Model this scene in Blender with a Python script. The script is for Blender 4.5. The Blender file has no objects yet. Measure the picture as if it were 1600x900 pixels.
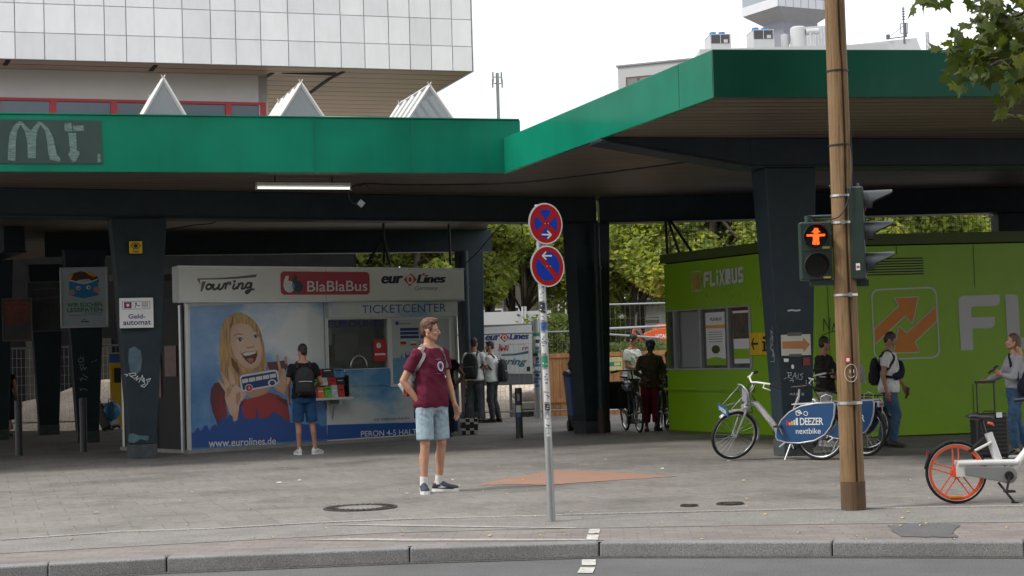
import bpy,bmesh,math,random
from mathutils import Vector,Matrix,noise
from mathutils.bvhtree import BVHTree
random.seed(7)
SC = bpy.context.scene
COL = SC.collection
PI = math.pi
rad = math.radians
# ---------------------------------------------------------------- camera, sky, sun, exposure
FPX,EYE,PITCH,ROLL = 2700.0,1.46,rad(2.163),-0.03
RC = Matrix.Rotation(PI/2 + PITCH,3,'X') @ Matrix.Rotation(ROLL,3,'Z')
cam_data = bpy.data.cameras.new('camera')
cam_data.sensor_width = 36.0
cam_data.lens = 36.0*FPX/1600.0
cam_data.clip_start = 0.1
cam_data.clip_end = 3000.0
cam_data.dof.use_dof = False
cam = bpy.data.objects.new('camera',cam_data)
COL.objects.link(cam)
cam.matrix_world = Matrix.Translation((0,0,EYE)) @ RC.to_4x4()
SC.camera = cam
SUN_EL,SUN_AZ_VEC = rad(52),Vector((-0.93,-0.36,0)).normalized()
w = bpy.data.worlds.new("World")
SC.world = w
w.use_nodes = True
nt = w.node_tree
nt.nodes.clear()
wo = nt.nodes.new('ShaderNodeOutputWorld')
bg = nt.nodes.new('ShaderNodeBackground')
sky = nt.nodes.new('ShaderNodeTexSky')
sky.sky_type = 'NISHITA'
sky.sun_disc = False
sky.sun_elevation = SUN_EL
sky.sun_rotation = math.atan2(SUN_AZ_VEC.x,SUN_AZ_VEC.y)
sky.air_density = 1.2
sky.dust_density = 3.0
tc = nt.nodes.new('ShaderNodeTexCoord')
cn = nt.nodes.new('ShaderNodeTexNoise')
cn.inputs['Scale'].default_value = 2.2
cn.inputs['Detail'].default_value = 7
cn.inputs['Roughness'].default_value = 0.55
cr = nt.nodes.new('ShaderNodeValToRGB')
cr.color_ramp.elements[0].position = 0.34
cr.color_ramp.elements[0].color = (0.62,0.62,0.62,1)
cr.color_ramp.elements[1].position = 0.60
cr.color_ramp.elements[1].color = (0.97,0.97,0.97,1)
mx = nt.nodes.new('ShaderNodeMix')
mx.data_type = 'RGBA'
cn2 = nt.nodes.new('ShaderNodeTexNoise'); cn2.inputs['Scale'].default_value = 3.1; cn2.inputs['Detail'].default_value = 6
cr2 = nt.nodes.new('ShaderNodeValToRGB'); cr2.color_ramp.elements[0].position = 0.36; cr2.color_ramp.elements[0].color = (8.4,8.6,8.9,1); cr2.color_ramp.elements[1].position = 0.58; cr2.color_ramp.elements[1].color = (11.2,11.4,11.7,1)
nt.links.new(tc.outputs['Generated'],cn2.inputs['Vector']); nt.links.new(cn2.outputs['Fac'],cr2.inputs['Fac']); nt.links.new(cr2.outputs['Color'],mx.inputs['B'])
nt.links.new(tc.outputs['Generated'],cn.inputs['Vector'])
nt.links.new(cn.outputs['Fac'],cr.inputs['Fac'])
nt.links.new(cr.outputs['Color'],mx.inputs['Factor'])
nt.links.new(sky.outputs['Color'],mx.inputs['A'])
nt.links.new(mx.outputs['Result'],bg.inputs['Color'])
bg.inputs['Strength'].default_value = 0.10
nt.links.new(bg.outputs['Background'],wo.inputs['Surface'])
sun_d = bpy.data.lights.new('sun','SUN')
sun_d.energy = 1.8
sun_d.angle = rad(10)
sun_d.color = (1.0,0.955,0.88)
sun = bpy.data.objects.new('sun',sun_d)
COL.objects.link(sun)
to_sun = Vector((SUN_AZ_VEC.x*math.cos(SUN_EL),SUN_AZ_VEC.y*math.cos(SUN_EL),math.sin(SUN_EL)))
sun.rotation_euler = to_sun.to_track_quat('Z','Y').to_euler()
sun.location = (-20,-10,40)
SC.view_settings.view_transform = 'Standard'
SC.view_settings.look = 'None'
SC.view_settings.exposure = 0.62
SC.view_settings.gamma = 1.0
SC.view_settings.use_curve_mapping = False
SC.render.engine = 'CYCLES'
SC.cycles.max_bounces = 7
SC.cycles.diffuse_bounces = 4
SC.cycles.glossy_bounces = 3
SC.cycles.transparent_max_bounces = 10
SC.cycles.transmission_bounces = 4
SC.cycles.caustics_reflective = False
SC.cycles.caustics_refractive = False
SC.cycles.use_denoising = True
SC.cycles.sample_clamp_indirect = 4
# ---------------------------------------------------------------- measuring helpers (photo pixel -> place in the world)
def ray(px,py):
 return RC @ Vector(((px - 800)/FPX,(450 - py)/FPX,-1.0))
def G(px,py,z=0.0):
 d = ray(px,py); t = (z - EYE)/d.z
 return Vector((d.x*t,d.y*t,z))
def at(px,py,Y):
 d = ray(px,py); t = Y/d.y
 return Vector((d.x*t,Y,EYE + d.z*t))
class Plane:
 """upright surface through (ox, oy); u runs along it, faces local -y"""
 def __init__(s,o,rot):
  s.o = Vector((o[0],o[1],0)); s.rot = rot
  s.u = Vector((math.cos(rot),math.sin(rot),0)); s.n = Vector((math.sin(rot),-math.cos(rot),0))
 def uv(s,px,py):
  d = ray(px,py); c = Vector((0,0,EYE))
  t = (s.o - c).dot(s.n)/d.dot(s.n)
  p = c + d*t
  return ((p - s.o).dot(s.u),p.z)
 def off(s,d):
  return Plane(s.o + s.n*d,s.rot)
# ---------------------------------------------------------------- materials
MATS = {}
def M(name,col,rough=0.6,metal=0.0,var=0.12,scale=3.0,bump=0.0,bscale=40.0,spec=0.5,emit=0.0,coat=0.0,detail=5,stretch=None,dirt=0.0):
 if name in MATS: return MATS[name]
 m = bpy.data.materials.new(name); m.use_nodes = True
 t = m.node_tree; b = t.nodes['Principled BSDF']
 b.inputs['Roughness'].default_value = rough; b.inputs['Metallic'].default_value = metal
 b.inputs['Specular IOR Level'].default_value = spec
 b.inputs['Coat Weight'].default_value = coat
 c = (col[0],col[1],col[2],1)
 b.inputs['Base Color'].default_value = c
 if emit:
  b.inputs['Emission Color'].default_value = c; b.inputs['Emission Strength'].default_value = emit
 co = t.nodes.new('ShaderNodeTexCoord'); vec = co.outputs['Object']
 if stretch:
  mp = t.nodes.new('ShaderNodeMapping'); mp.inputs['Scale'].default_value = stretch
  t.links.new(vec,mp.inputs['Vector']); vec = mp.outputs['Vector']
 if var:
  n = t.nodes.new('ShaderNodeTexNoise'); n.inputs['Scale'].default_value = scale; n.inputs['Detail'].default_value = detail
  n.inputs['Roughness'].default_value = 0.65
  t.links.new(vec,n.inputs['Vector'])
  r = t.nodes.new('ShaderNodeValToRGB')
  e = r.color_ramp.elements
  e[0].position = 0.3; e[1].position = 0.7
  e[0].color = (*[max(0,x*(1 - var)) for x in col],1); e[1].color = (*[min(1,x*(1 + var)) for x in col],1)
  t.links.new(n.outputs['Fac'],r.inputs['Fac'])
  out = r.outputs['Color']
  if dirt:
   n2 = t.nodes.new('ShaderNodeTexNoise'); n2.inputs['Scale'].default_value = scale*0.45; n2.inputs['Detail'].default_value = 8
   n2.inputs['Roughness'].default_value = 0.75; t.links.new(vec,n2.inputs['Vector'])
   r2 = t.nodes.new('ShaderNodeValToRGB'); r2.color_ramp.elements[0].position = 0.52; r2.color_ramp.elements[1].position = 0.75
   r2.color_ramp.elements[0].color = (0,0,0,1); r2.color_ramp.elements[1].color = (dirt,dirt,dirt,1)
   t.links.new(n2.outputs['Fac'],r2.inputs['Fac'])
   mm = t.nodes.new('ShaderNodeMix'); mm.data_type = 'RGBA'
   t.links.new(r2.outputs['Color'],mm.inputs['Factor']); t.links.new(out,mm.inputs['A'])
   mm.inputs['B'].default_value = (0.10,0.09,0.075,1)
   out = mm.outputs['Result']
  t.links.new(out,b.inputs['Base Color'])
  mr = t.nodes.new('ShaderNodeMapRange'); mr.inputs['To Min'].default_value = max(0.02,rough - 0.1); mr.inputs['To Max'].default_value = min(1,rough + 0.1)
  t.links.new(n.outputs['Fac'],mr.inputs['Value']); t.links.new(mr.outputs['Result'],b.inputs['Roughness'])
 if bump:
  n3 = t.nodes.new('ShaderNodeTexNoise'); n3.inputs['Scale'].default_value = bscale; n3.inputs['Detail'].default_value = 4
  t.links.new(vec,n3.inputs['Vector'])
  bp = t.nodes.new('ShaderNodeBump'); bp.inputs['Strength'].default_value = bump; bp.inputs['Distance'].default_value = 0.02
  t.links.new(n3.outputs['Fac'],bp.inputs['Height']); t.links.new(bp.outputs['Normal'],b.inputs['Normal'])
 MATS[name] = m
 return m
def node_mat(name,fn):
 if name in MATS: return MATS[name]
 m = bpy.data.materials.new(name); m.use_nodes = True
 fn(m.node_tree,m.node_tree.nodes['Principled BSDF'])
 MATS[name] = m
 return m
def ramp(t,stops,src=None):
 r = t.nodes.new('ShaderNodeValToRGB'); e = r.color_ramp.elements
 while len(e) < len(stops): e.new(0.5)
 for k,(p,c) in enumerate(stops):
  e[k].position = p; e[k].color = (*c,1) if len(c) == 3 else c
 if src is not None: t.links.new(src,r.inputs['Fac'])
 return r
def noise_n(t,scale,detail=5,rough=0.6,vec=None):
 n = t.nodes.new('ShaderNodeTexNoise'); n.inputs['Scale'].default_value = scale; n.inputs['Detail'].default_value = detail
 n.inputs['Roughness'].default_value = rough
 if vec is not None: t.links.new(vec,n.inputs['Vector'])
 return n
def mixc(t,a,b,fac,mode='MIX'):
 m = t.nodes.new('ShaderNodeMix'); m.data_type = 'RGBA'; m.blend_type = mode
 for sock,v in (('A',a),('B',b),('Factor',fac)):
  if hasattr(v,'is_linked'): t.links.new(v,m.inputs[sock])
  elif sock == 'Factor': m.inputs[sock].default_value = v
  else: m.inputs[sock].default_value = (*v,1)
 return m.outputs['Result']
def objvec(t,rotz=0.0,scale=(1,1,1)):
 co = t.nodes.new('ShaderNodeTexCoord'); mp = t.nodes.new('ShaderNodeMapping')
 mp.inputs['Rotation'].default_value = (0,0,rotz); mp.inputs['Scale'].default_value = scale
 t.links.new(co.outputs['Object'],mp.inputs['Vector'])
 return mp.outputs['Vector']
def bumpn(t,b,src,strength=0.3,dist=0.01):
 bp = t.nodes.new('ShaderNodeBump'); bp.inputs['Strength'].default_value = strength; bp.inputs['Distance'].default_value = dist
 t.links.new(src,bp.inputs['Height']); t.links.new(bp.outputs['Normal'],b.inputs['Normal'])
# ---------------------------------------------------------------- mesh building
def perp(d):
 d = d.normalized()
 a = Vector((0,0,1)) if abs(d.z) < 0.9 else Vector((1,0,0))
 s = d.cross(a).normalized()
 return s,s.cross(d).normalized()
class MB:
 def __init__(s): s.v = []; s.f = []; s.fm = []; s.mi = 0
 def add(s,vs,fs):
  k = len(s.v); s.v += [tuple(v) for v in vs]
  s.f += [tuple(i + k for i in f) for f in fs]; s.fm += [s.mi]*len(fs)
  return s
 def box(s,c,size,rot=None):
  x,y,z = [a/2 for a in size]; c = Vector(c)
  vs = [Vector((sx*x,sy*y,sz*z)) for sx in (-1,1) for sy in (-1,1) for sz in (-1,1)]
  if rot is not None: vs = [rot @ v for v in vs]
  return s.add([v + c for v in vs],[(0,1,3,2),(4,6,7,5),(0,4,5,1),(2,3,7,6),(0,2,6,4),(1,5,7,3)])
 def box2(s,a,b):
  return s.box([(a[i] + b[i])/2 for i in range(3)],[abs(b[i] - a[i]) for i in range(3)])
 def hexa(s,lo,hi):
  """lo, hi: four points each, same order"""
  return s.add(list(lo) + list(hi),[(3,2,1,0),(4,5,6,7),(0,1,5,4),(1,2,6,5),(2,3,7,6),(3,0,4,7)])
 def prism(s,poly,y0,y1):
  """poly in x,z; extruded along y"""
  n = len(poly)
  vs = [(p[0],y0,p[1]) for p in poly] + [(p[0],y1,p[1]) for p in poly]
  return s.add(vs,[tuple(range(n)),tuple(range(2*n - 1,n - 1,-1))] + [(i,i + n,(i + 1) % n + n,(i + 1) % n) for i in range(n)])
 def slab(s,poly,z0,z1):
  n = len(poly)
  vs = [(p[0],p[1],z0) for p in poly] + [(p[0],p[1],z1) for p in poly]
  return s.add(vs,[tuple(range(n)),tuple(range(2*n - 1,n - 1,-1))] + [(i,i + n,(i + 1) % n + n,(i + 1) % n) for i in range(n)])
 def sheet(s,poly3):
  return s.add(poly3,[tuple(range(len(poly3)))])
 def cyl(s,a,b,r0,r1=None,n=12,caps=True):
  a,b = Vector(a),Vector(b); r1 = r0 if r1 is None else r1
  u,w_ = perp(b - a)
  vs = []
  for p,r in ((a,r0),(b,r1)):
   vs += [p + (u*math.cos(2*PI*i/n) + w_*math.sin(2*PI*i/n))*r for i in range(n)]
  fs = [(i,(i + 1) % n,(i + 1) % n + n,i + n) for i in range(n)]
  if caps: fs += [tuple(range(n - 1,-1,-1)),tuple(range(n,2*n))]
  return s.add(vs,fs)
 def loft(s,rings,caps=True,closed=False):
  n = len(rings[0]); vs = [p for r in rings for p in r]; fs = []
  R_ = len(rings)
  for k in range(R_ if closed else R_ - 1):
   a,b = k*n,((k + 1) % R_)*n
   fs += [(a + i,a + (i + 1) % n,b + (i + 1) % n,b + i) for i in range(n)]
  if caps and not closed: fs += [tuple(range(n - 1,-1,-1)),tuple((R_ - 1)*n + i for i in range(n))]
  return s.add(vs,fs)
 def tube(s,path,r,n=8,closed=False,caps=True):
  P = [Vector(p) for p in path]; rings = []; m = len(P)
  u = None
  for k,p in enumerate(P):
   d = (P[(k + 1) % m] - P[k - 1]) if closed else (P[min(k + 1,m - 1)] - P[max(k - 1,0)])
   d.normalize()
   if u is None: u,_ = perp(d)
   u = (u - d*u.dot(d)).normalized(); w_ = d.cross(u)
   rr = r[k] if isinstance(r,(list,tuple)) else r
   rings.append([p + (u*math.cos(2*PI*i/n) + w_*math.sin(2*PI*i/n))*rr for i in range(n)])
  return s.loft(rings,caps,closed)
 def ell(s,c,r,rot=None,nu=14,nv=9):
  c = Vector(c); vs = [(0,0,r[2])]
  vs = []; fs = []
  for j in range(1,nv):
   th = PI*j/nv
   for i in range(nu):
    a = 2*PI*i/nu
    vs.append(Vector((r[0]*math.sin(th)*math.cos(a),r[1]*math.sin(th)*math.sin(a),r[2]*math.cos(th))))
  top,bot = len(vs),len(vs) + 1
  vs += [Vector((0,0,r[2])),Vector((0,0,-r[2]))]
  for j in range(nv - 2):
   for i in range(nu):
    fs.append((j*nu + i,(j + 1)*nu + i,(j + 1)*nu + (i + 1) % nu,j*nu + (i + 1) % nu))
  for i in range(nu):
   fs.append((top,i,(i + 1) % nu)); k = (nv - 2)*nu
   fs.append((bot,k + (i + 1) % nu,k + i))
  if rot is not None: vs = [rot @ v for v in vs]
  return s.add([v + c for v in vs],fs)
 def cap(s,a,b,r0,r1,n=12):
  """tapered capsule"""
  a,b = Vector(a),Vector(b); d = (b - a)
  if d.length < 1e-6: return s.ell(a,(r0,r0,r0))
  d.normalize(); u,w_ = perp(d); rings = []
  for p,r,sg in ((a,r0,-1),(b,r1,1)):
   for t in ((85,60,30,0) if sg < 0 else (0,30,60,85)):
    q = p + d*sg*r*math.sin(rad(t)); rr = r*math.cos(rad(t))
    rings.append([q + (u*math.cos(2*PI*i/n) + w_*math.sin(2*PI*i/n))*rr for i in range(n)])
  return s.loft(rings)
 def lathe(s,prof,c=(0,0,0),n=20,axis='z',closed=False):
  """prof: (radius, height)"""
  c = Vector(c); rings = []
  for r,h in prof:
   ring = []
   for i in range(n):
    a = 2*PI*i/n; x,y = r*math.cos(a),r*math.sin(a)
    ring.append(c + (Vector((x,y,h)) if axis == 'z' else Vector((x,h,y)) if axis == 'y' else Vector((h,x,y))))
   rings.append(ring)
  return s.loft(rings,caps=not closed,closed=closed)
 def torus(s,c,R_,r,axis='y',n=36,m=8,squash=1.0):
  prof = [(R_ + r*math.cos(2*PI*k/m),r*squash*math.sin(2*PI*k/m)) for k in range(m)]
  return s.lathe(prof,c,n,axis,closed=True)
 def build(s,name,mat,parent=None,smooth=False,bevel=0.0,loc=None):
  me = bpy.data.meshes.new(name)
  me.from_pydata(s.v,[],s.f); me.validate(clean_customdata=False)
  bm_ = bmesh.new(); bm_.from_mesh(me); bmesh.ops.recalc_face_normals(bm_,faces=bm_.faces); bm_.to_mesh(me); bm_.free()
  for m in (mat if isinstance(mat,(list,tuple)) else [mat]): me.materials.append(m)
  if isinstance(mat,(list,tuple)) and len(s.fm) == len(me.polygons):
   me.polygons.foreach_set('material_index',s.fm)
  if smooth:
   me.polygons.foreach_set('use_smooth',[True]*len(me.polygons))
   if smooth == 'auto':
    me.set_sharp_from_angle(angle=rad(38))
  o = bpy.data.objects.new(name,me); COL.objects.link(o)
  if parent is not None: o.parent = parent
  if loc is not None: o.location = loc
  if bevel:
   b = o.modifiers.new('bevel','BEVEL'); b.width = bevel; b.segments = 2; b.limit_method = 'ANGLE'; b.angle_limit = rad(40)
  return o
def remesh(mb,name,mat,parent=None,voxel=0.008,smooth_it=4,disp=0.0,dscale=20.0):
 """union of overlapping shapes as one continuous skin"""
 o = mb.build('tmp',mat)
 r = o.modifiers.new('r','REMESH'); r.mode = 'VOXEL'; r.voxel_size = voxel
 if smooth_it:
  s_ = o.modifiers.new('s','SMOOTH'); s_.factor = 0.5; s_.iterations = smooth_it
 dg = bpy.context.evaluated_depsgraph_get()
 me = bpy.data.meshes.new_from_object(o.evaluated_get(dg))
 me.name = name
 old = o.data; bpy.data.objects.remove(o); bpy.data.meshes.remove(old)
 if disp:
  me.vertices[0].co
  nn = [v.normal.copy() for v in me.vertices]
  for v,n_ in zip(me.vertices,nn):
   q = v.co
   if dscale < 15:
    a_ = 1 - 2.6*abs(noise.noise((q.x*dscale*1.1 + q.z*3,q.y*dscale*1.1,q.z*dscale*.55)))
    b_ = 1 - 2.6*abs(noise.noise((q.x*dscale*.5 + 7,q.y*dscale*.5,q.z*dscale*1.5 + q.x*9)))
    v.co += n_*disp*(a_*.8 + b_*.7 - .6)
   else: v.co += n_*(noise.noise(q*dscale)*disp + noise.noise(q*dscale*2.7)*disp*0.4)
 me.polygons.foreach_set('use_smooth',[True]*len(me.polygons))
 ob = bpy.data.objects.new(name,me); COL.objects.link(ob)
 if parent is not None: ob.parent = parent
 return ob
def tag(o,label=None,cat=None,group=None,kind=None):
 if label: o['label'] = label
 if cat: o['category'] = cat
 if group: o['group'] = group
 if kind: o['kind'] = kind
 return o
def thing(name,label,cat,loc=(0,0,0),rotz=0.0,group=None):
 o = bpy.data.objects.new(name,None); COL.objects.link(o)
 o.empty_display_size = 0.2
 o.location = loc; o.rotation_euler = (0,0,rotz)
 return tag(o,label,cat,group)
def copy_tree(o,parent=None):
 c = o.copy(); COL.objects.link(c)
 if parent is not None: c.parent = parent
 for ch in list(o.children): copy_tree(ch,c)
 return c
def text_polys(body,bold=0.0,shear=0.0,spacing=1.0):
 cu = bpy.data.curves.new('t','FONT'); cu.body = body; cu.size = 1.0; cu.shear = shear; cu.offset = bold; cu.space_character = spacing
 cu.resolution_u = 4; cu.fill_mode = 'BOTH'; cu.extrude = 0.0
 o = bpy.data.objects.new('t',cu); COL.objects.link(o)
 dg = bpy.context.evaluated_depsgraph_get()
 me = bpy.data.meshes.new_from_object(o.evaluated_get(dg))
 vs = [(v.co.x,v.co.y) for v in me.vertices]; fs = [tuple(p.vertices) for p in me.polygons]
 bpy.data.objects.remove(o); bpy.data.curves.remove(cu); bpy.data.meshes.remove(me)
 return vs,fs
def text_into(mb,body,quad,y,bold=0.0,shear=0.0,spacing=1.0,fit=True):
 """quad: (x0, z0, x1, z1) baseline box in the surface's own coordinates, or four corners (bl, br, tr, tl)"""
 vs,fs = text_polys(body,bold,shear,spacing)
 xs = [v[0] for v in vs]; zs = [v[1] for v in vs]
 x0,x1,z0,z1 = min(xs),max(xs),min(zs),max(zs)
 out = []
 if len(quad) == 4 and not hasattr(quad[0],'__len__'):
  a,b,c,d = quad; quad = ((a,b),(c,b),(c,d),(a,d))
 bl,br,tr,tl = [Vector(q) for q in quad]
 for x,z in vs:
  s_,t_ = (x - x0)/(x1 - x0),(z - z0)/(z1 - z0)
  p = (bl*(1 - s_) + br*s_)*(1 - t_) + (tl*(1 - s_) + tr*s_)*t_
  out.append((p.x,y,p.y))
 mb.add(out,fs)
def rrect(x0,z0,x1,z1,r,n=5):
 pts = []
 for cx,cz,a0 in ((x1 - r,z0 + r,-90),(x1 - r,z1 - r,0),(x0 + r,z1 - r,90),(x0 + r,z0 + r,180)):
  for k in range(n + 1):
   a = rad(a0 + 90*k/n); pts.append((cx + r*math.cos(a),cz + r*math.sin(a)))
 return pts
def ellipse(cx,cz,rx,rz,rot=0.0,n=20):
 return [(cx + rx*math.cos(t)*math.cos(rot) - rz*math.sin(t)*math.sin(rot),cz + rx*math.cos(t)*math.sin(rot) + rz*math.sin(t)*math.cos(rot)) for t in [2*PI*k/n for k in range(n)]]
def stroke(pts,wd):
 """polyline in x,z -> list of quads with given width"""
 out = []
 for a,b in zip(pts[:-1],pts[1:]):
  a,b = Vector(a),Vector(b); d = (b - a)
  if d.length < 1e-6: continue
  d.normalize(); n_ = Vector((-d.y,d.x))*wd/2; e = d*wd*0.25
  out.append([tuple(a + n_ - e),tuple(a - n_ - e),tuple(b - n_ + e),tuple(b + n_ + e)])
 return out
def flat(mb,poly,y):
 return mb.sheet([(p[0],y,p[1]) for p in poly])
# ================================================================ ground
def pave_mat(t,b):
 v = objvec(t,rad(-17))
 br = t.nodes.new('ShaderNodeTexBrick'); t.links.new(v,br.inputs['Vector'])
 br.offset = 0.5; br.inputs['Scale'].default_value = 1.0
 br.inputs['Brick Width'].default_value = 0.50; br.inputs['Row Height'].default_value = 0.50
 br.inputs['Mortar Size'].default_value = 0.006; br.inputs['Mortar Smooth'].default_value = 0.3; br.inputs['Bias'].default_value = 0.0
 br.inputs['Color1'].default_value = (0.172,0.160,0.145,1); br.inputs['Color2'].default_value = (0.202,0.189,0.172,1)
 br.inputs['Mortar'].default_value = (0.120,0.111,0.101,1)
 n1 = noise_n(t,0.55,9,0.7,v); n2 = noise_n(t,55,4,0.7,v); n3 = noise_n(t,9.0,8,0.8,v)
 c = mixc(t,br.outputs['Color'],ramp(t,[(0.32,(0.52,0.51,0.50)),(0.5,(1,1,1)),(0.70,(1.2,1.18,1.15))],n1.outputs['Fac']).outputs['Color'],0.95,'MULTIPLY')
 c = mixc(t,c,ramp(t,[(0.3,(0.55,0.55,0.55)),(0.7,(1.4,1.4,1.4))],n2.outputs['Fac']).outputs['Color'],0.7,'MULTIPLY')
 c = mixc(t,c,ramp(t,[(0.32,(0.50,0.49,0.47)),(0.5,(1,1,1)),(0.68,(1.3,1.28,1.25))],n3.outputs['Fac']).outputs['Color'],0.75,'MULTIPLY')
 vo = t.nodes.new('ShaderNodeTexVoronoi'); vo.inputs['Scale'].default_value = 4.0; t.links.new(v,vo.inputs['Vector'])
 c = mixc(t,c,ramp(t,[(0.045,(0.62,0.61,0.60)),(0.06,(1,1,1))],vo.outputs['Distance']).outputs['Color'],0.7,'MULTIPLY')
 t.links.new(c,b.inputs['Base Color']); b.inputs['Roughness'].default_value = 0.85
 h = mixc(t,br.outputs['Fac'],n2.outputs['Fac'],0.25)
 bumpn(t,b,h,-0.35,0.006)
def cycle_mat(t,b):
 v = objvec(t,rad(3))
 br = t.nodes.new('ShaderNodeTexBrick'); t.links.new(v,br.inputs['Vector'])
 br.inputs['Scale'].default_value = 1.0; br.inputs['Brick Width'].default_value = 0.21; br.inputs['Row Height'].default_value = 0.11
 br.inputs['Mortar Size'].default_value = 0.006
 br.inputs['Color1'].default_value = (0.178,0.153,0.141,1); br.inputs['Color2'].default_value = (0.222,0.197,0.183,1); br.inputs['Mortar'].default_value = (0.155,0.13,0.12,1)
 n1 = noise_n(t,1.3,8,0.7,v); n2 = noise_n(t,150,3,0.6,v)
 c = mixc(t,br.outputs['Color'],ramp(t,[(0.3,(0.72,0.74,0.76)),(0.65,(1.15,1.12,1.1))],n1.outputs['Fac']).outputs['Color'],0.9,'MULTIPLY')
 c = mixc(t,c,ramp(t,[(0.3,(0.75,0.75,0.75)),(0.7,(1.2,1.2,1.2))],n2.outputs['Fac']).outputs['Color'],0.6,'MULTIPLY')
 t.links.new(c,b.inputs['Base Color']); b.inputs['Roughness'].default_value = 0.85
 bumpn(t,b,br.outputs['Fac'],-0.12,0.003)
def speckle(c0,c1,big=1.0,sc=260):
 def fn(t,b):
  v = objvec(t)
  n = noise_n(t,sc,2,0.5,v); n1 = noise_n(t,big,8,0.7,v)
  c = ramp(t,[(0.36,c0),(0.64,c1)],n.outputs['Fac']).outputs['Color']
  c = mixc(t,c,ramp(t,[(0.3,(0.66,0.66,0.66)),(0.68,(1.15,1.15,1.15))],n1.outputs['Fac']).outputs['Color'],0.8,'MULTIPLY')
  t.links.new(c,b.inputs['Base Color']); b.inputs['Roughness'].default_value = 0.88
  bumpn(t,b,n.outputs['Fac'],0.35,0.006)
 return fn
m_pave = node_mat('paving_slabs',pave_mat)
m_cycle = node_mat('path_bricks',cycle_mat)
m_kerb = node_mat('kerb_granite',speckle((0.13,0.131,0.132),(0.27,0.265,0.26),1.5,130))
m_asph = node_mat('asphalt',speckle((0.065,0.064,0.066),(0.145,0.142,0.143),0.9,90))
m_strip = node_mat('path_slabs',speckle((0.155,0.146,0.134),(0.25,0.237,0.22),2.0,70))
m_edge = node_mat('edge_stones',speckle((0.22,0.21,0.195),(0.42,0.40,0.375),3.0,90))
m_earth = node_mat('site_ground',speckle((0.20,0.18,0.15),(0.33,0.30,0.26),0.4,60))
m_roadpaint = M('worn_white_paint',(0.46,0.445,0.42),0.85,var=0.35,scale=14,dirt=0.75)
mb = MB(); mb.sheet([(-600,-400,-0.112),(600,-400,-0.112),(600,1200,-0.112),(-600,1200,-0.112)])
tag(mb.build('ground',m_earth),kind='structure')
kerb_px = [(75,883),(260,873),(640,858),(936,849),(1300,848),(1600,848)]
kl = [G(x,y) for x,y in kerb_px]
kl = [kl[0] - (kl[1] - kl[0]).normalized()*14] + kl + [kl[-1] + (kl[-1] - kl[-2]).normalized()*3,kl[-1] + Vector((20,-3.0,0))]
def line(px_list):
 L = [G(x,y) for x,y in px_list]
 return [L[0] - (L[1] - L[0]).normalized()*12] + L + [L[-1] + (L[-1] - L[-2]).normalized()*16]
L1 = line([(0,845),(190,832),(340,827),(500,818),(650,812),(880,806),(1130,800),(1300,796),(1600,792)])
L2 = line([(0,866),(350,847),(600,834),(780,829),(940,826),(1300,820),(1600,817)])
poly = [(p.x,p.y + 0.05,-0.10) for p in kl]
mb = MB(); mb.sheet([(-60,-8,-0.10),(60,-8,-0.10)] + [(60,poly[-1][1],-0.10)] + poly[::-1] + [(-60,poly[0][1],-0.10)])
tag(mb.build('road',m_asph),kind='structure')
mb = MB()
kk_ = [Vector((-60,kl[0].y,0))] + kl + [Vector((60,kl[-1].y,0))]
for a,b in zip(kk_[:-1],kk_[1:]):
 mb.add([(a.x,a.y + .1,0),(b.x,b.y + .1,0),(b.x,39.5,0),(a.x,39.5,0),(b.x,39.5,-.109),(a.x,39.5,-.109)],[(0,1,2,3),(3,2,4,5)])
tag(mb.build('pavement',m_pave),kind='structure')
mb = MB()
ends = []
for a,b in zip(kl[:-1],kl[1:]):
 L = (b - a).length; n = max(1,round(L/1.7)) if L > 2.6 else 1
 for k in range(n): ends.append((a.lerp(b,k/n),a.lerp(b,(k + 1)/n)))
for a,b in ends:
 d = (b - a).normalized(); a2,b2 = a + d*0.004,b - d*0.004; q = Vector((-d.y,d.x,0))
 j = random.uniform(-0.006,0.006)
 fr = q*-0.012
 mb.hexa([a2 + fr + Vector((0,j,-0.105)),b2 + fr + Vector((0,j,-0.105)),b2 + q*0.17 + Vector((0,0,-0.105)),a2 + q*0.17 + Vector((0,0,-0.105))],
   [a2 + Vector((0,j,0.005)),b2 + Vector((0,j,0.005)),b2 + q*0.17 + Vector((0,0,0.007)),a2 + q*0.17 + Vector((0,0,0.007))])
tag(mb.build('kerb',m_kerb,bevel=0.012),kind='structure')
mb = MB()
for a,b in zip(kl[:-1],kl[1:]):
 mb.add([(a.x,a.y - .11,-.096),(b.x,b.y - .11,-.096),(b.x,b.y + .02,-.096),(a.x,a.y + .02,-.096)],[(0,1,2,3)])
tag(mb.build('gutter',node_mat('gutter_grime',speckle((0.03,0.028,0.026),(0.12,0.112,0.10),3.5,40))),kind='structure')
def band(A,B,z):
 """sheet between polyline A (front) and B (back)"""
 def yat(L,x):
  for a,b in zip(L[:-1],L[1:]):
   if a.x <= x <= b.x: return a.y + (b.y - a.y)*(x - a.x)/(b.x - a.x)
  return L[0].y if x < L[0].x else L[-1].y
 x0,x1 = max(A[0].x,B[0].x),min(A[-1].x,B[-1].x)
 xs = sorted({x0,x1} | {p.x for p in A + B if x0 < p.x < x1}); m = MB()
 m.add([v for x in xs for v in ((x,yat(A,x),z),(x,yat(B,x),z))],[(2*k,2*k + 2,2*k + 3,2*k + 1) for k in range(len(xs) - 1)]); return m
q = Vector((0,0.172,0))
tag(band([p + q for p in kl],L2,0.004).build('cycle_path',m_cycle),kind='structure')
tag(band(L2,L1,0.004).build('path_strip',m_strip),kind='structure')
mb = MB()
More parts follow.
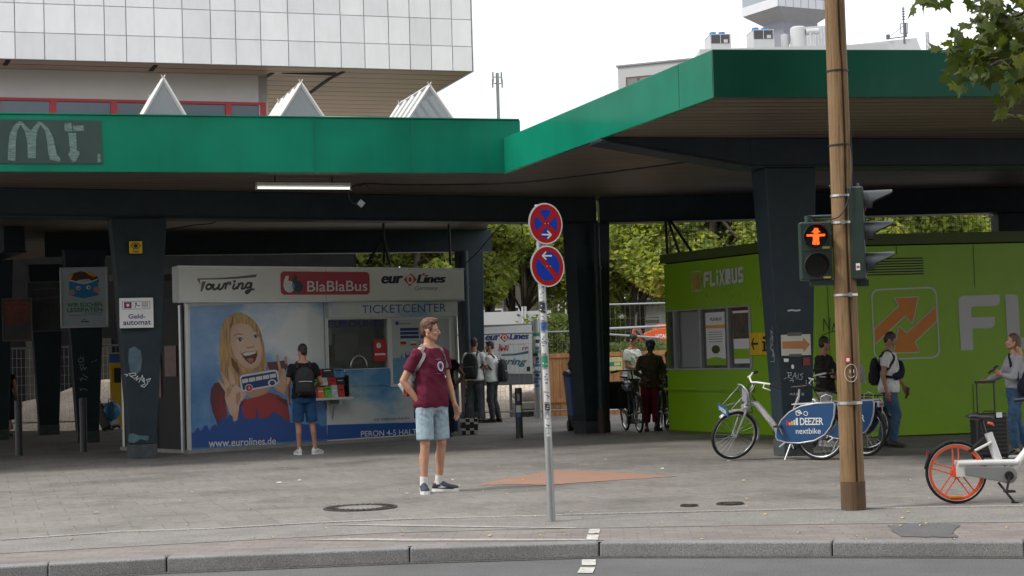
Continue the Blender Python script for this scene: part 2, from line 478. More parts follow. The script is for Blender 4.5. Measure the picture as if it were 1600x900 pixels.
for a,b in zip(L1[:-1],L1[1:]):
 n = max(1,round((b - a).length/1.0))
 for k in range(n):
  p,r = a.lerp(b,k/n),a.lerp(b,(k + 1)/n); d = (r - p).normalized(); s_ = Vector((-d.y,d.x,0))*0.035
  p = p + d*0.006; r = r - d*0.006; h = Vector((0,0,random.uniform(0.009,0.016)))
  mb.hexa([p - s_,r - s_,r + s_,p + s_],[p - s_ + h,r - s_ + h,r + s_ + h,p + s_ + h])
tag(mb.build('pavement_edging',m_edge),kind='structure')
mb = MB()
for a,b in zip(L2[:-1],L2[1:]):
 d = (b - a).normalized(); s_ = Vector((-d.y,d.x,0))*0.006; h = Vector((0,0,0.007))
 mb.hexa([a - s_,b - s_,b + s_,a + s_],[a - s_ + h,b - s_ + h,b + s_ + h,a + s_ + h])
tag(mb.build('path_joint',M('joint_dark',(0.09,0.083,0.076),0.9)),kind='structure')
mb = MB()
def pquad(m,pts,z): m.sheet([tuple(G(x,y)[:2]) + (z,) for x,y in pts])
m_line = M('faded_line',(0.33,0.312,0.29),0.9,var=0.3,scale=20,dirt=.5)
for pts in ([(470,845),(640,846.6),(915,846.0),(915,843.6),(640,843.4),(560,842.6)],[(500,821.2),(800,826.0),(900,827.0),(900,825.6),(800,824.4),(600,820.6)],
   ):
 pquad(mb,pts,0.009)
tag(mb.build('path_line',m_line),kind='structure')
mb = MB()
for pts in ([(919,835),(936,835),(938,828),(921,828)],[(916,845),(934,845),(936,837),(918,837)]):
 pquad(mb,pts,0.009)
def jag(pts,n,amp,sd):
 rg = random.Random(sd); out = []
 for a,b in zip(pts,pts[1:] + pts[:1]):
  for k in range(n):
   q = k/n; out.append((a[0] + (b[0] - a[0])*q + rg.gauss(0,amp*3),a[1] + (b[1] - a[1])*q + rg.gauss(0,amp*.45)))
 return out
def rquad(m,pts): m.sheet([tuple(G(x,y,-0.094)) for x,y in pts])
for pts in ([(902,895),(926,895),(930,886),(907,886)],[(909,883),(931,883),(931,874),(909,874)]):
 rquad(mb,pts)
tag(mb.build('road_marking',m_roadpaint),kind='structure')
mb = MB(); pquad(mb,jag([(1405,840),(1450,841),(1500,841),(1488,833),(1502,821),(1440,818),(1388,822)],6,.5,2),0.009)
tag(mb.build('asphalt_patch',m_asph),kind='structure')
def orange_mat(t,b):
 v = objvec(t); n = noise_n(t,2.5,9,0.75,v); n2 = noise_n(t,120,3,0.6,v)
 c = ramp(t,[(0.30,(0.20,0.172,0.15)),(0.46,(0.285,0.165,0.115)),(0.72,(0.35,0.18,0.115))],n.outputs['Fac']).outputs['Color']
 c = mixc(t,c,ramp(t,[(0.3,(0.75,0.75,0.75)),(0.7,(1.2,1.2,1.2))],n2.outputs['Fac']).outputs['Color'],0.7,'MULTIPLY')
 t.links.new(c,b.inputs['Base Color']); b.inputs['Roughness'].default_value = 0.9
mb = MB(); pquad(mb,jag([(748,758),(800,746),(868,735),(900,736),(960,738),(1058,745),(960,751),(900,755),(856,758.5),(800,757)],8,.7,1),0.004)
tag(mb.build('orange_paint',node_mat('orange_ground_paint',orange_mat)),kind='structure')
m_leaf_lit = M('dry_leaf',(0.45,0.30,0.12),0.8,var=0.4)
mb = MB()
for k in range(150):
 x,y = random.uniform(10,1590),random.uniform(728,846); p = G(x,y); a = random.uniform(0,6.3); r = random.uniform(0.008,0.024)
 mb.sheet([(p.x + r*math.cos(a + t)*(1 if t % 2 else 0.6),p.y + r*math.sin(a + t),0.014 + 0.006*math.sin(t*2)) for t in (0,1.2,2.6,3.6,5.0)])
tag(mb.build('leaf_litter',m_leaf_lit),kind='stuff')
m_paper = M('litter_paper',(0.62,0.62,0.60),0.8)
mb = MB()
for x,y in ((436,756),(468,752),(635,773),(946,720),(1035,734),(150,803),(300,770),(1140,722),(706,752)):
 p = G(x,y); a = random.uniform(0,3); r = random.uniform(0.02,0.05)
 mb.sheet([(p.x + r*math.cos(a + t),p.y + r*math.sin(a + t),0.014 + random.uniform(0,0.01)) for t in (0,1.3,2.9,4.4)])
tag(mb.build('paper_scraps',m_paper),kind='stuff')
m_iron = M('cast_iron',(0.075,0.066,0.058),0.6,0.6,var=0.4,scale=20,bump=0.3,bscale=80)
def manhole(px,py,r,label,group,fill=True):
 p = G(px,py)
 t = thing('manhole_cover',label,'manhole',(p.x,p.y,0),0,group)
 m = MB(); m.lathe([(r,0.001),(r,0.012),(r*0.62,0.012),(r*0.62,0.001)],n=40)
 for k in range(32):
  a = 2*PI*k/32
  m.box((r*0.81*math.cos(a),r*0.81*math.sin(a),0.014),(r*0.22,r*0.06,0.006),Matrix.Rotation(a,3,'Z'))
 m.build('rim',m_iron,t)
 m = MB(); m.lathe([(r*0.605,0.001),(r*0.605,0.010),(0.001,0.011)],n=32)
 m.build('infill',m_strip if fill else m_iron,t)
manhole(563,794,0.36,'large round iron manhole cover with grey concrete infill set in the paving','manhole covers')
manhole(1141,788,0.13,'small dark round cover nearer the wooden pole','small iron covers',False)
manhole(1077,791,0.085,'smallest dark round cover between the sign post and the wooden pole','small iron covers',False)
# ================================================================ canopies, beams, columns
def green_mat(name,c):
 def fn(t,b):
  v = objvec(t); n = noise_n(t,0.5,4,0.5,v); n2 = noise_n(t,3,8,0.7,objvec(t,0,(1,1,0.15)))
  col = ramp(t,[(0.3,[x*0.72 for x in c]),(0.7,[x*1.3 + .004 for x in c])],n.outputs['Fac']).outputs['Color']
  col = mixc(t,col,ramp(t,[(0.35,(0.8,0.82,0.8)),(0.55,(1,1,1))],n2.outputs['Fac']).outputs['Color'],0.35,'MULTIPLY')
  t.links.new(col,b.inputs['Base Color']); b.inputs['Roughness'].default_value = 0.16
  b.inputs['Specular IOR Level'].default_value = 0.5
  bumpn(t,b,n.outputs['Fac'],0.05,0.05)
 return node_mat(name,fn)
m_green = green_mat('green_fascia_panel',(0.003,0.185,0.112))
m_green_shade = green_mat('green_fascia_panel_dark',(0.002,0.050,0.031))  # same green panel with the shade of its face put into the base colour
m_seam = M('panel_seam',(0.004,0.09,0.06),0.5)
def soffit_mat(name,ang,c=(0.18,0.145,0.12)):
 def fn(t,b):
  v = objvec(t,ang)
  wv = t.nodes.new('ShaderNodeTexWave'); wv.wave_type = 'BANDS'; wv.bands_direction = 'Y'; wv.wave_profile = 'SAW'
  wv.inputs['Scale'].default_value = 1.0; wv.inputs['Distortion'].default_value = 0.0
  mp = t.nodes.new('ShaderNodeMapping'); mp.inputs['Scale'].default_value = (1,1.1,1); t.links.new(v,mp.inputs['Vector']); t.links.new(mp.outputs['Vector'],wv.inputs['Vector'])
  n = noise_n(t,0.8,8,0.7,objvec(t,ang,(0.35,3,1)))
  col = ramp(t,[(0.0,[x*0.18 for x in c]),(0.16,[x*0.25 for x in c]),(0.22,c),(1.0,[x*1.1 for x in c])],wv.outputs['Fac']).outputs['Color']
  col = mixc(t,col,ramp(t,[(0.3,(0.55,0.55,0.55)),(0.7,(1.3,1.25,1.2))],n.outputs['Fac']).outputs['Color'],0.8,'MULTIPLY')
  t.links.new(col,b.inputs['Base Color']); b.inputs['Roughness'].default_value = 0.5
 return node_mat(name,fn)
ZS = 4.2
fa,fb = G(0,268,ZS),G(792,270,ZS)
fdir = (fb - fa).normalized(); FROT = math.atan2(fdir.y,fdir.x)
fa0 = fa - fdir*9
C0,C1 = G(1120,152,ZS),G(1590,150.5,ZS)
cdir = (C1 - C0).normalized(); CROT = math.atan2(cdir.y,cdir.x)
C2 = C0 + cdir*13
m_soffit_a = soffit_mat('brown_ceiling_slats',-FROT)
m_soffit_b = soffit_mat('brown_ceiling_slats_wide_roof',-CROT)
m_deck = M('roof_felt',(0.16,0.16,0.16),0.9)
def fascia(m,a,b,z0,z1,th=0.05,inner=None):
 d = (b - a).normalized(); q = Vector((d.y,-d.x,0))*th
 m.hexa([Vector((a.x,a.y,z0)) + q,Vector((b.x,b.y,z0)) + q,Vector((b.x,b.y,z0)),Vector((a.x,a.y,z0))],
  [Vector((a.x,a.y,z1)) + q,Vector((b.x,b.y,z1)) + q,Vector((b.x,b.y,z1)),Vector((a.x,a.y,z1))])
zt = at(400,184,at(400,269,1).y*1).z
def top_z(px,py_b,py_t):
 p = G(px,py_b,ZS); return at(px,py_t,p.y).z
ZTL = top_z(400,269.5,184)
ZTR = top_z(1120,152,78)
t = thing('canopy_roof','long bus station canopy with bright green fascia above the ticket kiosk','canopy',(0,0,0),0,'green station canopies')
mb = MB(); fascia(mb,fa0,fb + fdir*0.22,ZS - 0.01,ZTL)
mb.build('fascia',m_green,t,bevel=0.01)
mb = MB()
for px in (18,170,322,645,492,760):
 p = G(px,269,ZS); q = Vector((fdir.y,-fdir.x,0))
 mb.box((p.x + q.x*0.0515,p.y + q.y*0.0515,(ZS + ZTL)/2),(0.007,0.003,ZTL - ZS - 0.03),Matrix.Rotation(FROT,3,'Z'))
mb.build('panel_joint',m_seam,t)
mb = MB(); mb.box2((0,0,0),(1,1,1))
mb = MB(); p0 = fa0 + fdir*0 ; p1 = fb + fdir*0.22
mb.hexa([p0 + Vector((0,-0.07,ZTL - ZS)),p1 + Vector((0,-0.07,ZTL - ZS)),p1 + Vector((0,0.06,ZTL - ZS)),p0 + Vector((0,0.06,ZTL - ZS))],
  [p0 + Vector((0,-0.07,ZTL - ZS + 0.018)),p1 + Vector((0,-0.07,ZTL - ZS + 0.018)),p1 + Vector((0,0.06,ZTL - ZS + 0.018)),p0 + Vector((0,0.06,ZTL - ZS + 0.018))])
mb.build('edge_trim',m_green,t)
low = [(fa0.x,fa0.y),(fb.x,fb.y),(0.9,31.6),(-0.3,33.2),(-0.55,38.4),(-8,42),(-22,46),(-22,27)]
mb = MB(); mb.slab(low,ZS,ZS + 0.06); mb.build('soffit',m_soffit_a,t)
mb = MB(); mb.slab(low,ZS + 0.3,ZTL - 0.12); mb.build('roof_deck',m_deck,t)
t = thing('canopy_roof','angular canopy corner with dark green fascia jutting out above the traffic light','canopy',(0,0,0),0,'green station canopies')
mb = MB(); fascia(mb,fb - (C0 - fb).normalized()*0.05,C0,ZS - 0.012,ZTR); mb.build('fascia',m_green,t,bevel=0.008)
mb = MB(); fascia(mb,C0 - cdir*0.048,C2,ZS - 0.012,ZTR); mb.build('fascia',m_green_shade,t,bevel=0.008)
mb = MB()
for k in (0.88,):
 p = fb.lerp(C0,k); d = (C0 - fb).normalized(); q = Vector((d.y,-d.x,0))
 mb.box((p.x + q.x*0.0515,p.y + q.y*0.0515,(ZS + ZTR)/2),(0.014,0.003,ZTR - ZS - 0.03),Matrix.Rotation(math.atan2(d.y,d.x),3,'Z'))
mb.build('panel_joint',m_seam,t)
wide = [(fb.x + 0.004,fb.y + 0.03),(C0.x,C0.y + 0.03),(C2.x,C2.y),(C2.x + 1,32.4),(0.906,31.6)]
mb = MB(); mb.slab(wide,ZS,ZS + 0.06); mb.build('soffit',m_soffit_b,t)
mb = MB(); mb.slab(wide,ZS + 0.2,ZTR - 0.1); mb.build('roof_deck',m_deck,t)
m_steel = M('blue_black_steel',(0.018,0.031,0.041),0.45,0.0,var=0.25,scale=2.5,dirt=0.12,spec=.3,bump=0.04,bscale=8)
m_steel_worn = M('worn_blue_patch',(0.075,0.135,0.17),0.5,var=0.35,scale=6)
def beam(pts,z0,z1,th,label,name='steel_beam',bottoms=None):
 t = thing(name,label,'beam',(0,0,0),0,'canopy steelwork')
 for k,(a,b) in enumerate(zip(pts[:-1],pts[1:])):
  a,b = Vector((*a,0)),Vector((*b,0)); d = (b - a).normalized(); q = Vector((-d.y,d.x,0))*th
  za,zb = (z0,z0) if bottoms is None else bottoms[k]
  V = lambda p,z: Vector((p.x,p.y,z))
  m = MB(); m.hexa([V(a,za),V(b,zb),V(b + q,zb),V(a + q,za)],[V(a,z1),V(b,z1),V(b + q,z1),V(a + q,z1)])
  m.hexa([V(a - q*0.08,za - 0.002),V(b - q*0.08,zb - 0.002),V(b + q*1.08,zb - 0.002),V(a + q*1.08,za - 0.002)],
   [V(a - q*0.08,za + 0.03),V(b - q*0.08,zb + 0.03),V(b + q*1.08,zb + 0.03),V(a + q*1.08,za + 0.03)])
  m.build('girder',m_steel,t,bevel=0.008)
 return t
A0,B0 = Vector((-5.87,27.0)),Vector((1.36,30.85))
dAB = (B0 - A0).normalized()
A9 = A0 - dAB*6
beam([(A9.x,A9.y),(B0.x + 0.2,B0.y + 0.1)],3.75,ZS - 0.004,0.4,'long dark steel beam over the ticket kiosk behind the green fascia')
beam([(B0.x + 0.25,B0.y + 0.12),(11,31.4)],3.75,ZS - 0.004,0.4,'dark steel beam at the back above the green bus office roof')
tip = Vector((1.19,22.1)); cC = Vector((3.62,22.75)); dC = (cC - tip).normalized()
c_l,c_end = cC - dC*0.45,tip + dC*12.5
beam([(tip.x,tip.y),(c_l.x,c_l.y),(c_end.x,c_end.y)],3.8,ZS - 0.004,0.42,'dark tapering cantilever beam under the jutting canopy corner',
 bottoms=[(4.14,3.8),(3.8,3.8)])
beam([(-9.5,35.2),(-0.42,38.0)],3.72,ZS - 0.004,0.3,'bluish steel beam at the rear end of the ticket kiosk')
beam([(-9.4,33.4),(-15.5,45.2)],3.70,ZS - 0.006,0.4,'dark steel beam running back over the row of pillars')
def column(c,rot,wb,wt,dep,zt_,label,plinth=True,dept=None):
 t = thing('steel_column',label,'column',(c[0],c[1],0),rot,'tapered canopy columns')
 dt = dept or dep
 m = MB(); m.hexa([(-wb/2,-dep/2,0.22),(wb/2,-dep/2,0.22),(wb/2,dep/2,0.22),(-wb/2,dep/2,0.22)],
     [(-wt/2,-dt/2,zt_),(wt/2,-dt/2,zt_),(wt/2,dt/2,zt_),(-wt/2,dt/2,zt_)])
 m.build('shaft',m_steel,t,bevel=0.012)
 m = MB(); m.box((0,0,0.11),(wb + 0.012,dep + 0.012,0.22)); m.build('plinth',M('plinth_dark',(0.05,0.06,0.065),0.75,var=0.35,scale=9,dirt=0.4),t,bevel=0.008)
 return t
colA = column((-5.86,27.1),rad(20),0.40,0.86,0.42,3.745,'tapered dark steel column with the white cash machine notice and a scrawled tag')
colB = column((1.36,30.95),rad(27),0.50,0.74,0.42,3.745,'dark steel column beside the blue bin behind the sign post')
colC = column((3.66,22.95),rad(14),0.40,0.72,0.36,3.795,'steel column with taped paper arrow and graffiti behind the silver hire bike',dept=0.5)
colD = column((-0.92,37.6),rad(17),0.42,0.55,0.4,3.715,'blue steel column behind the far end of the ticket kiosk')
colP = column((-8.22,33.2),rad(20),0.40,0.78,0.42,3.695,'dark column carrying the reading volunteers poster')
colP3 = column((-10.15,37.6),rad(20),0.42,0.76,0.42,3.69,'dark column behind the blank dark poster')
colP4 = column((-10.7,35.6),rad(20),0.5,0.8,0.42,3.69,'dark column carrying the orange and red poster')
colE = column((9.2,31.7),rad(5),0.5,0.62,0.4,3.745,'steel column rising behind the green bus office roof')
colF = column((-13.2,43.6),rad(20),0.45,0.8,0.42,3.69,'farthest dark column of the row under the canopy')
def pipe(x,y,z0,z1,r,label):
 t = thing('rain_pipe',label,'pipe',(x,y,0),0,'rain pipes')
 m = MB(); m.cyl((0,0,z0),(0,0,z1),r,n=12); m.build('downpipe',m_steel,t,smooth='auto')
 m = MB()
 for z in (0.55,1.75,2.9): m.cyl((0,0,z),(0,0,z + 0.05),r*1.25,n=12)
 m.build('bracket',m_steel,t,smooth='auto')
 m = MB(); m.cyl((0,0,0),(0,0,0.42),r*1.35,n=12); m.build('base_pipe',M('rust_pipe',(0.045,0.028,0.024),0.7,var=0.3),t,smooth='auto')
pipe(1.52,30.62,0,3.72,0.06,'dark rain pipe on the column next to the blue bin')
pipe(-1.0,37.25,0,3.7,0.075,'bluish rain pipe on the column behind the ticket kiosk')
Pa = Plane((-5.86,27.1),rad(20)).off(0.30)
def P_sign(plane,x0,y0,x1,y1):
 a = plane.uv(x0,y1); b = plane.uv(x1,y0); return a[0],a[1],b[0],b[1]
def frame_at(plane,u,z,extra=0.0):
 p = plane.o + plane.u*u + plane.n*extra
 return (p.x,p.y,z)
m_white = M('white_sheet',(0.74,0.74,0.74),0.45,var=0.04)
m_navy = M('navy_print',(0.02,0.03,0.16),0.5,var=0)
m_black = M('black_print',(0.015,0.015,0.015),0.5,var=0)
m_red = M('red_print',(0.50,0.025,0.04),0.45,var=0.05)
m_chalk = M('white_marker',(0.55,0.57,0.58),0.7,var=0.1)
def notice(name,plane,box,th,label,cat,matb,draw,group=None,depth_face=None):
 """a flat sign: root at its lower left corner on the plane; draw(lettering helper)"""
 u0,z0,u1,z1 = box
 t = thing(name,label,cat,frame_at(plane,u0,z0),plane.rot,group)
 m = MB(); m.box2((0,-th,0),(u1 - u0,0,z1 - z0)); m.build('board',matb,t,bevel=min(0.006,th/3))
 draw(t,u1 - u0,z1 - z0,-th)
 return t
def art(t,name,mat,polys,y):
 m = MB()
 for p in polys: flat(m,p,y)
 return m.build(name,mat,t)
def letter(t,items,mat,y,name='lettering'):
 m = MB()
 for it in items: text_into(m,it[0],it[1],y,*it[2:])
 return m.build(name,mat,t)
bx = P_sign(Pa,187,465,239,513)
def d_geld(t,W,H,y):
 letter(t,[('Geld-',(W*.26,H*.31,W*.76,H*.46),0.02),('automat',(W*.1,H*.10,W*.92,H*.25),0.02)],m_navy,y - 0.002)
 m = MB()
 for p in stroke([(W*.09,H*.63),(W*.9,H*.63),(W*.9,H*.88),(W*.09,H*.88),(W*.09,H*.63)],0.006): flat(m,p,y - 0.002)
 for k in range(4):
  for p in stroke([(W*(.67 + .055*k),H*.69),(W*(.67 + .055*k),H*.84)],0.006): flat(m,p,y - 0.002)
  for p in stroke([(W*.67,H*(.69 + .05*k)),(W*.835,H*(.69 + .05*k))],0.006): flat(m,p,y - 0.002)
 flat(m,ellipse(W*.49,H*.82,W*.03,H*.03),y - 0.002)
 for p in stroke([(W*.46,H*.68),(W*.49,H*.78),(W*.54,H*.74),(W*.6,H*.74)],0.012): flat(m,p,y - 0.002)
 m.build('pictogram',M('grey_print',(0.10,0.10,0.12),0.5,var=0),t)
 art(t,'emblem',m_navy,[[(W*.14,H*.66),(W*.36,H*.66),(W*.36,H*.86),(W*.14,H*.86)]],y - 0.002)
 art(t,'emblem_ring',m_red,[ellipse(W*.25,H*.76,W*.075,H*.075)],y - 0.003)
 art(t,'emblem_core',m_white,[ellipse(W*.25,H*.76,W*.04,H*.045)],y - 0.004)
notice('cash_machine_sign',Pa,bx,0.012,'white notice reading Geldautomat on the tapered column','sign',m_white,d_geld)
bx = P_sign(Pa,202,377,222,396)
m_yel = M('yellow_sign',(0.72,0.46,0.01),0.4,var=0.05)
def d_video(t,W,H,y):
 m = MB(); flat(m,ellipse(W*.5,H*.62,W*.17,H*.17),y - 0.003)
 for s_ in (1,-1):
  for p in stroke([(W*.14,H*.62),(W*.3,H*(.62 + .2*s_)),(W*.5,H*(.62 + .26*s_)),(W*.7,H*(.62 + .2*s_)),(W*.86,H*.62)],0.012): flat(m,p,y - 0.002)
 m.build('eye_symbol',m_black,t)
 letter(t,[('Video',(W*.24,H*.08,W*.76,H*.26),0.02)],m_black,y - 0.002)
notice('video_sticker',Pa,bx,0.003,'small yellow video surveillance sticker with an eye high on the column','sticker',m_yel,d_video)
def scribble(t,name,plane,y,lines,wd,mat=None):
 m = MB()
 for ln in lines:
  for p in stroke([plane.uv(*q) for q in ln],wd): flat(m,p,y)
 return m.build(name,mat or m_chalk,t)
t6 = lambda pts: [(x/4,500 + y/4) for x,y in pts]
Pa2 = Plane((-5.86,27.1),rad(20)).off(0.225)
gt = thing('graffiti_tag','white scrawled graffiti tag low on the tapered column','graffiti',(Pa2.o.x,Pa2.o.y,0),Pa2.rot,'graffiti tags')
mb = MB()
for ln in ([(778,340),(800,342),(790,352)],[(805,335),(845,332),(850,345),(815,352),(810,335)],[(815,350),(835,362)],[(838,370),(862,350),(850,378),(872,362)],
  [(868,390),(890,345),(898,388),(885,372)],[(900,362),(905,400),(880,412),(900,420),(925,395),(915,370)],[(920,372),(942,365),(930,385)]):
 for p in stroke([Pa2.uv(*q) for q in t6(ln)],0.012): flat(mb,p,0)
mb.build('marker_line',m_chalk,gt)
wp = thing('paint_patch','pale repainted patch above the scrawl on the tapered column','paint patch',(Pa2.o.x,Pa2.o.y,0),Pa2.rot,'repainted column patches')
mb = MB(); flat(mb,[Pa2.uv(*q) for q in t6([(805,180),(840,165),(880,190),(888,250),(880,315),(850,345),(815,325),(802,260)])],0.004)
mb.build('paint',m_steel_worn,wp)
wp = thing('paint_patch','flaking light blue patch just above the column plinth','paint patch',(Pa2.o.x,Pa2.o.y,0),Pa2.rot,'repainted column patches')
mb = MB(); flat(mb,[Pa2.uv(*q) for q in t6([(805,712),(830,708),(870,722),(930,725),(925,755),(880,745),(840,768),(803,765)])],0.008)
mb.build('paint',m_steel_worn,wp)
m_alu = M('aluminium_frame',(0.45,0.46,0.47),0.35,0.7,var=0.08)
m_postbg = M('poster_pale_blue',(0.42,0.52,0.60),0.4,var=0.05)
Pp = Plane((-8.22,33.2),rad(12)).off(0.36)
bx = P_sign(Pp,95,417,167.5,513)
def frame_part(t,W,H,y,wd=0.035,mat=None):
 m = MB()
 for a,b in (((0,0),(W,wd)),((0,H - wd),(W,H)),((0,wd),(wd,H - wd)),((W - wd,wd),(W,H - wd))):
  m.box2((a[0],y - 0.02,a[1]),(b[0],y + 0.001,b[1]))
 m.build('frame',mat or m_alu,t,bevel=0.004)
m_bookblue = M('book_blue',(0.02,0.23,0.52),0.5,var=0.03)
m_brown = M('hair_brown',(0.09,0.035,0.02),0.6,var=0.1)
m_skinp = M('printed_skin',(0.55,0.30,0.20),0.5,var=0.05)
m_orangep = M('printed_orange',(0.75,0.36,0.05),0.5,var=0.05)
m_greenp = M('printed_green',(0.06,0.20,0.06),0.5,var=0.02)
m_grey_print = M('grey_print',(0.10,0.10,0.12),0.5,var=0)
def d_lese(t,W,H,y):
 frame_part(t,W,H,y)
 z = lambda pts: [((x - 385)/285*W,(855 - yy)/385*H) for x,yy in pts]
 art(t,'child_hair',m_brown,[z([(445,560),(455,510),(510,495),(560,505),(610,530),(622,560),(600,580),(560,545),(500,550),(450,575)])],y - 0.002)
 art(t,'hair_band',m_orangep,[z([(535,500),(575,500),(610,525),(590,535),(560,520)]),z([(440,515),(470,505),(455,540),(438,570)])],y - 0.003)
 art(t,'open_book',m_bookblue,[z([(440,555),(500,572),(530,578),(570,568),(614,550),(612,650),(570,660),(525,668),(480,658),(440,645)])],y - 0.004)
 art(t,'page_edge',m_white,[z([(440,555),(500,572),(530,578),(570,568),(614,550),(612,544),(570,560),(530,570),(500,564),(442,547)])],y - 0.005)
 art(t,'hand',m_skinp,[z(ellipse(455,628,20,18)),z(ellipse(605,615,20,20))],y - 0.006)
 art(t,'book_eye',m_white,[z(ellipse(495,602,13,12)),z(ellipse(555,600,13,12))],y - 0.006)
 art(t,'pupil',m_black,[z(ellipse(497,603,6,6)),z(ellipse(557,601,6,6))],y - 0.007)
 letter(t,[('WIR SUCHEN',(W*.14,H*.345,W*.88,H*.415),0.03)],m_greenp,y - 0.002)
 letter(t,[('LESEPATEN',(W*.14,H*.26,W*.88,H*.33),0.03)],m_greenp,y - 0.002)
 art(t,'small_print',m_grey_print,[[(W*.5,H*.235),(W*.88,H*.235),(W*.88,H*.243),(W*.5,H*.243)],[(W*.17,H*.205),(W*.88,H*.205),(W*.88,H*.211),(W*.17,H*.211)],
  [(W*.43,H*.09),(W*.6,H*.09),(W*.6,H*.11),(W*.43,H*.11)]] + stroke([(W*.45,H*.11),(W*.5,H*.15),(W*.54,H*.11)],0.01),y - 0.002)
notice('poster',Pp,bx,0.03,'framed pale blue poster of a child behind a blue book, Wir suchen Lesepaten','poster',m_postbg,d_lese,'framed posters')
Pp3 = Plane((-10.15,37.6),rad(12)).off(0.40)
bx = P_sign(Pp3,43,439,97,519)
m_postdk = M('poster_dark',(0.03,0.035,0.04),0.3,var=0.5,scale=3)
def d_dark(t,W,H,y):
 frame_part(t,W,H,y,0.03,M('dull_frame',(0.12,0.12,0.12),0.5,var=0.1))
 art(t,'picture_band',M('poster_dim',(0.07,0.075,0.08),0.4,var=0.4),[[(W*.1,H*.6),(W*.9,H*.66),(W*.9,H*.72),(W*.1,H*.66)],[(W*.12,H*.82),(W*.85,H*.84),(W*.85,H*.87),(W*.12,H*.85)]],y - 0.002)
notice('poster',Pp3,bx,0.03,'dim dark framed poster between the orange poster and the pale blue one','poster',m_postdk,d_dark,'framed posters')
Pp4 = Plane((-10.7,35.6),rad(12)).off(0.36)
bx = P_sign(Pp4,4,465,50,534)
m_postor = M('poster_orange_red',(0.16,0.035,0.015),0.35,var=0.6,scale=4)
def d_or(t,W,H,y):
 frame_part(t,W,H,y,0.03,MATS['dull_frame'])
 m_o = M('poster_letters',(0.30,0.07,0.05),0.5,var=0)
 letter(t,[('best wa',(W*.08,H*.85,W*.9,H*.94),0.02),('to stay',(W*.08,H*.74,W*.86,H*.83),0.02)],m_o,y - 0.002)
 art(t,'dark_panel',m_postdk,[[(W*.06,H*.05),(W*.94,H*.05),(W*.94,H*.42),(W*.06,H*.36)]],y - 0.002)
notice('poster',Pp4,bx,0.03,'framed red and orange poster that begins best wa to stay','poster',m_postor,d_or,'framed posters')
Pc2 = Plane((-8.22,33.2),rad(20)).off(0.222)
gt = thing('graffiti_tag','faint white eye doodle and scribbles on the column under the reading poster','graffiti',(Pc2.o.x,Pc2.o.y,0),Pc2.rot,'graffiti tags')
mb = MB()
for ln in ([(488,250),(500,238),(515,240),(525,252),(512,264),(495,262),(488,250)],[(503,232),(505,226)],[(520,236),(524,230)],[(495,275),(510,285),(525,278)],[(500,292),(512,315),(520,292),(530,310),(540,295)],
  [(575,262),(585,258)],[(595,255),(604,248)],[(500,362),(505,380),(512,362),(540,375)],[(520,340),(530,350),(550,362)],[(500,425),(505,440),(520,428),(545,440)]):
 for p in stroke([Pc2.uv(*q) for q in t6(ln)],0.014): flat(mb,p,0)
mb.build('marker_line',M('grey_marker',(0.28,0.29,0.30),0.7),gt)
Pf = Plane((fa.x,fa.y),FROT).off(0.052)
a = Pf.uv(-120,256); b = Pf.uv(161,187);
bt = thing('faded_sign','dark board on the green fascia with ghostly M and T letter outlines','sign',(Pf.o.x,Pf.o.y,0),Pf.rot)
m_board = M('dark_sign_board',(0.035,0.065,0.06),0.35,var=0.1)
mb = MB(); mb.prism([Pf.uv(-200,184),Pf.uv(157.5,188.5),Pf.uv(161,256),Pf.uv(-200,255)],-0.012,0.0); mb.build('board',m_board,bt)
def ghost(t,b):
 v = objvec(t,0,(1,1,5)); n = noise_n(t,9,6,0.7,v)
 t.links.new(ramp(t,[(0.35,(0.06,0.11,0.10)),(0.6,(0.16,0.24,0.215)),(0.75,(0.30,0.38,0.35))],n.outputs['Fac']).outputs['Color'],b.inputs['Base Color'])
m_ghost = node_mat('old_adhesive',ghost)
z5 = lambda pts: [Pf.uv(x/6.667,170 + y/6.667) for x,y in pts]
mb = MB()
for poly in ([(80,535),(85,400),(100,270),(140,180),(200,130),(225,135),(290,200),(320,230),(350,190),(400,135),(430,138),(500,200),(550,290),(575,400),(590,470),(630,520),(625,555),(520,530),(500,460),(490,340),(470,230),(420,170),
   (385,240),(375,330),(372,515),(290,515),(285,350),(260,240),(215,165),(180,230),(165,330),(160,545)],
   [(668,155),(740,150),(755,235),(675,238)],[(760,178),(870,175),(876,230),(765,232)],[(710,250),(792,255),(800,440),(830,450),(825,480),(785,550),(755,555),(710,480),(730,440)],[(1015,475),(1040,470),(1052,555),(1015,560)]):
 flat(mb,z5(poly),-0.0145)
mb.build('letter_ghosts',m_ghost,bt)
p0,p1 = at(400,294,25.5),at(548,293.5,26.0)
zt_ = 4.03
lt = thing('tube_light','lit fluorescent tube lamp under the green fascia','lamp',((p0.x + p1.x)/2,(p0.y + p1.y)/2,4.2),math.atan2(p1.y - p0.y,p1.x - p0.x))
Lh = (p1 - p0).length/2; zc = (p0.z + p1.z)/2 - 4.2
mb = MB(); mb.box((0,0,zc + 0.055),(2*Lh,0.09,0.05)); mb.build('housing',M('lamp_housing',(0.5,0.5,0.48),0.5),lt,bevel=0.006)
mb = MB(); mb.cyl((-Lh + 0.02,0,zc),(Lh - 0.02,0,zc),0.016,n=10); mb.build('tube',M('lit_tube',(1.0,0.96,0.88),0.3,var=0,emit=1.3),lt,smooth='auto')
mb = MB(); mb.box((-Lh + 0.005,0,zc),(0.03,0.05,0.06)); mb.box((Lh - 0.005,0,zc),(0.03,0.05,0.06)); mb.build('socket',M('lamp_housing',(0.5,0.5,0.48)),lt)
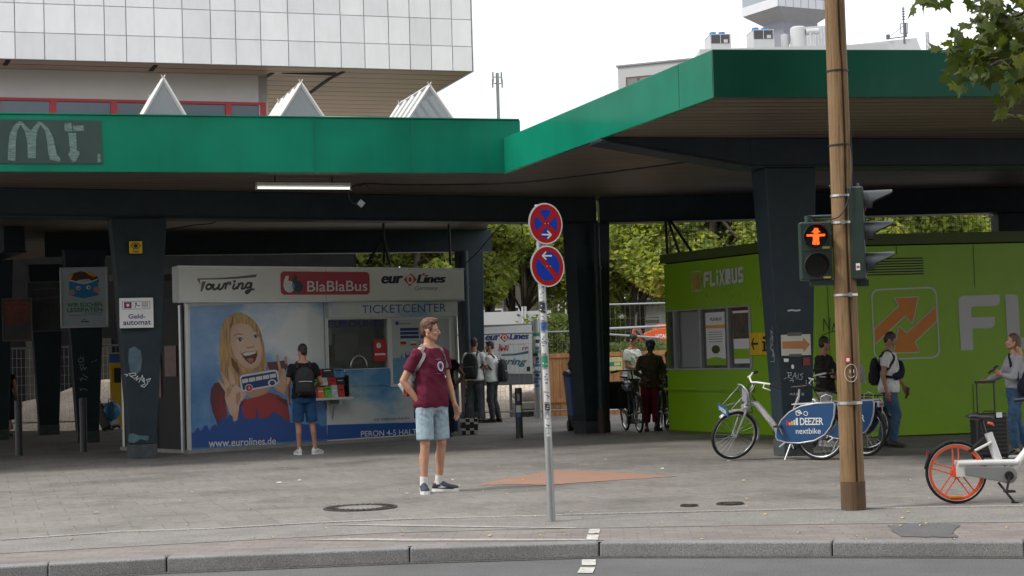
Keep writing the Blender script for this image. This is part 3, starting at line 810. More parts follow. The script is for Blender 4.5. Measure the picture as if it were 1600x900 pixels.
mb = MB(); mb.cyl((-Lh*.6,0,zc + .08),(-Lh*.6,0,0.0),0.012,n=6); mb.cyl((Lh*.6,0,zc + .08),(Lh*.6,0,0.0),0.012,n=6); mb.build('hanger',m_steel,lt)
m_cable = M('black_cable',(0.012,0.012,0.013),0.6,var=0)
def cable(name,label,pts,r,cat='cable',group='hanging cables'):
 m = MB();
 P = [Vector(p) for p in pts]; out = []
 for k in range(len(P) - 1):
  a_,b_,c_,d_ = P[max(k - 1,0)],P[k],P[k + 1],P[min(k + 2,len(P) - 1)]
  for j in range(8):
   s_ = j/8; out.append(0.5*((2*b_) + (c_ - a_)*s_ + (2*a_ - 5*b_ + 4*c_ - d_)*s_*s_ + (3*b_ - a_ - 3*c_ + d_)*s_ ** 3))
 out.append(P[-1]); m.tube(out,r,5)
 o = m.build(name,m_cable,smooth=True); return tag(o,label,cat,group)
cable('cable','black cable slung along the brown ceiling from the tube lamp',[at(548,294,25.9),at(570,287,26),at(640,289,26.3),at(800,286,26.2),at(930,272,25),at(1060,255,24),at(1095,250,23.6)],0.012)
cable('cable','thin cable loop hanging below the tube lamp to a small grey box',[at(545,297,25.9),at(546,310,25.9),at(553,318,25.9),at(560,319,25.9)],0.008)
cable('cable','short black cable loop beside the tube lamp end',[at(560,292,25.9),at(569,288,25.9),at(576,293,25.9),at(579,301,25.9)],0.01)
cable('cable','sloping cable from the beam down to the kiosk sign corner',[at(790,345,31),at(765,372,31.2),at(745,395,31.3),at(725,414,31.4)],0.010)
cable('cable','thin wire hanging below the beam in front of the green trees',[at(814,345,31),at(816,360,31),at(815,372,31)],0.009)
cable('cable','sagging cable in the dark above the ticket kiosk',[at(255,360,30),at(300,352,30.5),at(340,345,31),at(398,304,29)],0.010)
p = at(564,318,25.9)
jb = thing('junction_box','small pale box dangling on a cable beneath the lamp','cable box',p,0.3)
mb = MB(); mb.box((0,0,0),(0.09,0.05,0.09),Matrix.Rotation(0.7,3,'Y')); mb.build('casing',M('box_grey',(0.32,0.33,0.33),0.5),jb,bevel=0.006)
mb = MB(); mb.cyl((0,-0.026,0),(0,-0.035,0),0.02); mb.build('cover',M('box_grey',(0.3,0.3,0.3)),jb)
def rods(label,segs,r=0.025):
 t = thing('roof_hanger',label,'steel rods',Vector(segs[0][0]),0,'roof hanger rods'); o = Vector(segs[0][0])
 for a_,b_ in segs:
  m = MB(); m.cyl(Vector(a_) - o,Vector(b_) - o,r,n=8); m.build('rod',M('black_rod',(0.008,0.009,0.01),0.6,var=0),t,smooth='auto')
rods('black steel rods in a fan between the beam and the ticket kiosk roof',[(at(599,346,33),at(600,414,33)),(at(598,372,33),at(573,413,33)),(at(600,374,33),at(609,414,33)),(at(701,345,33.6),at(704,414,33.6))])
rods('three black rods fanning from the beam to the corner of the green bus office',[(at(1040,344,30.7),at(1043,398,30.9)),(at(1044,344,30.7),at(1061,394,30.6)),(at(1047,344,30.7),at(1080,392,30.3))])
# ================================================================ buildings behind
YB = 52.0
w0 = at(0,92,YB)
def tile_mat(t,b):
 v = objvec(t)
 n = noise_n(t,0.25,6,0.6,v)
 gi = t.nodes.new('ShaderNodeNewGeometry'); n2 = noise_n(t,2.2,6,0.7,objvec(t,0,(1,1,.35)))
 c = ramp(t,[(0.3,(0.80,0.80,0.805)),(0.7,(0.90,0.90,0.90))],n.outputs['Fac']).outputs['Color']
 c = mixc(t,c,ramp(t,[(0,(.90,.90,.905)),(1,(1.04,1.035,1.03))],gi.outputs['Random Per Island']).outputs['Color'],1.0,'MULTIPLY')
 c = mixc(t,c,ramp(t,[(.35,(.88,.87,.86)),(.6,(1,1,1))],n2.outputs['Fac']).outputs['Color'],.5,'MULTIPLY')
 t.links.new(c,b.inputs['Base Color'])
 b.inputs['Roughness'].default_value = 0.35
m_tile = node_mat('white_facade_panel',tile_mat)
m_joint = M('facade_joint',(0.36,0.35,0.345),0.8)
wa,wb_ = at(0,92,YB),at(738,112,YB)
zb = wa.z
d_ = ray(738,112); tt = (zb - EYE)/d_.z; wb_ = Vector((d_.x*tt,d_.y*tt,zb))
WROT = math.atan2(wb_.y - wa.y,wb_.x - wa.x)
Pw = Plane((wa.x,wa.y),WROT)
WL = (wb_ - wa).length
bt = thing('office_block','white panelled office block with brown slatted overhang and red framed windows','building',(wa.x,wa.y,0),WROT)
Hb = 14.0
mb = MB(); mb.box2((-14,0,zb),(WL,0.12,zb + Hb)); mb.build('panel_wall',m_joint,bt)
cols = [-150,-100,-60,-22,24,70,118,164,198,242,286,330,369,408,451,492,533,570,608,641,674,707,738]
rowz = [zb]
for py in (68,28,-12,-52,-92,-132,-170):
 rowz.append(Pw.uv(330 if py > 20 else 330,py + 0.0)[1])
rowz = [zb,Pw.uv(369,61.5)[1],Pw.uv(369,17.5)[1]]
step = rowz[2] - rowz[1]
while rowz[-1] < zb + Hb: rowz.append(rowz[-1] + step)
us = [Pw.uv(c,100)[0] for c in cols]; us[-1] = WL
us = [us[0] - 4.5,us[0] - 3,us[0] - 1.5] + us
mb = MB()
for i in range(len(us) - 1):
 for j in range(len(rowz) - 1):
  g = 0.015; tl = random.uniform(-0.006,0.006)
  x0,x1,z0,z1 = us[i] + g,us[i + 1] - g,rowz[j] + g,rowz[j + 1] - g
  mb.hexa([(x0,-0.03 + tl,z0),(x1,-0.03 - tl,z0),(x1,0.002,z0),(x0,0.002,z0)],[(x0,-0.045 + tl,z1),(x1,-0.045 - tl,z1),(x1,0.002,z1),(x0,0.002,z1)])
mb.build('facade_panel',m_tile,bt)
pe = (lambda d: Vector((d.x,d.y,0))*((zb - EYE)/d.z))(ray(612,184.5))
loc = lambda p: ((p - Pw.o).dot(Pw.u),-(p - Pw.o).dot(Pw.n))
ex,ey = loc(pe)
mb = MB(); mb.slab([(WL,0.13),(WL + 0.05,0.0),(ex + 0.05,ey),(ex - .1,ey)],zb,zb + Hb); mb.build('end_wall',m_tile,bt)
def slat2(t,b):
 v = objvec(t); wv = t.nodes.new('ShaderNodeTexWave'); wv.wave_type = 'BANDS'; wv.bands_direction = 'Y'; wv.wave_profile = 'SAW'
 wv.inputs['Scale'].default_value = 0.16*2; wv.inputs['Distortion'].default_value = 0
 t.links.new(v,wv.inputs['Vector']); n = noise_n(t,0.6,5,0.6,v)
 c = ramp(t,[(0,(0.16,0.11,0.08)),(0.1,(0.2,0.14,0.1)),(0.14,(0.60,0.45,0.33)),(1,(0.66,0.50,0.37))],wv.outputs['Fac']).outputs['Color']
 c = mixc(t,c,ramp(t,[(0.3,(0.85,0.85,0.85)),(0.7,(1.1,1.1,1.1))],n.outputs['Fac']).outputs['Color'],0.8,'MULTIPLY')
 t.links.new(c,b.inputs['Base Color']); b.inputs['Roughness'].default_value = 0.5
mb = MB(); mb.slab([(-14,0.125),(WL - 0.01,0.125),(ex - 0.11,ey),(-14,ey)],zb + 0.03,zb + 0.2); mb.build('overhang_soffit',node_mat('tan_slats',slat2),bt)
m_dkbar = M('dark_gap',(0.03,0.025,0.02),0.8)
mb = MB()
for (x0,y0,x1,y1) in ((425,114,412,122),(536,112,514,123),(514,123,480,148),(243,102,236,110),(14,92,8,101)):
 a_,b_ = [loc((lambda d: Vector((d.x,d.y,0))*((zb + 0.03 - EYE)/d.z))(ray(*q))) for q in ((x0,y0),(x1,y1))]
 for pp in stroke([a_,b_],0.14): mb.slab(pp,zb + 0.006,zb + 0.034)
a_,b_,c_ = [loc((lambda d: Vector((d.x,d.y,0))*((zb + 0.03 - EYE)/d.z))(ray(*q))) for q in ((440,114),(527,117.5),(525,113.5))]
mb.slab([a_,b_,c_],zb + 0.004,zb + 0.036)
mb.build('soffit_gap',m_dkbar,bt)
sb = 1.9
Ps = Plane(Pw.o - Pw.n*sb,WROT)
ue = Ps.uv(418,150)[0]
zw0,zw1 = Ps.uv(200,190)[1] - 1.8,Ps.uv(200,156)[1]
m_wall2 = M('pale_render_wall',(0.56,0.55,0.54),0.7,var=0.06,scale=0.6)
mb = MB(); mb.box2((-14,sb,zw1),(ue,sb + 0.3,zb + 0.02)); mb.box2((-14,sb,0),(ue,sb + 0.3,zw0)); mb.box2((-14,sb + 3,0),(ue - .05,sb + 3.2,zb)); mb.box2((ue - .3,sb,0),(ue,sb + 0.3,zb)); mb.build('set_back_wall',m_wall2,bt)
m_redfr = M('red_window_frame',(0.42,0.02,0.03),0.4,var=0.05)
def glassy(name,tint,rough=0.03,spec=0.9):
 return M(name,tint,rough,0.0,var=0.0,spec=spec,coat=1.0)
m_glass_d = M('dark_window_glass',(0.035,0.065,0.105),0.03,var=0.3,scale=.35,spec=.7)  # blue base and mottling painted in for reflected sky and trees
mullions = [Ps.uv(x,168)[0] for x in (-60,-5,83,178,268,357,411)]
for x0,x1 in zip(mullions[:-1],mullions[1:]):
 f = MB(); wdt = 0.1
 f.box2((x0 - wdt,sb - 0.02,zw0),(x0 + wdt,sb + 0.1,zw1)); f.box2((x0 + wdt,sb - 0.02,zw1 - 0.09),(x1 - wdt,sb + 0.1,zw1)); f.box2((x0 + wdt,sb - 0.02,zw0),(x1 - wdt,sb + 0.1,zw0 + .1))
 if x1 == mullions[-1]: f.box2((x1 - wdt,sb - 0.021,zw0),(x1 + wdt,sb + 0.1,zw1))
 fo = f.build('window',m_redfr,bt)
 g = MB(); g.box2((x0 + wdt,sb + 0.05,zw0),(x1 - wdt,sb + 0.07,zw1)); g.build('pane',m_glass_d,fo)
m_lightfr = M('skylight_frame',(0.56,0.55,0.53),0.5,var=0.06,dirt=0.2)
def sglass(t,b):
 b.inputs['Base Color'].default_value = (0.36,0.40,0.415,1); b.inputs['Roughness'].default_value = 0.12; b.inputs['Alpha'].default_value = 0.5
m_sglass = node_mat('milky_skylight_glass',sglass)
def skylight(ax,ay,bl,br,Y,label):
 apex = at(ax,ay,Y); b0,b1 = at(bl,186,Y),at(br,186,Y)
 z0 = ZTL - 0.11
 wdt = (b1.x - b0.x)/2*(apex.z - z0)/max(0.05,apex.z - b0.z); h = apex.z - z0; Ld = 2.3
 t = thing('roof_light',label,'roof light',(apex.x,Y,z0),FROT,'pointed roof lights')
 r = 0.028
 for y_ in (0,Ld*.25,Ld*0.5,Ld*.75,Ld):
  m = MB()
  for s_ in (-1,1): m.tube([(s_*wdt,y_,0),(0,y_,h)],r*1.2,4)
  m.build('rafter',m_lightfr,t)
 m = MB()
 for s_ in (-1,1): m.tube([(s_*wdt,-0.01,0.03),(s_*wdt,Ld,0.03)],r*1.3,4)
 m.tube([(0,-0.02,h),(0,Ld,h)],r*1.3,4); m.build('rail',m_lightfr,t)
 for y_ in (0.0,Ld - .012): m = MB(); m.prism([(-wdt + .03,0.02),(wdt - .03,0.02),(0,h - .03)],y_,y_ + 0.012); m.build('gable_pane',m_sglass,t)
 for s_ in (-1,1):
  m = MB(); m.hexa([(s_*wdt,0.02,0.03),(s_*wdt,Ld - .02,0.03),(s_*(wdt - .015),Ld - .02,0.03),(s_*(wdt - .015),0.02,0.03)],[(s_*.015,0.02,h - .02),(s_*.015,Ld - .02,h - .02),(0,Ld - .02,h - .02),(0,0.02,h - .02)])
  m.build('side_pane',m_sglass,t)
 m = MB()
 for s_ in (-1,1): m.tube([(0,0,h),(s_*0.035,0,h + 0.07)],0.010,5); m.tube([(0,Ld,h),(s_*0.035,Ld,h + 0.07)],0.010,5)
 m.build('finial',m_lightfr,t)
skylight(255,123,232,303,30.0,'pointed glass roof light in front of the red framed windows')
skylight(470,130,444,516,30.6,'pointed glass roof light in front of the brown slatted overhang')
skylight(671,134,645,716,31.3,'pointed glass roof light by the corner of the white office block')
def mast(px,py_top,py_base,Y,label,arms,r=0.07,name='antenna_mast'):
 p = at(px,py_base,Y); top = at(px,py_top,Y).z
 t = thing(name,label,'antenna mast',(p.x,p.y,0),0.3,'antenna masts')
 mm = M('mast_grey',(0.36,0.37,0.38),0.6)
 m = MB(); n = 26; hh = top
 a = r*1.3
 for k in range(3):
  an = 2*PI*k/3; m.cyl((a*math.cos(an),a*math.sin(an),0),(a*math.cos(an),a*math.sin(an),hh),0.028,n=6)
 for j in range(int(hh/0.35)):
  for k in range(3):
   a0,a1 = 2*PI*k/3,2*PI*(k + 1)/3
   m.cyl((a*math.cos(a0),a*math.sin(a0),j*.35),(a*math.cos(a1),a*math.sin(a1),j*.35 + .35),0.014,n=4)
 m.build('lattice',mm,t)
 for zz,L,h2 in arms:
  m = MB(); m.cyl((-L,0,top - zz),(L,0,top - zz),0.02,n=6); m.cyl((-L,0,top - zz - h2),(-L,0,top - zz + h2),0.03,n=6); m.cyl((L,0,top - zz - h2),(L,0,top - zz + h2),0.03,n=6)
  m.build('antenna',mm,t)
mast(779,114,190,62,'thin lattice antenna mast rising beyond the long green fascia',[(0.15,0.16,.18),(0.38,0.18,.15)],0.028)
m_wwall = M('white_render',(0.45,0.455,0.46),0.6,var=0.04,scale=0.4)
p0,p1 = at(965,105,75),at(1100,92,73.4)
wt = thing('rooftop_house','white flat roofed building with a brown window seen above the green canopy edge','building',(p0.x,p0.y,0),math.atan2(p1.y - p0.y,p1.x - p0.x))
wl = (p1 - p0).xy.length
mb = MB(); mb.box2((0,0,0),(wl,8,p0.z)); mb.build('wall',m_wwall,wt)
mb = MB(); mb.box2((-0.06,-0.06,p0.z),(wl + .06,8,p0.z + 0.07)); mb.build('roof_edge',M('roof_trim',(0.25,0.25,0.25),0.5),wt)
Pq = Plane((p0.x,p0.y),math.atan2(p1.y - p0.y,p1.x - p0.x)); u0,z1 = Pq.uv(978,121); u1,z0 = Pq.uv(1040,140)
f = MB(); f.box2((u0,-0.02,z0 - 1.2),(u1,-0.003,z1)); fo = f.build('window',M('brown_window_frame',(0.12,0.07,0.05),0.5),wt)
m_glass_l = glassy('pale_window_glass',(0.16,0.17,0.18),0.05)
for k in range(3):
 a0 = u0 + .08 + (u1 - u0 - .1)*k/3; g = MB(); g.box2((a0,-0.04,z0 - 1.1),(a0 + (u1 - u0 - .1)/3 - .1,-0.022,z1 - .08)); g.build('pane',m_glass_l,fo)
YR = 88.0
rb0 = at(1085,80,YR)
rt = thing('rooftop_house','long white roof with plant behind the dark green canopy fascia','building',(rb0.x,YR,0),0)
zr = rb0.z - 0.5
mb = MB(); mb.box2((0,0,0),(26,14,zr)); mb.build('wall',m_wwall,rt)
q = lambda px,py,Y=YR: (at(px,py,Y).x - rb0.x,at(px,py,Y).z)
mb = MB(); mb.prism([q(1318,82,YR + 2),q(1318,71,YR + 2),q(1432,59,YR + 2),q(1441,82,YR + 2)],2,12); mb.build('sloped_roof',m_wwall,rt)
mb = MB(); mb.prism([q(1258,82,YR + 5),q(1258,42,YR + 5),q(1300,39,YR + 5),q(1300,82,YR + 5)],5,12); mb.build('clad_box',M('clad_white',(0.46,0.47,0.49),0.5,var=0.06),rt)
mb = MB()
for k in range(8):
 xx = q(1264 + 4.6*k,60,YR + 5)[0]; mb.box2((xx,4.96,zr),(xx + 0.05,4.998,q(1280,42.5,YR + 5)[1]))
mb.build('cladding_rib',M('clad_rib',(0.5,0.51,0.53),0.5),rt)
m_acdark = M('chiller_grille',(0.055,0.052,0.055),0.6)
m_acblue = M('chiller_blue_cap',(0.03,0.16,0.45),0.4)
def chiller(px0,px1,pyt,pym,pyb,label):
 a_ = at(px0,pyb,YR - 3); b_ = at(px1,pyb,YR - 3); zt2,zm = at(px0,pyt,YR - 3).z,at(px0,pym,YR - 3).z
 zg = a_.z - 0.25; W = b_.x - a_.x
 t = thing('rooftop_chiller',label,'air conditioner',(a_.x,YR - 3,zg),0.08,'rooftop chillers')
 m = MB(); m.box2((0,0,0),(W,1.6,zm - zg)); m.box2((0,0.05,zm - zg),(0.05,1.6,zt2 - zg)); m.box2((W - .08,0.05,zm - zg),(W,1.6,zt2 - zg)); m.box2((W*.47,-.02,zm - zg),(W*.5,0.2,zt2 - zg)); m.box2((0,0.03,zt2 - zg - .05),(W,1.6,zt2 - zg))
 m.build('casing',m_wwall,t)
 m = MB(); m.box2((0.05,-0.01,zm - zg),(W - .08,1.5,zt2 - zg - .05)); m.build('grille',m_acdark,t)
 for k in (0.27,0.72):
  m = MB(); m.cyl((W*k,.8,zt2 - zg),(W*k,.8,zt2 - zg + .22),W*.19,W*.16,14); m.build('fan_cowl',m_acblue,t)
 m = MB(); m.box2((W*.64,-0.03,zm - zg + .03),(W*.84,-0.012,zm - zg + .19)); m.build('label_plate',m_wwall,t)
mb_roof = at(1112,75,YR - 3).z - 0.25
mb = MB(); mb.box2((-.2,-4.2,0),(9,-0.001,min(mb_roof,zr))); mb.build('plant_deck',m_wwall,rt)
chiller(1111,1143,53,68,78,'grey rooftop chiller with blue fan caps standing alone above the canopy corner')
chiller(1178,1211,46,61,78,'grey rooftop chiller with blue fan caps below the control tower')
tk = at(1248,76,YR - 2); tz = at(1248,42,YR - 2).z
t = thing('rooftop_tank','white cylindrical tank with pipework beside the wooden pole on the far roof','tank',(tk.x,tk.y,tk.z - 0.3),0)
hh = tz - tk.z + 0.3
mb = MB(); mb.lathe([(0.001,hh),(0.3,hh),(0.38,hh - .06),(0.4,hh - .14),(0.4,0),(0.001,0)],n=24); mb.build('vessel',m_wwall,t,smooth='auto')
mb = MB(); mb.lathe([(0.001,hh*.78),(0.2,hh*.74),(0.2,0),(0.001,0)],(-0.66,0.1,0),16); mb.build('small_vessel',m_wwall,t,smooth='auto')
mb = MB(); mb.tube([(0.35,-0.2,hh*.78),(1.0,-0.2,hh*.80)],0.16,12); mb.tube([(0.55,-0.3,0),(0.55,-0.3,hh*.75)],0.06,8); mb.tube([(0.7,-0.3,0),(0.7,-0.3,hh*.7)],0.05,8); mb.build('pipework',M('pipe_light',(0.5,0.5,0.5),0.4,0.3),t,smooth='auto')
p = at(1413,62,90)
t = thing('roof_antenna','dark cluster antenna on the sloped white roof','antenna',(p.x,90,p.z - 0.2),0,'antenna masts')
m_dkm = M('antenna_dark',(0.09,0.09,0.10),0.5)
tz = at(1413,10,90).z - p.z + .2
mb = MB(); mb.cyl((0,0,0),(0,0,tz),0.05,0.03,8); mb.build('pole',m_dkm,t)
zz = lambda py: at(1413,py,90).z - p.z + .2
mb = MB(); mb.cyl((0.06,0,zz(58)),(0.06,0,zz(36)),0.09,n=8); mb.build('dipole',m_dkm,t)
mb = MB()
for p_ in stroke([(-.17,zz(52)),(-.17,zz(37)),(.2,zz(37)),(.2,zz(52)),(-.17,zz(52))],0.035): mb.prism(p_,-0.02,0.02)
mb.build('antenna_frame',m_dkm,t)
mb = MB()
for k in range(5): mb.cyl((-.08,0,zz(30 - 4*k)),(.08,0,zz(30 - 4*k)),0.03,n=6)
mb.build('rung',m_dkm,t)
mb = MB(); mb.cyl((0,0,zz(40)),(-0.9,0,zz(60)),0.015,n=5); mb.cyl((-0.75,0,zz(59.5)),(0,0,zz(57.5)),0.03,n=5); mb.box((-.85,0,zz(57)),(.16,.2,.24)); mb.build('stay',m_dkm,t)
mast(1450,50,80,95,'faint thin mast close to the overhanging leaves',[(0.2,0.08,.2)],0.07)
YT = 110.0
tc_ = at(1235,40,YT)
tt = thing('control_tower','grey bus station control tower with flared glazed cabin beside the wooden pole','tower',(tc_.x,YT,0),rad(28))
zf = lambda py: at(1232,py,YT).z
m_tw = M('tower_grey',(0.19,0.20,0.24),0.5,var=0.06,scale=0.3)
m_twl = M('tower_pale',(0.55,0.56,0.60),0.45,var=0.04)
mb = MB(); mb.box2((-1.35,-1.05,0),(1.35,1.05,zf(22))); mb.build('shaft',m_tw,tt)
mb = MB(); a1,a2 = 1.3,2.35
mb.hexa([(-1.2,-a1*.8,zf(41)),(1.2,-a1*.8,zf(41)),(1.2,a1*.8,zf(41)),(-1.2,a1*.8,zf(41))],[(-a2,-a2*.8,zf(22)),(a2,-a2*.8,zf(22)),(a2,a2*.8,zf(22)),(-a2,a2*.8,zf(22))]); mb.build('flared_underside',M('tower_mid',(0.30,0.31,0.33),0.5,var=0.05),tt)
mb = MB(); mb.box2((-a2 - .03,-a2*.8 - .03,zf(22)),(a2 + .03,a2*.8 + .03,zf(8))); mb.build('parapet_band',m_twl,tt)
mb = MB()
for k in range(9):
 x = -a2 + (2*a2)*k/8; mb.box((x,-a2*.8 - .035,(zf(22) + zf(8))/2),(0.02,0.02,zf(8) - zf(22) - .02))
mb.build('band_joint',m_tw,tt)
mb = MB(); mb.box2((-a2,-a2*.8,zf(8)),(a2,a2*.8,zf(-40))); mb.build('cabin_glazing',glassy('tower_glass',(0.16,0.20,0.23),0.05),tt)
mb = MB()
for k in range(6):
 x = -a2 + (2*a2)*k/5; mb.box((x,-a2*.8 - .03,(zf(8) + zf(-40))/2),(0.08,0.06,zf(-40) - zf(8)))
mb.build('mullion',m_tw,tt)
mb = MB(); mb.box2((-a2 - .3,-a2 - .3,zf(-40)),(a2 + .3,a2 + .3,zf(-44))); mb.build('cap_roof',m_twl,tt)
# ================================================================ behind the station: site, fence, hoardings, trees
m_sand = node_mat('sand_heap',speckle((0.42,0.34,0.26),(0.66,0.56,0.45),1.4,26))
def heap(label,cx,cy,rx,ry,h,seed,group='sand heaps'):
 m = MB(); n,r_ = 40,10; vs = []; fs = []
 for j in range(r_ + 1):
  for i in range(n):
   a = 2*PI*i/n; q_ = j/r_
   x,y = cx + rx*q_*math.cos(a),cy + ry*q_*math.sin(a)
   z = h*(1 - q_ ** 1.7)*(1 + 0.35*noise.noise((x*.7 + seed,y*.7,seed))) + 0.06*noise.noise((x*3,y*3,seed))
   vs.append((x,y,max(-0.112,z - 0.1)))
 for j in range(r_):
  for i in range(n): fs.append((j*n + i,j*n + (i + 1) % n,(j + 1)*n + (i + 1) % n,(j + 1)*n + i))
 m.add(vs,fs); o = m.build('sand_heap',m_sand,smooth=True); tag(o,label,'sand heap',group); return o
heap('pale heap of sand behind the fence between the dark columns',-9.5,44.5,5.2,2.4,1.15,3.0)
heap('pale sand heap under the fenced coach billboard',-0.6,41.6,2.6,1.6,0.95,9.0)
m_stone = M('pale_rubble',(0.40,0.36,0.32),0.85,var=0.25,scale=5,bump=0.3,bscale=14)
for k,(px,py,r) in enumerate(((818,640,.22),(826,622,.19),(833,636,.16),(812,618,.14),(838,618,.20),(806,630,.14))):
 p = at(px,py,40.2 + 0.12*k)
 m = MB(); m.ell((0,0,0),(r*1.2,r,r*.8),Matrix.Rotation(k,3,'Y'),12,8)
 o = m.build('rubble_stone',m_stone,smooth=True); o.location = (p.x,p.y,p.z); o.rotation_euler = (k,k*2,k)
 for v in o.data.vertices: v.co *= 1 + 0.35*noise.noise(v.co*4 + Vector((k*3,0,0)))
 tag(o,('largest pale stone at the middle of the rubble behind the fence','rounded pale stone near the top of the rubble behind the fence','pale stone low in the rubble beside the stickered lamp post','small pale stone high in the rubble on the side of the two men','big pale stone high in the rubble beside the stickered lamp post','small pale stone at the edge of the rubble towards the bollard')[k],'stone','rubble on the sand heap')
p = at(823,655,39.9); o = thing('concrete_slab','grey broken concrete slab lying under the rubble behind the fence','slab',(p.x,p.y,0),0.1)
mb = MB(); mb.box((0,0,0.25),(0.62,0.4,0.16)); mb.build('slab_block',M('concrete',(0.36,0.34,0.32),0.8,var=0.2),o,bevel=0.02)
mb = MB(); mb.box((-.2,0,0.08),(0.1,0.35,0.17)); mb.box((.2,0,0.08),(0.1,0.35,0.17)); mb.build('support_block',M('concrete',(0.36,0.34,0.32)),o)
m_galv = M('galvanised',(0.36,0.37,0.38),0.4,0.6,var=0.1)
m_fence_ft = M('fence_foot',(0.03,0.03,0.03),0.9)
def site_fence(a,b,h,n,label0,zb_=0.1):
 a,b = Vector(a),Vector(b)
 for k in range(n):
  p,r = a.lerp(b,k/n),a.lerp(b,(k + 1)/n); L = (r - p).length; ro = math.atan2(r.y - p.y,r.x - p.x)
  t = thing('fence_panel',label0[k] if isinstance(label0,list) else label0,'fence',(p.x,p.y,0),ro,'site fence panels')
  m = MB()
  for x in (0.03,L - 0.03): m.cyl((x,0,0.02),(x,0,h),0.021,n=8)
  m.cyl((0.03,0,h - .02),(L - .03,0,h - .02),0.02,n=8); m.cyl((0.03,0,0.16),(L - .03,0,0.16),0.018,n=8); m.build('frame',m_galv,t,smooth='auto')
  m = MB(); nx = int(L/0.11)
  for i in range(nx): x = 0.05 + (L - .1)*i/nx; m.box((x,0,(h + .16)/2),(0.004,0.004,h - .2))
  for j in range(8): m.box((L/2,0.003,.2 + (h - .25)*j/8),(L - .08,0.004,0.004))
  m.build('wire_mesh',m_galv,t)
  m = MB(); m.box((0,0.0,0.06),(0.22,0.62,0.12)); m.build('foot',m_fence_ft,t)
fh = at(800,519,38.2).z
site_fence((-1.35,38.9,0),(2.0,38.3,0),fh,1,'welded mesh fence panel in front of the coach billboard and rubble')
site_fence((1.42,37.6,0),(4.9,38.0,0),fh + 0.55,1,'welded mesh fence panel in front of the orange hoarding')
site_fence((-12.2,41.2,0),(-5.2,40.2,0),1.95,2,['welded mesh fence panel in the dark beyond the poster columns','welded mesh fence panel left of the ticket kiosk near the sand'])
def wood(name,c,ang=0.0,sc=(18,18,0.6)):
 def fn(t,b):
  v = objvec(t,0,sc); n = noise_n(t,1.0,6,0.65,v); n2 = noise_n(t,1.5,7,0.7,objvec(t))
  col = ramp(t,[(0.3,[x*0.42 for x in c]),(0.48,c),(0.72,[min(1,x*1.4) for x in c])],n.outputs['Fac']).outputs['Color']
  col = mixc(t,col,ramp(t,[(0.3,(0.6,0.58,0.56)),(0.65,(1.1,1.1,1.1))],n2.outputs['Fac']).outputs['Color'],0.7,'MULTIPLY')
  t.links.new(col,b.inputs['Base Color']); b.inputs['Roughness'].default_value = 0.75
  bumpn(t,b,n.outputs['Fac'],0.35,0.01)
 return node_mat(name,fn)
m_ply = wood('orange_boards',(0.50,0.235,0.09),sc=(7,7,0.5))
h0,h1 = at(845,654,39.6),at(1054,652,40.4)
ht = thing('board_hoarding','orange brown timber hoarding behind the station fence','hoarding',(h0.x,h0.y,0),math.atan2(h1.y - h0.y,h1.x - h0.x))
HL = (h1 - h0).xy.length + .8; hz = at(870,551,39.6).z
mb = MB(); n = int(HL/.16)
for k in range(n):
 x = HL*k/n; mb.box2((x + .004,random.uniform(0,.012),-0.05),(x + HL/n - .004,.045,hz - .05 + random.uniform(-.012,.012)))
mb.build('boards',m_ply,ht)
mb = MB(); mb.box2((-.02,-0.03,hz - .12),(HL,-0.001,hz - .02)); mb.box2((-.02,-0.03,.3),(HL,-0.001,.4)); mb.build('rail',m_ply,ht)
Ph = Plane((h0.x,h0.y),ht.rotation_euler.z).off(0.055)
bx = P_sign(Ph,930,558,972,580)
def d_route(t,W,H,y):
 art(t,'arrow',M('teal_print',(0.03,0.22,0.22),0.5,var=0),[[(W*.1,H*.5),(W*.38,H*.8),(W*.38,H*.66),(W*.95,H*.66),(W*.95,H*.34),(W*.38,H*.34),(W*.38,H*.2)]],y - 0.002)
 art(t,'symbol_box',m_yel2,[[(W*.7,H*.38),(W*.92,H*.38),(W*.92,H*.62),(W*.7,H*.62)]],y - 0.004)
m_yel2 = M('pale_yellow_sign',(0.66,0.58,0.26),0.5,var=0.05)
notice('direction_board',Ph,bx,0.01,'pale yellow board with teal arrow on the orange hoarding','sign',m_yel2,d_route)
b0,b1 = at(748,603,39.6),at(833,601,39.5)
Pbb = Plane((b0.x,b0.y),math.atan2(b1.y - b0.y,b1.x - b0.x))
W = (b1 - b0).xy.length; z0,z1 = b0.z,at(748,508,39.6).z
m_greyb = M('billboard_grey',(0.17,0.18,0.19),0.5,var=0.06)
m_eublue = M('coach_navy',(0.03,0.05,0.22),0.5,var=0)
m_teal = M('touring_teal',(0.02,0.16,0.21),0.5,var=0)
t = thing('billboard','grey coach company billboard on a post behind the fence and two men','billboard',(b0.x,b0.y,0),Pbb.rot)
mb = MB(); mb.box2((-.35,0,z0),(W,.12,z1)); mb.build('panel',m_greyb,t,bevel=0.01)
z4 = lambda X,Y: Pbb.uv(700 + X/4.788,500 + Y/4.788)
mb = MB(); mb.prism([z4(270,400),z4(632,402),z4(625,35),z4(270,55)],-0.012,0); mb.build('white_face',m_white,t)
mb = MB()
for dx_ in (-3,-1,1,3): text_into(mb,'eur',(z4(282 + dx_,155),z4(388 + dx_,150),z4(388 + dx_,112),z4(282 + dx_,116)),-0.016 - .0003*dx_,0.015,0.2); text_into(mb,'Lines',(z4(462 + dx_,147),z4(603 + dx_,142),z4(603 + dx_,92),z4(462 + dx_,98)),-0.016 - .0003*dx_,0.015,0.2)
mb.build('lettering',m_eublue,t)
art(t,'diamond',m_red,[[z4(388,132),z4(424,98),z4(460,130),z4(424,166)]],-0.016)
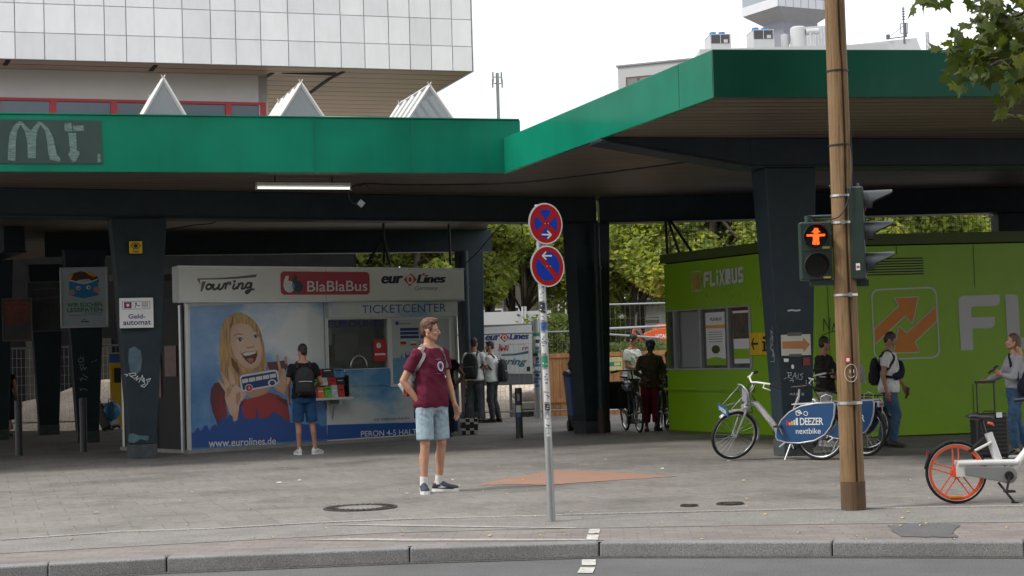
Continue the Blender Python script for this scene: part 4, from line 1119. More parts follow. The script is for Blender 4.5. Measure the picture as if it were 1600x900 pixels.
art(t,'ring',m_white,[ellipse(*z4(424,132),.052,.062)],-0.018); art(t,'ring_core',m_red,[ellipse(*z4(424,132),.028,.036)],-0.020)
art(t,'swoosh',m_teal,[[z4(400,258),z4(500,252),z4(605,230),z4(600,250),z4(500,264),z4(400,268)]],-0.016)
mb = MB(); text_into(mb,'Touring',(z4(300,350),z4(592,350),z4(592,285),z4(300,280)),-0.016,0.03,0.35); mb.build('script_lettering',m_teal,t)
mb = MB(); text_into(mb,'Germany',(z4(450,192),z4(585,188),z4(585,172),z4(450,176)),-0.016,0,0.2); mb.build('small_lettering',M('mid_grey_print',(0.35,0.36,0.38),0.5,var=0),t)
mb = MB()
for ln in ([(380,232),(388,180),(400,230),(384,212)],[(405,190),(402,230),(418,205),(424,230),(430,190)],[(440,190),(434,215),(446,230),(452,200),(440,190)],[(555,225),(560,205),(575,208)],[(580,222),(585,200),(600,212)]):
 for pp in stroke([z4(*a) for a in ln],0.02): flat(mb,pp,-0.019)
mb.build('scrawl',m_red,t)
art(t,'logo_square',m_black,[[z4(590,350),z4(615,348),z4(615,382),z4(590,384)]],-0.016)
mb = MB(); mb.box2((W*.55,.12,0),(W*.6,.2,z1 - .1)); mb.box2((-.2,.12,0),(-.1,.2,z1 - .1)); mb.build('post',m_greyb,t)
m_stk = [M('sticker_white',(0.62,0.62,0.62),0.5,var=0.05),M('sticker_dark',(0.03,0.03,0.035),0.5,var=0.05),M('sticker_green',(0.03,0.22,0.13),0.5,var=0.05),M('sticker_blue',(0.05,0.12,0.35),0.5,var=0.05)]
def wrap_sticker(m,r,z0,z1,a0,a1,n=6):
 vs = []
 for k in range(n + 1):
  a = a0 + (a1 - a0)*k/n; vs += [(r*math.sin(a),-r*math.cos(a),z0),(r*math.sin(a),-r*math.cos(a),z1)]
 m.add(vs,[(2*k,2*k + 2,2*k + 3,2*k + 1) for k in range(n)])
p = at(842,657,38.6)
t = thing('lamp_post','grey post covered in stickers beside the coach billboard','post',(p.x,p.y,0),0)
mb = MB(); mb.cyl((0,0,0),(0,0,at(838,500,38.6).z),0.085,0.075,14); mb.build('shaft',m_galv,t,smooth='auto')
rng = random.Random(3)
for k in range(16):
 mb = MB(); z = .7 + k*.075; wrap_sticker(mb,0.088,z,z + rng.uniform(.04,.08),rng.uniform(-1.2,-.2),rng.uniform(.1,1.2)); mb.build('sticker',rng.choice(m_stk),t)
p0,p1 = at(735,522,47),at(862,520,47)
t = thing('site_wall','long white site hoarding in front of the grey house and trees','hoarding',(p0.x,47,0),0.0)
zt2 = at(790,487,47).z
mb = MB(); mb.box2((-6,0,-0.1),(p1.x - p0.x,.1,zt2)); mb.build('wall_panel',m_wwall,t)
mb = MB()
for px in (817,821.5): x = at(px,500,47).x - p0.x; mb.cyl((x,-.1,0),(x,-.1,at(819,479,47).z),0.03,n=8)
mb.build('post',m_wwall,t)
YX = 48.0
p = at(1012,520,YX)
t = thing('excavator','orange excavator with lettered boom behind the fence and cyclists','excavator',(p.x,YX,0),0)
m_exc = M('excavator_orange',(0.62,0.10,0.02),0.4,var=0.08)
qx = lambda X,Y: (at(920 + X/4.788,500 + Y/4.788,YX).x - p.x,at(920 + X/4.788,500 + Y/4.788,YX).z)
mb = MB(); mb.prism([qx(390,135),qx(420,95),qx(510,65),qx(640,50),qx(900,60),qx(900,150),qx(640,158),qx(540,150),qx(470,140)],0,.35); mb.build('boom',m_exc,t,bevel=0.02)
mb = MB(); text_into(mb,'HITACHI',(qx(500,140),qx(622,132),qx(622,100),qx(500,108)),-0.006,0.03); mb.build('lettering',m_white,t)
mb = MB(); mb.prism([qx(330,75),qx(350,55),qx(385,60),qx(425,150),qx(450,215),qx(425,225),qx(385,150),qx(345,115),qx(330,120)],.05,.3); mb.build('dipper_arm',m_exc,t,bevel=0.015)
mb = MB(); mb.tube([(qx(350,70)[0],-0.05,qx(350,70)[1]),(qx(440,160)[0],-0.05,qx(440,160)[1])],0.06,8); mb.build('hydraulic_ram',M('chrome_dark',(0.1,0.1,0.11),0.3,0.8),t)
mb = MB(); mb.prism([qx(510,68),qx(530,28),qx(760,20),qx(760,70)],.5,2.0); mb.build('body',m_exc,t,bevel=0.03)
mb = MB(); mb.box2((1.2,0.2,0),(4.2,.7,.7)); mb.box2((1.2,2.0,0),(4.2,2.5,.7)); mb.box2((1.5,.5,.7),(4.0,2.3,1.5)); mb.build('track',m_black,t,bevel=0.1)
mb = MB(); mb.prism([qx(410,200),qx(470,205),qx(455,250),qx(400,240)],.0,.5); mb.build('bucket',m_exc,t,bevel=0.02)
cab = MB(); a_,b_ = at(944,514,39.2),at(1052,509,39.6); cab.cyl(a_,b_,0.03,n=8); a2_,b2_ = at(944,522,39.2),at(1030,528,39.6); cab.cyl(a2_,b2_,0.025,n=8)
cab.cyl((a_.x,a_.y,0),a_,0.03,n=8); cab.cyl((b_.x,b_.y,0),b_,0.03,n=8)
tag(cab.build('site_railing',m_galv,smooth='auto'),'pale metal railing in front of the orange excavator','railing')
def house(x0,x1,pyb,Y,z_top,label,mat,wins,rot=0.0,name='house',win_mat=None,extra=None):
 a,b = at(x0,pyb,Y),at(x1,pyb,Y)
 t = thing(name,label,'building',(a.x,Y,0),rot,'houses beyond the station')
 m = MB(); m.box2((0,0,-.1),(b.x - a.x,8,z_top)); m.build('wall',mat,t)
 m = MB(); m.box2((-.2,-.2,z_top),(b.x - a.x + .2,8,z_top + .25)); m.build('roof',M('roof_grey',(0.13,0.12,0.12),0.8),t)
 for (px0,py0,px1,py1) in wins:
  p,q_ = at(px0,py1,Y - .01),at(px1,py0,Y - .01)
  m = MB(); W_,H_ = q_.x - p.x,q_.z - p.z; ox,oz = p.x - a.x,p.z
  fw = .07
  for aa,bb in (((0,0),(W_,fw)),((0,H_ - fw),(W_,H_)),((0,fw),(fw,H_ - fw)),((W_ - fw,fw),(W_,H_ - fw)),((fw,H_*.52),(W_ - fw,H_*.52 + fw))):
   m.box2((ox + aa[0],-.06,oz + aa[1]),(ox + bb[0],-.003,oz + bb[1]))
  f_ = m.build('window',m_white,t)
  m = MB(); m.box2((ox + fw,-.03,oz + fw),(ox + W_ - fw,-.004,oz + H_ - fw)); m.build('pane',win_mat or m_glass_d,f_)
 return t
m_greyst = M('grey_brick',(0.13,0.115,0.11),0.85,var=0.2,scale=3,bump=0.2,bscale=20)
house(690,960,520,74,6.3,'dark grey brick house with white framed windows behind the trees',m_greyst,[(872,470,885,493),(770,482,786,505),(799,478,812,500),(745,480,757,500),(905,470,918,493)])
m_conc = M('white_block_wall',(0.62,0.61,0.60),0.7,var=0.06,scale=.5)
house(976,1120,520,66,3.1,'low white building with a grey shutter behind the excavator',m_conc,[(993,492,1032,509)],win_mat=M('shutter_grey',(0.32,0.32,0.33),0.5))
house(930,977,520,70,8,'narrow dark house beside the low white building',m_greyst,[(965,466,976,476),(965,480,976,496)])
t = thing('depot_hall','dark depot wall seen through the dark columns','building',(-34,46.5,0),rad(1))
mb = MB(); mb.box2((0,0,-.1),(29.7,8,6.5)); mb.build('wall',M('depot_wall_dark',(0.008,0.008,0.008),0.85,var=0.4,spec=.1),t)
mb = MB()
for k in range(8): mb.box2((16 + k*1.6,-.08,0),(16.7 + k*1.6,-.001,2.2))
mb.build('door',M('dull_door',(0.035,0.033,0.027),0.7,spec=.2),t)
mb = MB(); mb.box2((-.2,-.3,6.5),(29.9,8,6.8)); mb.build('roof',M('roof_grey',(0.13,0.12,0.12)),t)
p = G(184,668); t = thing('ticket_machine','yellow machine glimpsed beside the tapered column in the dark passage','machine',(p.x,40.5,0),0.2)
x = at(184,600,40.5).x; t.location.x = x
mb = MB(); mb.box2((-.18,0,0),(.3,.35,1.75)); mb.build('cabinet',M('machine_yellow',(0.62,0.38,0.02),0.4,var=0.1),t,bevel=0.02)
mb = MB(); mb.box2((-.18,-.01,1.52),(.3,-.002,1.73)); mb.build('header',M('header_blue',(0.03,0.10,0.3),0.4),t)
mb = MB(); mb.box2((-.08,-.012,1.05),(.2,-.002,1.4)); mb.build('screen_panel',m_black,t)
# ---------------------------------------------------------------- trees
def leaf_mat(name,c,trans=0.35):
 def fn(t,b):
  oi = t.nodes.new('ShaderNodeNewGeometry')
  n = noise_n(t,0.9,4,0.6,objvec(t))
  wn = t.nodes.new('ShaderNodeTexWhiteNoise'); wn.noise_dimensions = '1D'; t.links.new(oi.outputs['Random Per Island'],wn.inputs['W'])
  mxn = t.nodes.new('ShaderNodeMath'); mxn.operation = 'MULTIPLY_ADD'; mxn.inputs[1].default_value = 0.55; mxn.inputs[2].default_value = 0.0
  t.links.new(wn.outputs['Value'],mxn.inputs[0])
  ad = t.nodes.new('ShaderNodeMath'); ad.operation = 'MULTIPLY_ADD'; ad.inputs[1].default_value = 0.5
  t.links.new(n.outputs['Fac'],ad.inputs[0]); t.links.new(mxn.outputs['Value'],ad.inputs[2])
  r = ramp(t,[(0.15,[x*0.55 for x in c]),(0.5,c),(0.85,[c[0]*1.75,c[1]*1.4,c[2]*1.1])],ad.outputs['Value'])
  t.links.new(r.outputs['Color'],b.inputs['Base Color']); b.inputs['Roughness'].default_value = 0.5
  b.inputs['Specular IOR Level'].default_value = 0.3
  tr = t.nodes.new('ShaderNodeBsdfTranslucent'); mul = mixc(t,r.outputs['Color'],(1.6,1.7,0.6),1.0,'MULTIPLY'); t.links.new(mul,tr.inputs['Color'])
  ms = t.nodes.new('ShaderNodeMixShader'); ms.inputs['Fac'].default_value = trans
  t.links.new(b.outputs['BSDF'],ms.inputs[1]); t.links.new(tr.outputs['BSDF'],ms.inputs[2])
  t.links.new(ms.outputs['Shader'],t.nodes['Material Output'].inputs['Surface'])
 return node_mat(name,fn)
m_leaf_a = leaf_mat('tree_leaves_yellow_green',(0.27,0.32,0.115),.55)
m_leaf_b = leaf_mat('tree_leaves_mid_green',(0.21,0.27,0.105),.55)
m_leaf_c = leaf_mat('shrub_leaves',(0.085,0.12,0.038),.4)
m_bark = M('bark',(0.07,0.055,0.045),0.9,var=0.35,scale=6,bump=0.5,bscale=18)
def leaf_quads(m,c,s,rng):
 a = Vector((rng.gauss(0,1),rng.gauss(0,1),rng.gauss(0,.6))).normalized(); b_ = a.cross(Vector((rng.gauss(0,1),rng.gauss(0,1),rng.gauss(0,1)))).normalized(); n_ = a.cross(b_)
 p = [c - a*s*.6,c + b_*s*.38 + n_*s*.12,c + a*s*.62,c - b_*s*.38 + n_*s*.12]
 m.add(p,[(0,1,2),(0,2,3)])
def tree(label,x,y,h,crown_c,crown_r,n_clump,n_leaf,s,mat,seed,trunk_r=.22,group='trees behind the station',lean=0.3):
 rng = random.Random(seed)
 t = thing('tree',label,'tree',(x,y,-.1),0,group)
 m = MB(); path = []
 for k in range(7):
  q_ = k/6; path.append((lean*q_*q_ + .12*rng.uniform(-1,1)*q_,.12*rng.uniform(-1,1)*q_,h*.62*q_))
 m.tube(path,[trunk_r*(1 - .6*k/6) for k in range(7)],9)
 m.build('trunk',m_bark,t,smooth=True)
 lm = MB(); cl = []
 for k in range(n_clump):
  while True:
   u = Vector((rng.uniform(-1,1),rng.uniform(-1,1),rng.uniform(-1,1)))
   if .15 < u.length < 1: break
  u = u*(0.75 + .35*rng.random())
  c = Vector(crown_c) + Vector((u.x*crown_r[0],u.y*crown_r[1],u.z*crown_r[2])); cl.append(c)
  if k % 2 == 0:
   b0 = Vector(path[rng.randint(3,6)]); mid = b0.lerp(c,.5) + Vector((0,0,rng.uniform(-.3,.4)))
   lm.tube([b0,mid,c],[trunk_r*.28,trunk_r*.16,.02],5)
 lm.build('limb',m_bark,t,smooth=True)
 fm = MB()
 for c in cl:
  rr = rng.uniform(.55,1.15)*(crown_r[0]*crown_r[2]) ** .5*.34
  for _ in range(n_leaf):
   d = Vector((rng.gauss(0,1),rng.gauss(0,1),rng.gauss(0,.75))).normalized()*rr*rng.random() ** .45
   leaf_quads(fm,c + d,s*rng.uniform(.6,1.35),rng)
 fm.build('crown',mat,t)
 return t
def xat(px,Y): return at(px,552,Y).x
tree('large tree with forked dark trunk between the ticket kiosk and the sign post',xat(818,56),56,9,(.2,0,5.9),(3.4,2.6,1.9),40,700,.16,m_leaf_b,11,.16)
tree('yellow green tree at the edge of the ticket kiosk',xat(765,52),52,8,(-.6,0,4.9),(1.8,1.8,2.3),26,700,.15,m_leaf_a,12,.14)
tree('bushy yellow green tree behind the cyclists',xat(985,54),54,8,(0,0,5.5),(3.0,2.0,2.0),46,800,.15,m_leaf_a,13,.2)
tree('broad bright tree over the corner of the bus office',xat(1110,50),50,9,(.3,0,5.1),(3.2,2.0,2.0),48,620,.16,m_leaf_a,14,.24)
tree('bright tree behind the bus office roof near the traffic light',xat(1260,50),50,9,(0,0,4.5),(3.6,2.0,2.2),44,620,.16,m_leaf_a,15,.24)
tree('bright tree behind the bus office roof above the ventilation slats',xat(1420,51),51,9,(0,0,4.5),(3.6,2.0,2.2),44,620,.16,m_leaf_a,16,.24)
tree('bright tree behind the far end of the bus office roof',xat(1580,50),50,9,(0,0,4.5),(3.4,2.0,2.2),40,620,.16,m_leaf_a,17,.24)
tree('tree seen through the gap over the ticket kiosk sign',xat(640,49),49,8,(0,0,4.4),(2.4,1.6,1.7),22,600,.15,m_leaf_a,18,.2)
tree('dark leafy tree low behind the blue bin column',xat(945,58),58,7,(0,0,2.6),(1.0,1.2,1.8),20,600,.14,m_leaf_b,19,.12)
for px,Y,z_,rx,n_,sd in ((800,63,6.0,4.2,40,31),(900,64,6.2,3.4,34,32),(1000,60,6.6,3.6,40,33),(1100,61,5.8,3.8,44,34),(1200,58,5.6,3.6,40,35),(1345,58,5.4,3.6,40,36),(1500,58,5.4,3.6,40,37)):
 tree(['tall tree in the second row behind the coach billboard','tall tree in the second row behind the blue bin column','tall tree in the second row above the low white building','second row tree over the corner of the bus office','second row tree behind the column with the paper arrow','second row tree behind the vehicle traffic light','second row tree behind the big white letters'][sd - 31],xat(px,Y),Y,10,(0,0,z_),(rx,2.0,2.5),n_,560,.18,m_leaf_b if sd % 2 else m_leaf_a,sd,.2)
def shrub(label,px,Y,w_,h,n,mat,seed):
 rng = random.Random(seed); t = thing('shrub',label,'shrub',(xat(px,Y),Y,-.1),0,'shrubs on the site edge')
 m = MB()
 for k in range(7): a = rng.uniform(0,6.3); m.tube([(0,0,0),(w_*.5*math.cos(a),.4*math.sin(a),h*.75)],[.03,.008],5)
 m.build('stem',m_bark,t); f_ = MB()
 for k in range(n):
  c = Vector((rng.gauss(0,.42)*w_,rng.gauss(0,.35),h*(0.15 + .85*rng.random() ** .8))); leaf_quads(f_,c,.085*rng.uniform(.6,1.4),rng)
 f_.build('foliage',mat,t)
shrub('loose shrub behind the fence beside the sign post',872,43,.9,2.5,3000,m_leaf_c,5)
shrub('low dark green hedge plant below the excavator',985,44,2.2,1.75,6000,m_leaf_c,6)
shrub('pale green shrub by the white site hoarding',848,45,.6,2.4,1200,m_leaf_c,7)
mb = MB(); yN = 32.4; xa,xb = xat(1040,yN),xat(1640,yN)
k = xa
while k < xb:
 mb.box((k,yN,3.7),(.006,.006,1.25)); k += .08
for j in range(16): mb.box(((xa + xb)/2,yN + .005,3.1 + .08*j),(xb - xa,.006,.006))
tag(mb.build('bird_net',m_black),'fine dark bird net stretched above the green bus office roof','net')
# ================================================================ ticket kiosk
k0,k1 = G(296,709),G(717,681)
KR = math.atan2(k1.y - k0.y,k1.x - k0.x); KL = (k1 - k0).xy.length
PK = Plane((k0.x,k0.y),KR)
kt = thing('ticket_kiosk','white and blue coach ticket kiosk with laughing woman advert and Touring, BlaBlaBus and eurolines signs','kiosk',(k0.x,k0.y,0),KR)
PS = PK.off(0.22)
def sgn(px,py): return PS.uv(px,py)
zsb,zst = sgn(500,471.5)[1],sgn(500,417)[1]
usl,usr = sgn(278.5,445)[0],sgn(725,440)[0]
HK = zsb + 0.1
m_kwhite = M('kiosk_white',(0.72,0.72,0.71),0.35,var=0.07,scale=0.9,dirt=0.12)
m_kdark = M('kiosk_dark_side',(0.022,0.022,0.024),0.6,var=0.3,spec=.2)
win = [PK.uv(514,577),PK.uv(607,499)]
wx0,wx1,wz0,wz1 = PK.uv(513,577)[0],PK.uv(606,577)[0],PK.uv(560,576)[1],PK.uv(560,499)[1]
mb = MB()
mb.box2((0,0,0.02),(wx0,0.08,HK)); mb.box2((wx1,0,0.02),(KL,0.08,HK)); mb.box2((wx0,0,0.02),(wx1,0.08,wz0)); mb.box2((wx0,0,wz1),(wx1,0.08,HK))
mb.box2((KL - .08,0.081,0.02),(KL,2.4,HK)); mb.box2((0.0,2.32,0.02),(KL - .081,2.4,HK)); mb.box2((0.081,.081,HK - .06),(KL - .081,2.319,HK))
mb.build('wall',m_kwhite,kt)
mb = MB(); mb.box2((-0.001,0.081,0.02),(0.08,2.319,HK)); mb.build('side_wall',m_kdark,kt)
mb = MB()
for y0,z0,y1,z1,in ((.35,1.25,.75,1.75),(.9,.9,1.35,1.6),(1.5,1.2,1.9,1.9)): mb.box2((-0.02,y0,z0),(-0.002,y1,z1))
mb.build('side_notice',M('dim_notice',(0.13,0.06,0.05),0.5,var=0.5,scale=5),kt)
mb = MB(); mb.box2((-.05,.12,.02),(-.002,.18,2.4)); mb.box2((-.05,1.1,.02),(-.002,1.16,2.4)); mb.build('side_door_frame',m_alu,kt)
mb = MB(); mb.box2((-.04,-.04,0.0),(KL + .02,2.42,.06)); mb.build('base',M('base_grey',(0.28,0.27,0.25),0.8,var=0.2,dirt=.4),kt)
mb = MB(); mb.box2((usl,-0.22,zsb),(usr,-0.005,zst)); mb.build('signboard',m_kwhite,kt,bevel=0.012)
mb = MB(); mb.box2((usl + .01,-.005 + .006,zst - .12),(usr - .01,2.3,zst - .02)); mb.build('roof',M('kiosk_roof',(0.10,0.10,0.10),0.8),kt)
mb = MB(); mb.box2((usl - .005,-.232,zst - .03),(usr + .005,-.222,zst)); mb.box2((usl - .005,-.232,zsb),(usr + .005,-.222,zsb + .025))
x_ = sgn(509,440)[0]; mb.box2((x_ - .006,-.223,zsb),(x_ + .006,-.2205,zst)); mb.build('sign_trim',m_alu,kt)
yS = -0.224
s2 = lambda X,Y: sgn(300 + X/8,410 + Y/8)
s3 = lambda X,Y: sgn(420 + X/8,410 + Y/8)
m_tgrey = M('touring_grey',(0.13,0.135,0.14),0.5,var=0)
mb = MB(); flat(mb,[s2(65,200),s2(300,196),s2(560,178),s2(812,148),s2(798,185),s2(560,205),s2(300,213),s2(95,216),s2(108,285),s2(70,225)],yS)
for poly in ([s2(125,240),s2(172,236),s2(128,360),s2(104,366),s2(112,300)],): flat(mb,poly,yS)
def script(m,pts,wd,conv,y):
 P = [Vector(conv(*p)) for p in pts]; out = []
 for k in range(len(P) - 1):
  a_,b_,c_,d_ = P[max(k - 1,0)],P[k],P[k + 1],P[min(k + 2,len(P) - 1)]
  for j in range(5):
   s_ = j/5; out.append(0.5*((2*b_) + (c_ - a_)*s_ + (2*a_ - 5*b_ + 4*c_ - d_)*s_*s_ + (3*b_ - a_ - 3*c_ + d_)*s_ ** 3))
 out.append(P[-1])
 for p in stroke(out,wd): flat(m,p,y)
sw = 0.034
for pts in ([(215,270),(185,290),(178,325),(200,338),(235,320),(240,285),(215,270),(245,290),(270,275)],[(275,275),(262,320),(280,338),(320,315),(345,270),(330,325),(350,338),(375,318),(400,270)],
   [(400,270),(425,265),(415,330)],[(420,300),(450,255),(480,258),(470,280)],[(530,268),(510,320),(530,332),(560,310)],[(585,262),(565,330)],[(572,305),(610,262),(635,270),(620,325),(650,325),(670,300)],
   [(740,262),(700,258),(672,295),(690,318),(725,300),(745,258),(725,350),(690,385),(670,375),(690,352),(775,335)]):
 script(mb,pts,sw,s2,yS)
flat(mb,ellipse(*s2(530,237),.028,.024),yS)
mb.build('touring_lettering',m_tgrey,kt)
m_bla = M('coach_red',(0.40,0.022,0.045),0.4,var=0.06)
a = s3(150,405); b = s3(1255,122)
sk = (s3(1255,390)[1] - s3(150,405)[1])
def shear_poly(poly): return [(p[0],p[1]) for p in poly]
mb = MB(); flat(mb,rrect(a[0],a[1],b[0],s3(1255,120)[1],0.07),yS - 0.001); rp = mb.build('red_panel',m_bla,kt)
mb = MB(); flat(mb,[s3(212,165),s3(248,170),s3(242,230),s3(270,232),s3(305,255),s3(322,300),s3(310,345),s3(275,375),s3(235,375),s3(195,345),s3(178,290),s3(188,220)],yS - .003); mb.build('light_quote',m_white,kt)
m_petrol = M('dark_petrol',(0.004,0.035,0.05),0.4,var=0)
mb = MB(); flat(mb,[s3(318,160),s3(352,165),s3(347,228),s3(385,235),s3(420,262),s3(430,305),s3(415,350),s3(380,372),s3(335,368),s3(300,335),s3(287,285),s3(300,215)],yS - .005); mb.build('dark_quote',m_petrol,kt)
mb = MB(); flat(mb,[s3(298,252),s3(318,275),s3(322,305),s3(312,342),s3(296,318),s3(288,285)],yS - .007); mb.build('overlap',M('sky_cyan',(0.02,0.33,0.50),0.4,var=0),kt)
mb = MB(); text_into(mb,'BlaBlaBus',(s3(478,368),s3(1230,358),s3(1230,228),s3(478,234)),yS - .003,0.008); mb.build('coach_lettering',m_white,kt)
s8 = lambda X,Y: sgn(500 + X/4.788,380 + Y/4.788)
mb = MB()
for dx_ in (-5,-2,1,4): text_into(mb,'eur',(s8(462 + dx_,303),s8(618 + dx_,300),s8(618 + dx_,243),s8(462 + dx_,245)),yS - .0003*dx_,.015,.22); text_into(mb,'Lines',(s8(726 + dx_,299),s8(936 + dx_,296),s8(936 + dx_,232),s8(726 + dx_,235)),yS - .0003*dx_,.015,.22)
mb.build('navy_lettering',M('sign_navy',(0.008,0.01,0.05),0.4,var=0),kt)
dd = [s8(624,272),s8(678,224),s8(724,270),s8(672,322)]
art(kt,'diamond',m_red,[dd],yS - .002)
art(kt,'ring',m_white,[ellipse(*s8(672,272),.070,.08)],yS - .004); art(kt,'ring_core',m_red,[ellipse(*s8(672,272),.036,.046)],yS - .006)
art(kt,'red_dot',m_red,[[s8(766,225),s8(784,222),s8(780,240),s8(762,242)]],yS - .003)
mb = MB(); text_into(mb,'Germany',(s8(708,362),s8(882,358),s8(882,318),s8(708,322)),yS,0,.2); mb.build('country_lettering',m_tgrey,kt)
# ------- lower wall: printed sky
def cloud_print(t,b):
 v = objvec(t,0,(0.55,1,0.9)); n = noise_n(t,1.25,5,0.5,v)
 t.links.new(ramp(t,[(0.38,(0.085,0.25,0.52)),(0.47,(0.20,0.38,0.60)),(0.56,(0.55,0.59,0.63)),(0.7,(0.70,0.71,0.72))],n.outputs['Fac']).outputs['Color'],b.inputs['Base Color'])
 b.inputs['Roughness'].default_value = 0.25; b.inputs['Coat Weight'].default_value = 0.3
m_skyp = node_mat('printed_sky',cloud_print)
def blue_print(t,b):
 co = t.nodes.new('ShaderNodeTexCoord'); mp = t.nodes.new('ShaderNodeMapping'); mp.vector_type = 'TEXTURE'
 cc = PK.uv(270 + 1010/4.788,380 + 700/4.788); mp.inputs['Location'].default_value = (cc[0],0,cc[1]); mp.inputs['Rotation'].default_value = (0,.35,0); mp.inputs['Scale'].default_value = (1.5,1,.85)
 t.links.new(co.outputs['Object'],mp.inputs['Vector'])
 gr = t.nodes.new('ShaderNodeTexGradient'); gr.gradient_type = 'SPHERICAL'; t.links.new(mp.outputs['Vector'],gr.inputs['Vector'])
 n = noise_n(t,1.5,7,0.6,objvec(t,0,(.7,1,1)))
 ma = t.nodes.new('ShaderNodeMath'); ma.operation = 'MULTIPLY_ADD'; ma.inputs[1].default_value = .75; t.links.new(gr.outputs['Fac'],ma.inputs[0]); t.links.new(n.outputs['Fac'],ma.inputs[2])
 t.links.new(ramp(t,[(0.42,(0.055,0.20,0.47)),(0.60,(0.12,0.30,0.57)),(0.72,(0.40,0.52,0.66)),(0.92,(0.68,0.71,0.74))],ma.outputs['Value']).outputs['Color'],b.inputs['Base Color'])
 b.inputs['Roughness'].default_value = 0.25; b.inputs['Coat Weight'].default_value = 0.3
m_bluep = node_mat('printed_blue_sky',blue_print)
xj = PK.uv(509,600)[0]
y1 = -0.004
mb = MB(); mb.prism([PK.uv(297,479),(xj,PK.uv(509,470)[1]),(xj,.05),(0.03,.05)],y1,-.0005); mb.build('advert_panel',m_bluep,kt)
za = lambda X,Y: PK.uv(270 + X/4.788,380 + Y/4.788)
zbk = lambda X,Y: PK.uv(270 + X/4.788,540 + Y/4.788)
A = lambda name,mat,polys,lay,conv=za: art(kt,name,mat,[[conv(*p) for p in poly] for poly in polys],y1 - 0.0012*lay)
def hair_print(c):
 def fn(t,b):
  v = objvec(t,0,(26,1,2.0)); n = noise_n(t,1,4,0.6,v)
  t.links.new(ramp(t,[(0.32,[x*.45 for x in c]),(0.5,c),(0.7,[min(1,x*1.5) for x in c])],n.outputs['Fac']).outputs['Color'],b.inputs['Base Color']); b.inputs['Roughness'].default_value = 0.3
 return fn
m_bl = node_mat('printed_blonde',hair_print((0.50,0.29,0.09)))
def glow_print(name,c0,c1,X,Y,rx,rz,rot=0.0):
 def fn(t,b):
  co = t.nodes.new('ShaderNodeTexCoord'); mp = t.nodes.new('ShaderNodeMapping'); mp.vector_type = 'TEXTURE'
  cc = za(X,Y); mp.inputs['Location'].default_value = (cc[0],0,cc[1]); mp.inputs['Scale'].default_value = (rx,1,rz); mp.inputs['Rotation'].default_value = (0,rot,0)
  t.links.new(co.outputs['Object'],mp.inputs['Vector']); gr = t.nodes.new('ShaderNodeTexGradient'); gr.gradient_type = 'SPHERICAL'; t.links.new(mp.outputs['Vector'],gr.inputs['Vector'])
  n = noise_n(t,7,5,.6,objvec(t)); ma = t.nodes.new('ShaderNodeMath'); ma.operation = 'MULTIPLY_ADD'; ma.inputs[1].default_value = .18; t.links.new(n.outputs['Fac'],ma.inputs[0]); t.links.new(gr.outputs['Fac'],ma.inputs[2])
  t.links.new(ramp(t,[(.08,c1),(.75,c0)],ma.outputs['Value']).outputs['Color'],b.inputs['Base Color']); b.inputs['Roughness'].default_value = .3
 return node_mat(name,fn)
m_face = glow_print('printed_portrait',(0.74,0.50,0.37),(0.42,0.20,0.115),580,730,.62,.80,.2)
m_neck = glow_print('printed_neck',(0.52,0.29,0.185),(0.26,0.11,0.06),610,1090,.6,.5)
m_hand1 = glow_print('printed_palm',(0.72,0.47,0.34),(0.40,0.19,0.11),450,1130,.42,.75)
m_hand2 = glow_print('printed_far_palm',(0.62,0.38,0.27),(0.40,0.19,0.11),800,990,.3,.6)
m_swg = glow_print('printed_sweater',(0.38,0.020,0.026),(0.10,0.007,0.010),640,1260,1.0,.6)
m_sk = M('printed_face',(0.60,0.37,0.25),0.35,var=0.05,scale=4)
m_sk2 = M('printed_face_warm',(0.50,0.27,0.17),0.35,var=0.05,scale=4)
m_sw = M('printed_red_sweater',(0.27,0.016,0.022),0.4,var=0.3,scale=6)
m_dkr = M('printed_dark_red',(0.13,0.012,0.012),0.4,var=0.1)
A('hair',m_bl,[[(475,520),(425,540),(380,585),(357,650),(348,740),(346,860),(352,960),(362,1010),(385,1062),(440,1085),(500,1060),(600,1030),(690,955),(700,900),(690,840),(682,760),(662,680),(640,620),(600,570),(550,535),(510,520)]],2)
A('neck',m_neck,[[(470,880),(520,970),(600,960),(640,890),(640,990),(730,1090),(690,1130),(600,1160),(540,1135),(495,1060),(485,980)]],3)
A('sweater',m_swg,[[(500,1166),(560,1166),(640,1146),(720,1116),(790,1136),(840,1176),(865,1246),(880,1366),(480,1366),(490,1286),(505,1206)],
     [(310,1046),(285,1096),(278,1166),(295,1256),(320,1316),(335,1371),(400,1366),(405,1266),(390,1166),(385,1096),(370,1036)],[(700,891),(760,886),(850,876),(860,930),(800,996),(780,956),(720,946)]],4)
A('sweater_fold',m_dkr,[[(350,1050),(385,1090),(392,1180),(375,1210),(380,1130)],[(760,1150),(850,1170),(862,1230),(850,1220),(800,1180)],[(290,1180),(330,1195),(332,1202),(292,1190)],[(300,1240),(345,1250),(346,1258),(305,1250)],[(500,1200),(520,1170),(530,1190),(506,1250)]],5)
A('face',m_face,[[(440,620),(500,598),(560,610),(620,660),(655,720),(667,800),(660,870),(635,920),(595,940),(545,932),(495,895),(455,840),(430,760),(425,680)]],5)
A('cheek',m_sk2,[[(505,800),(513,830),(524,862),(516,850),(504,822)],[(636,790),(640,815),(634,845),(637,815)],[(540,775),(560,790),(600,782),(606,760),(590,772),(560,776)]],6)
A('hair_front',m_bl,[[(470,520),(440,560),(425,625),(415,700),(408,800),(412,900),(385,850),(366,720),(380,610)],[(475,525),(540,555),(600,612),(640,680),(664,760),(694,900),(676,960),(655,890),(668,800),(655,725),(618,662),(558,606),(500,580)]],7)
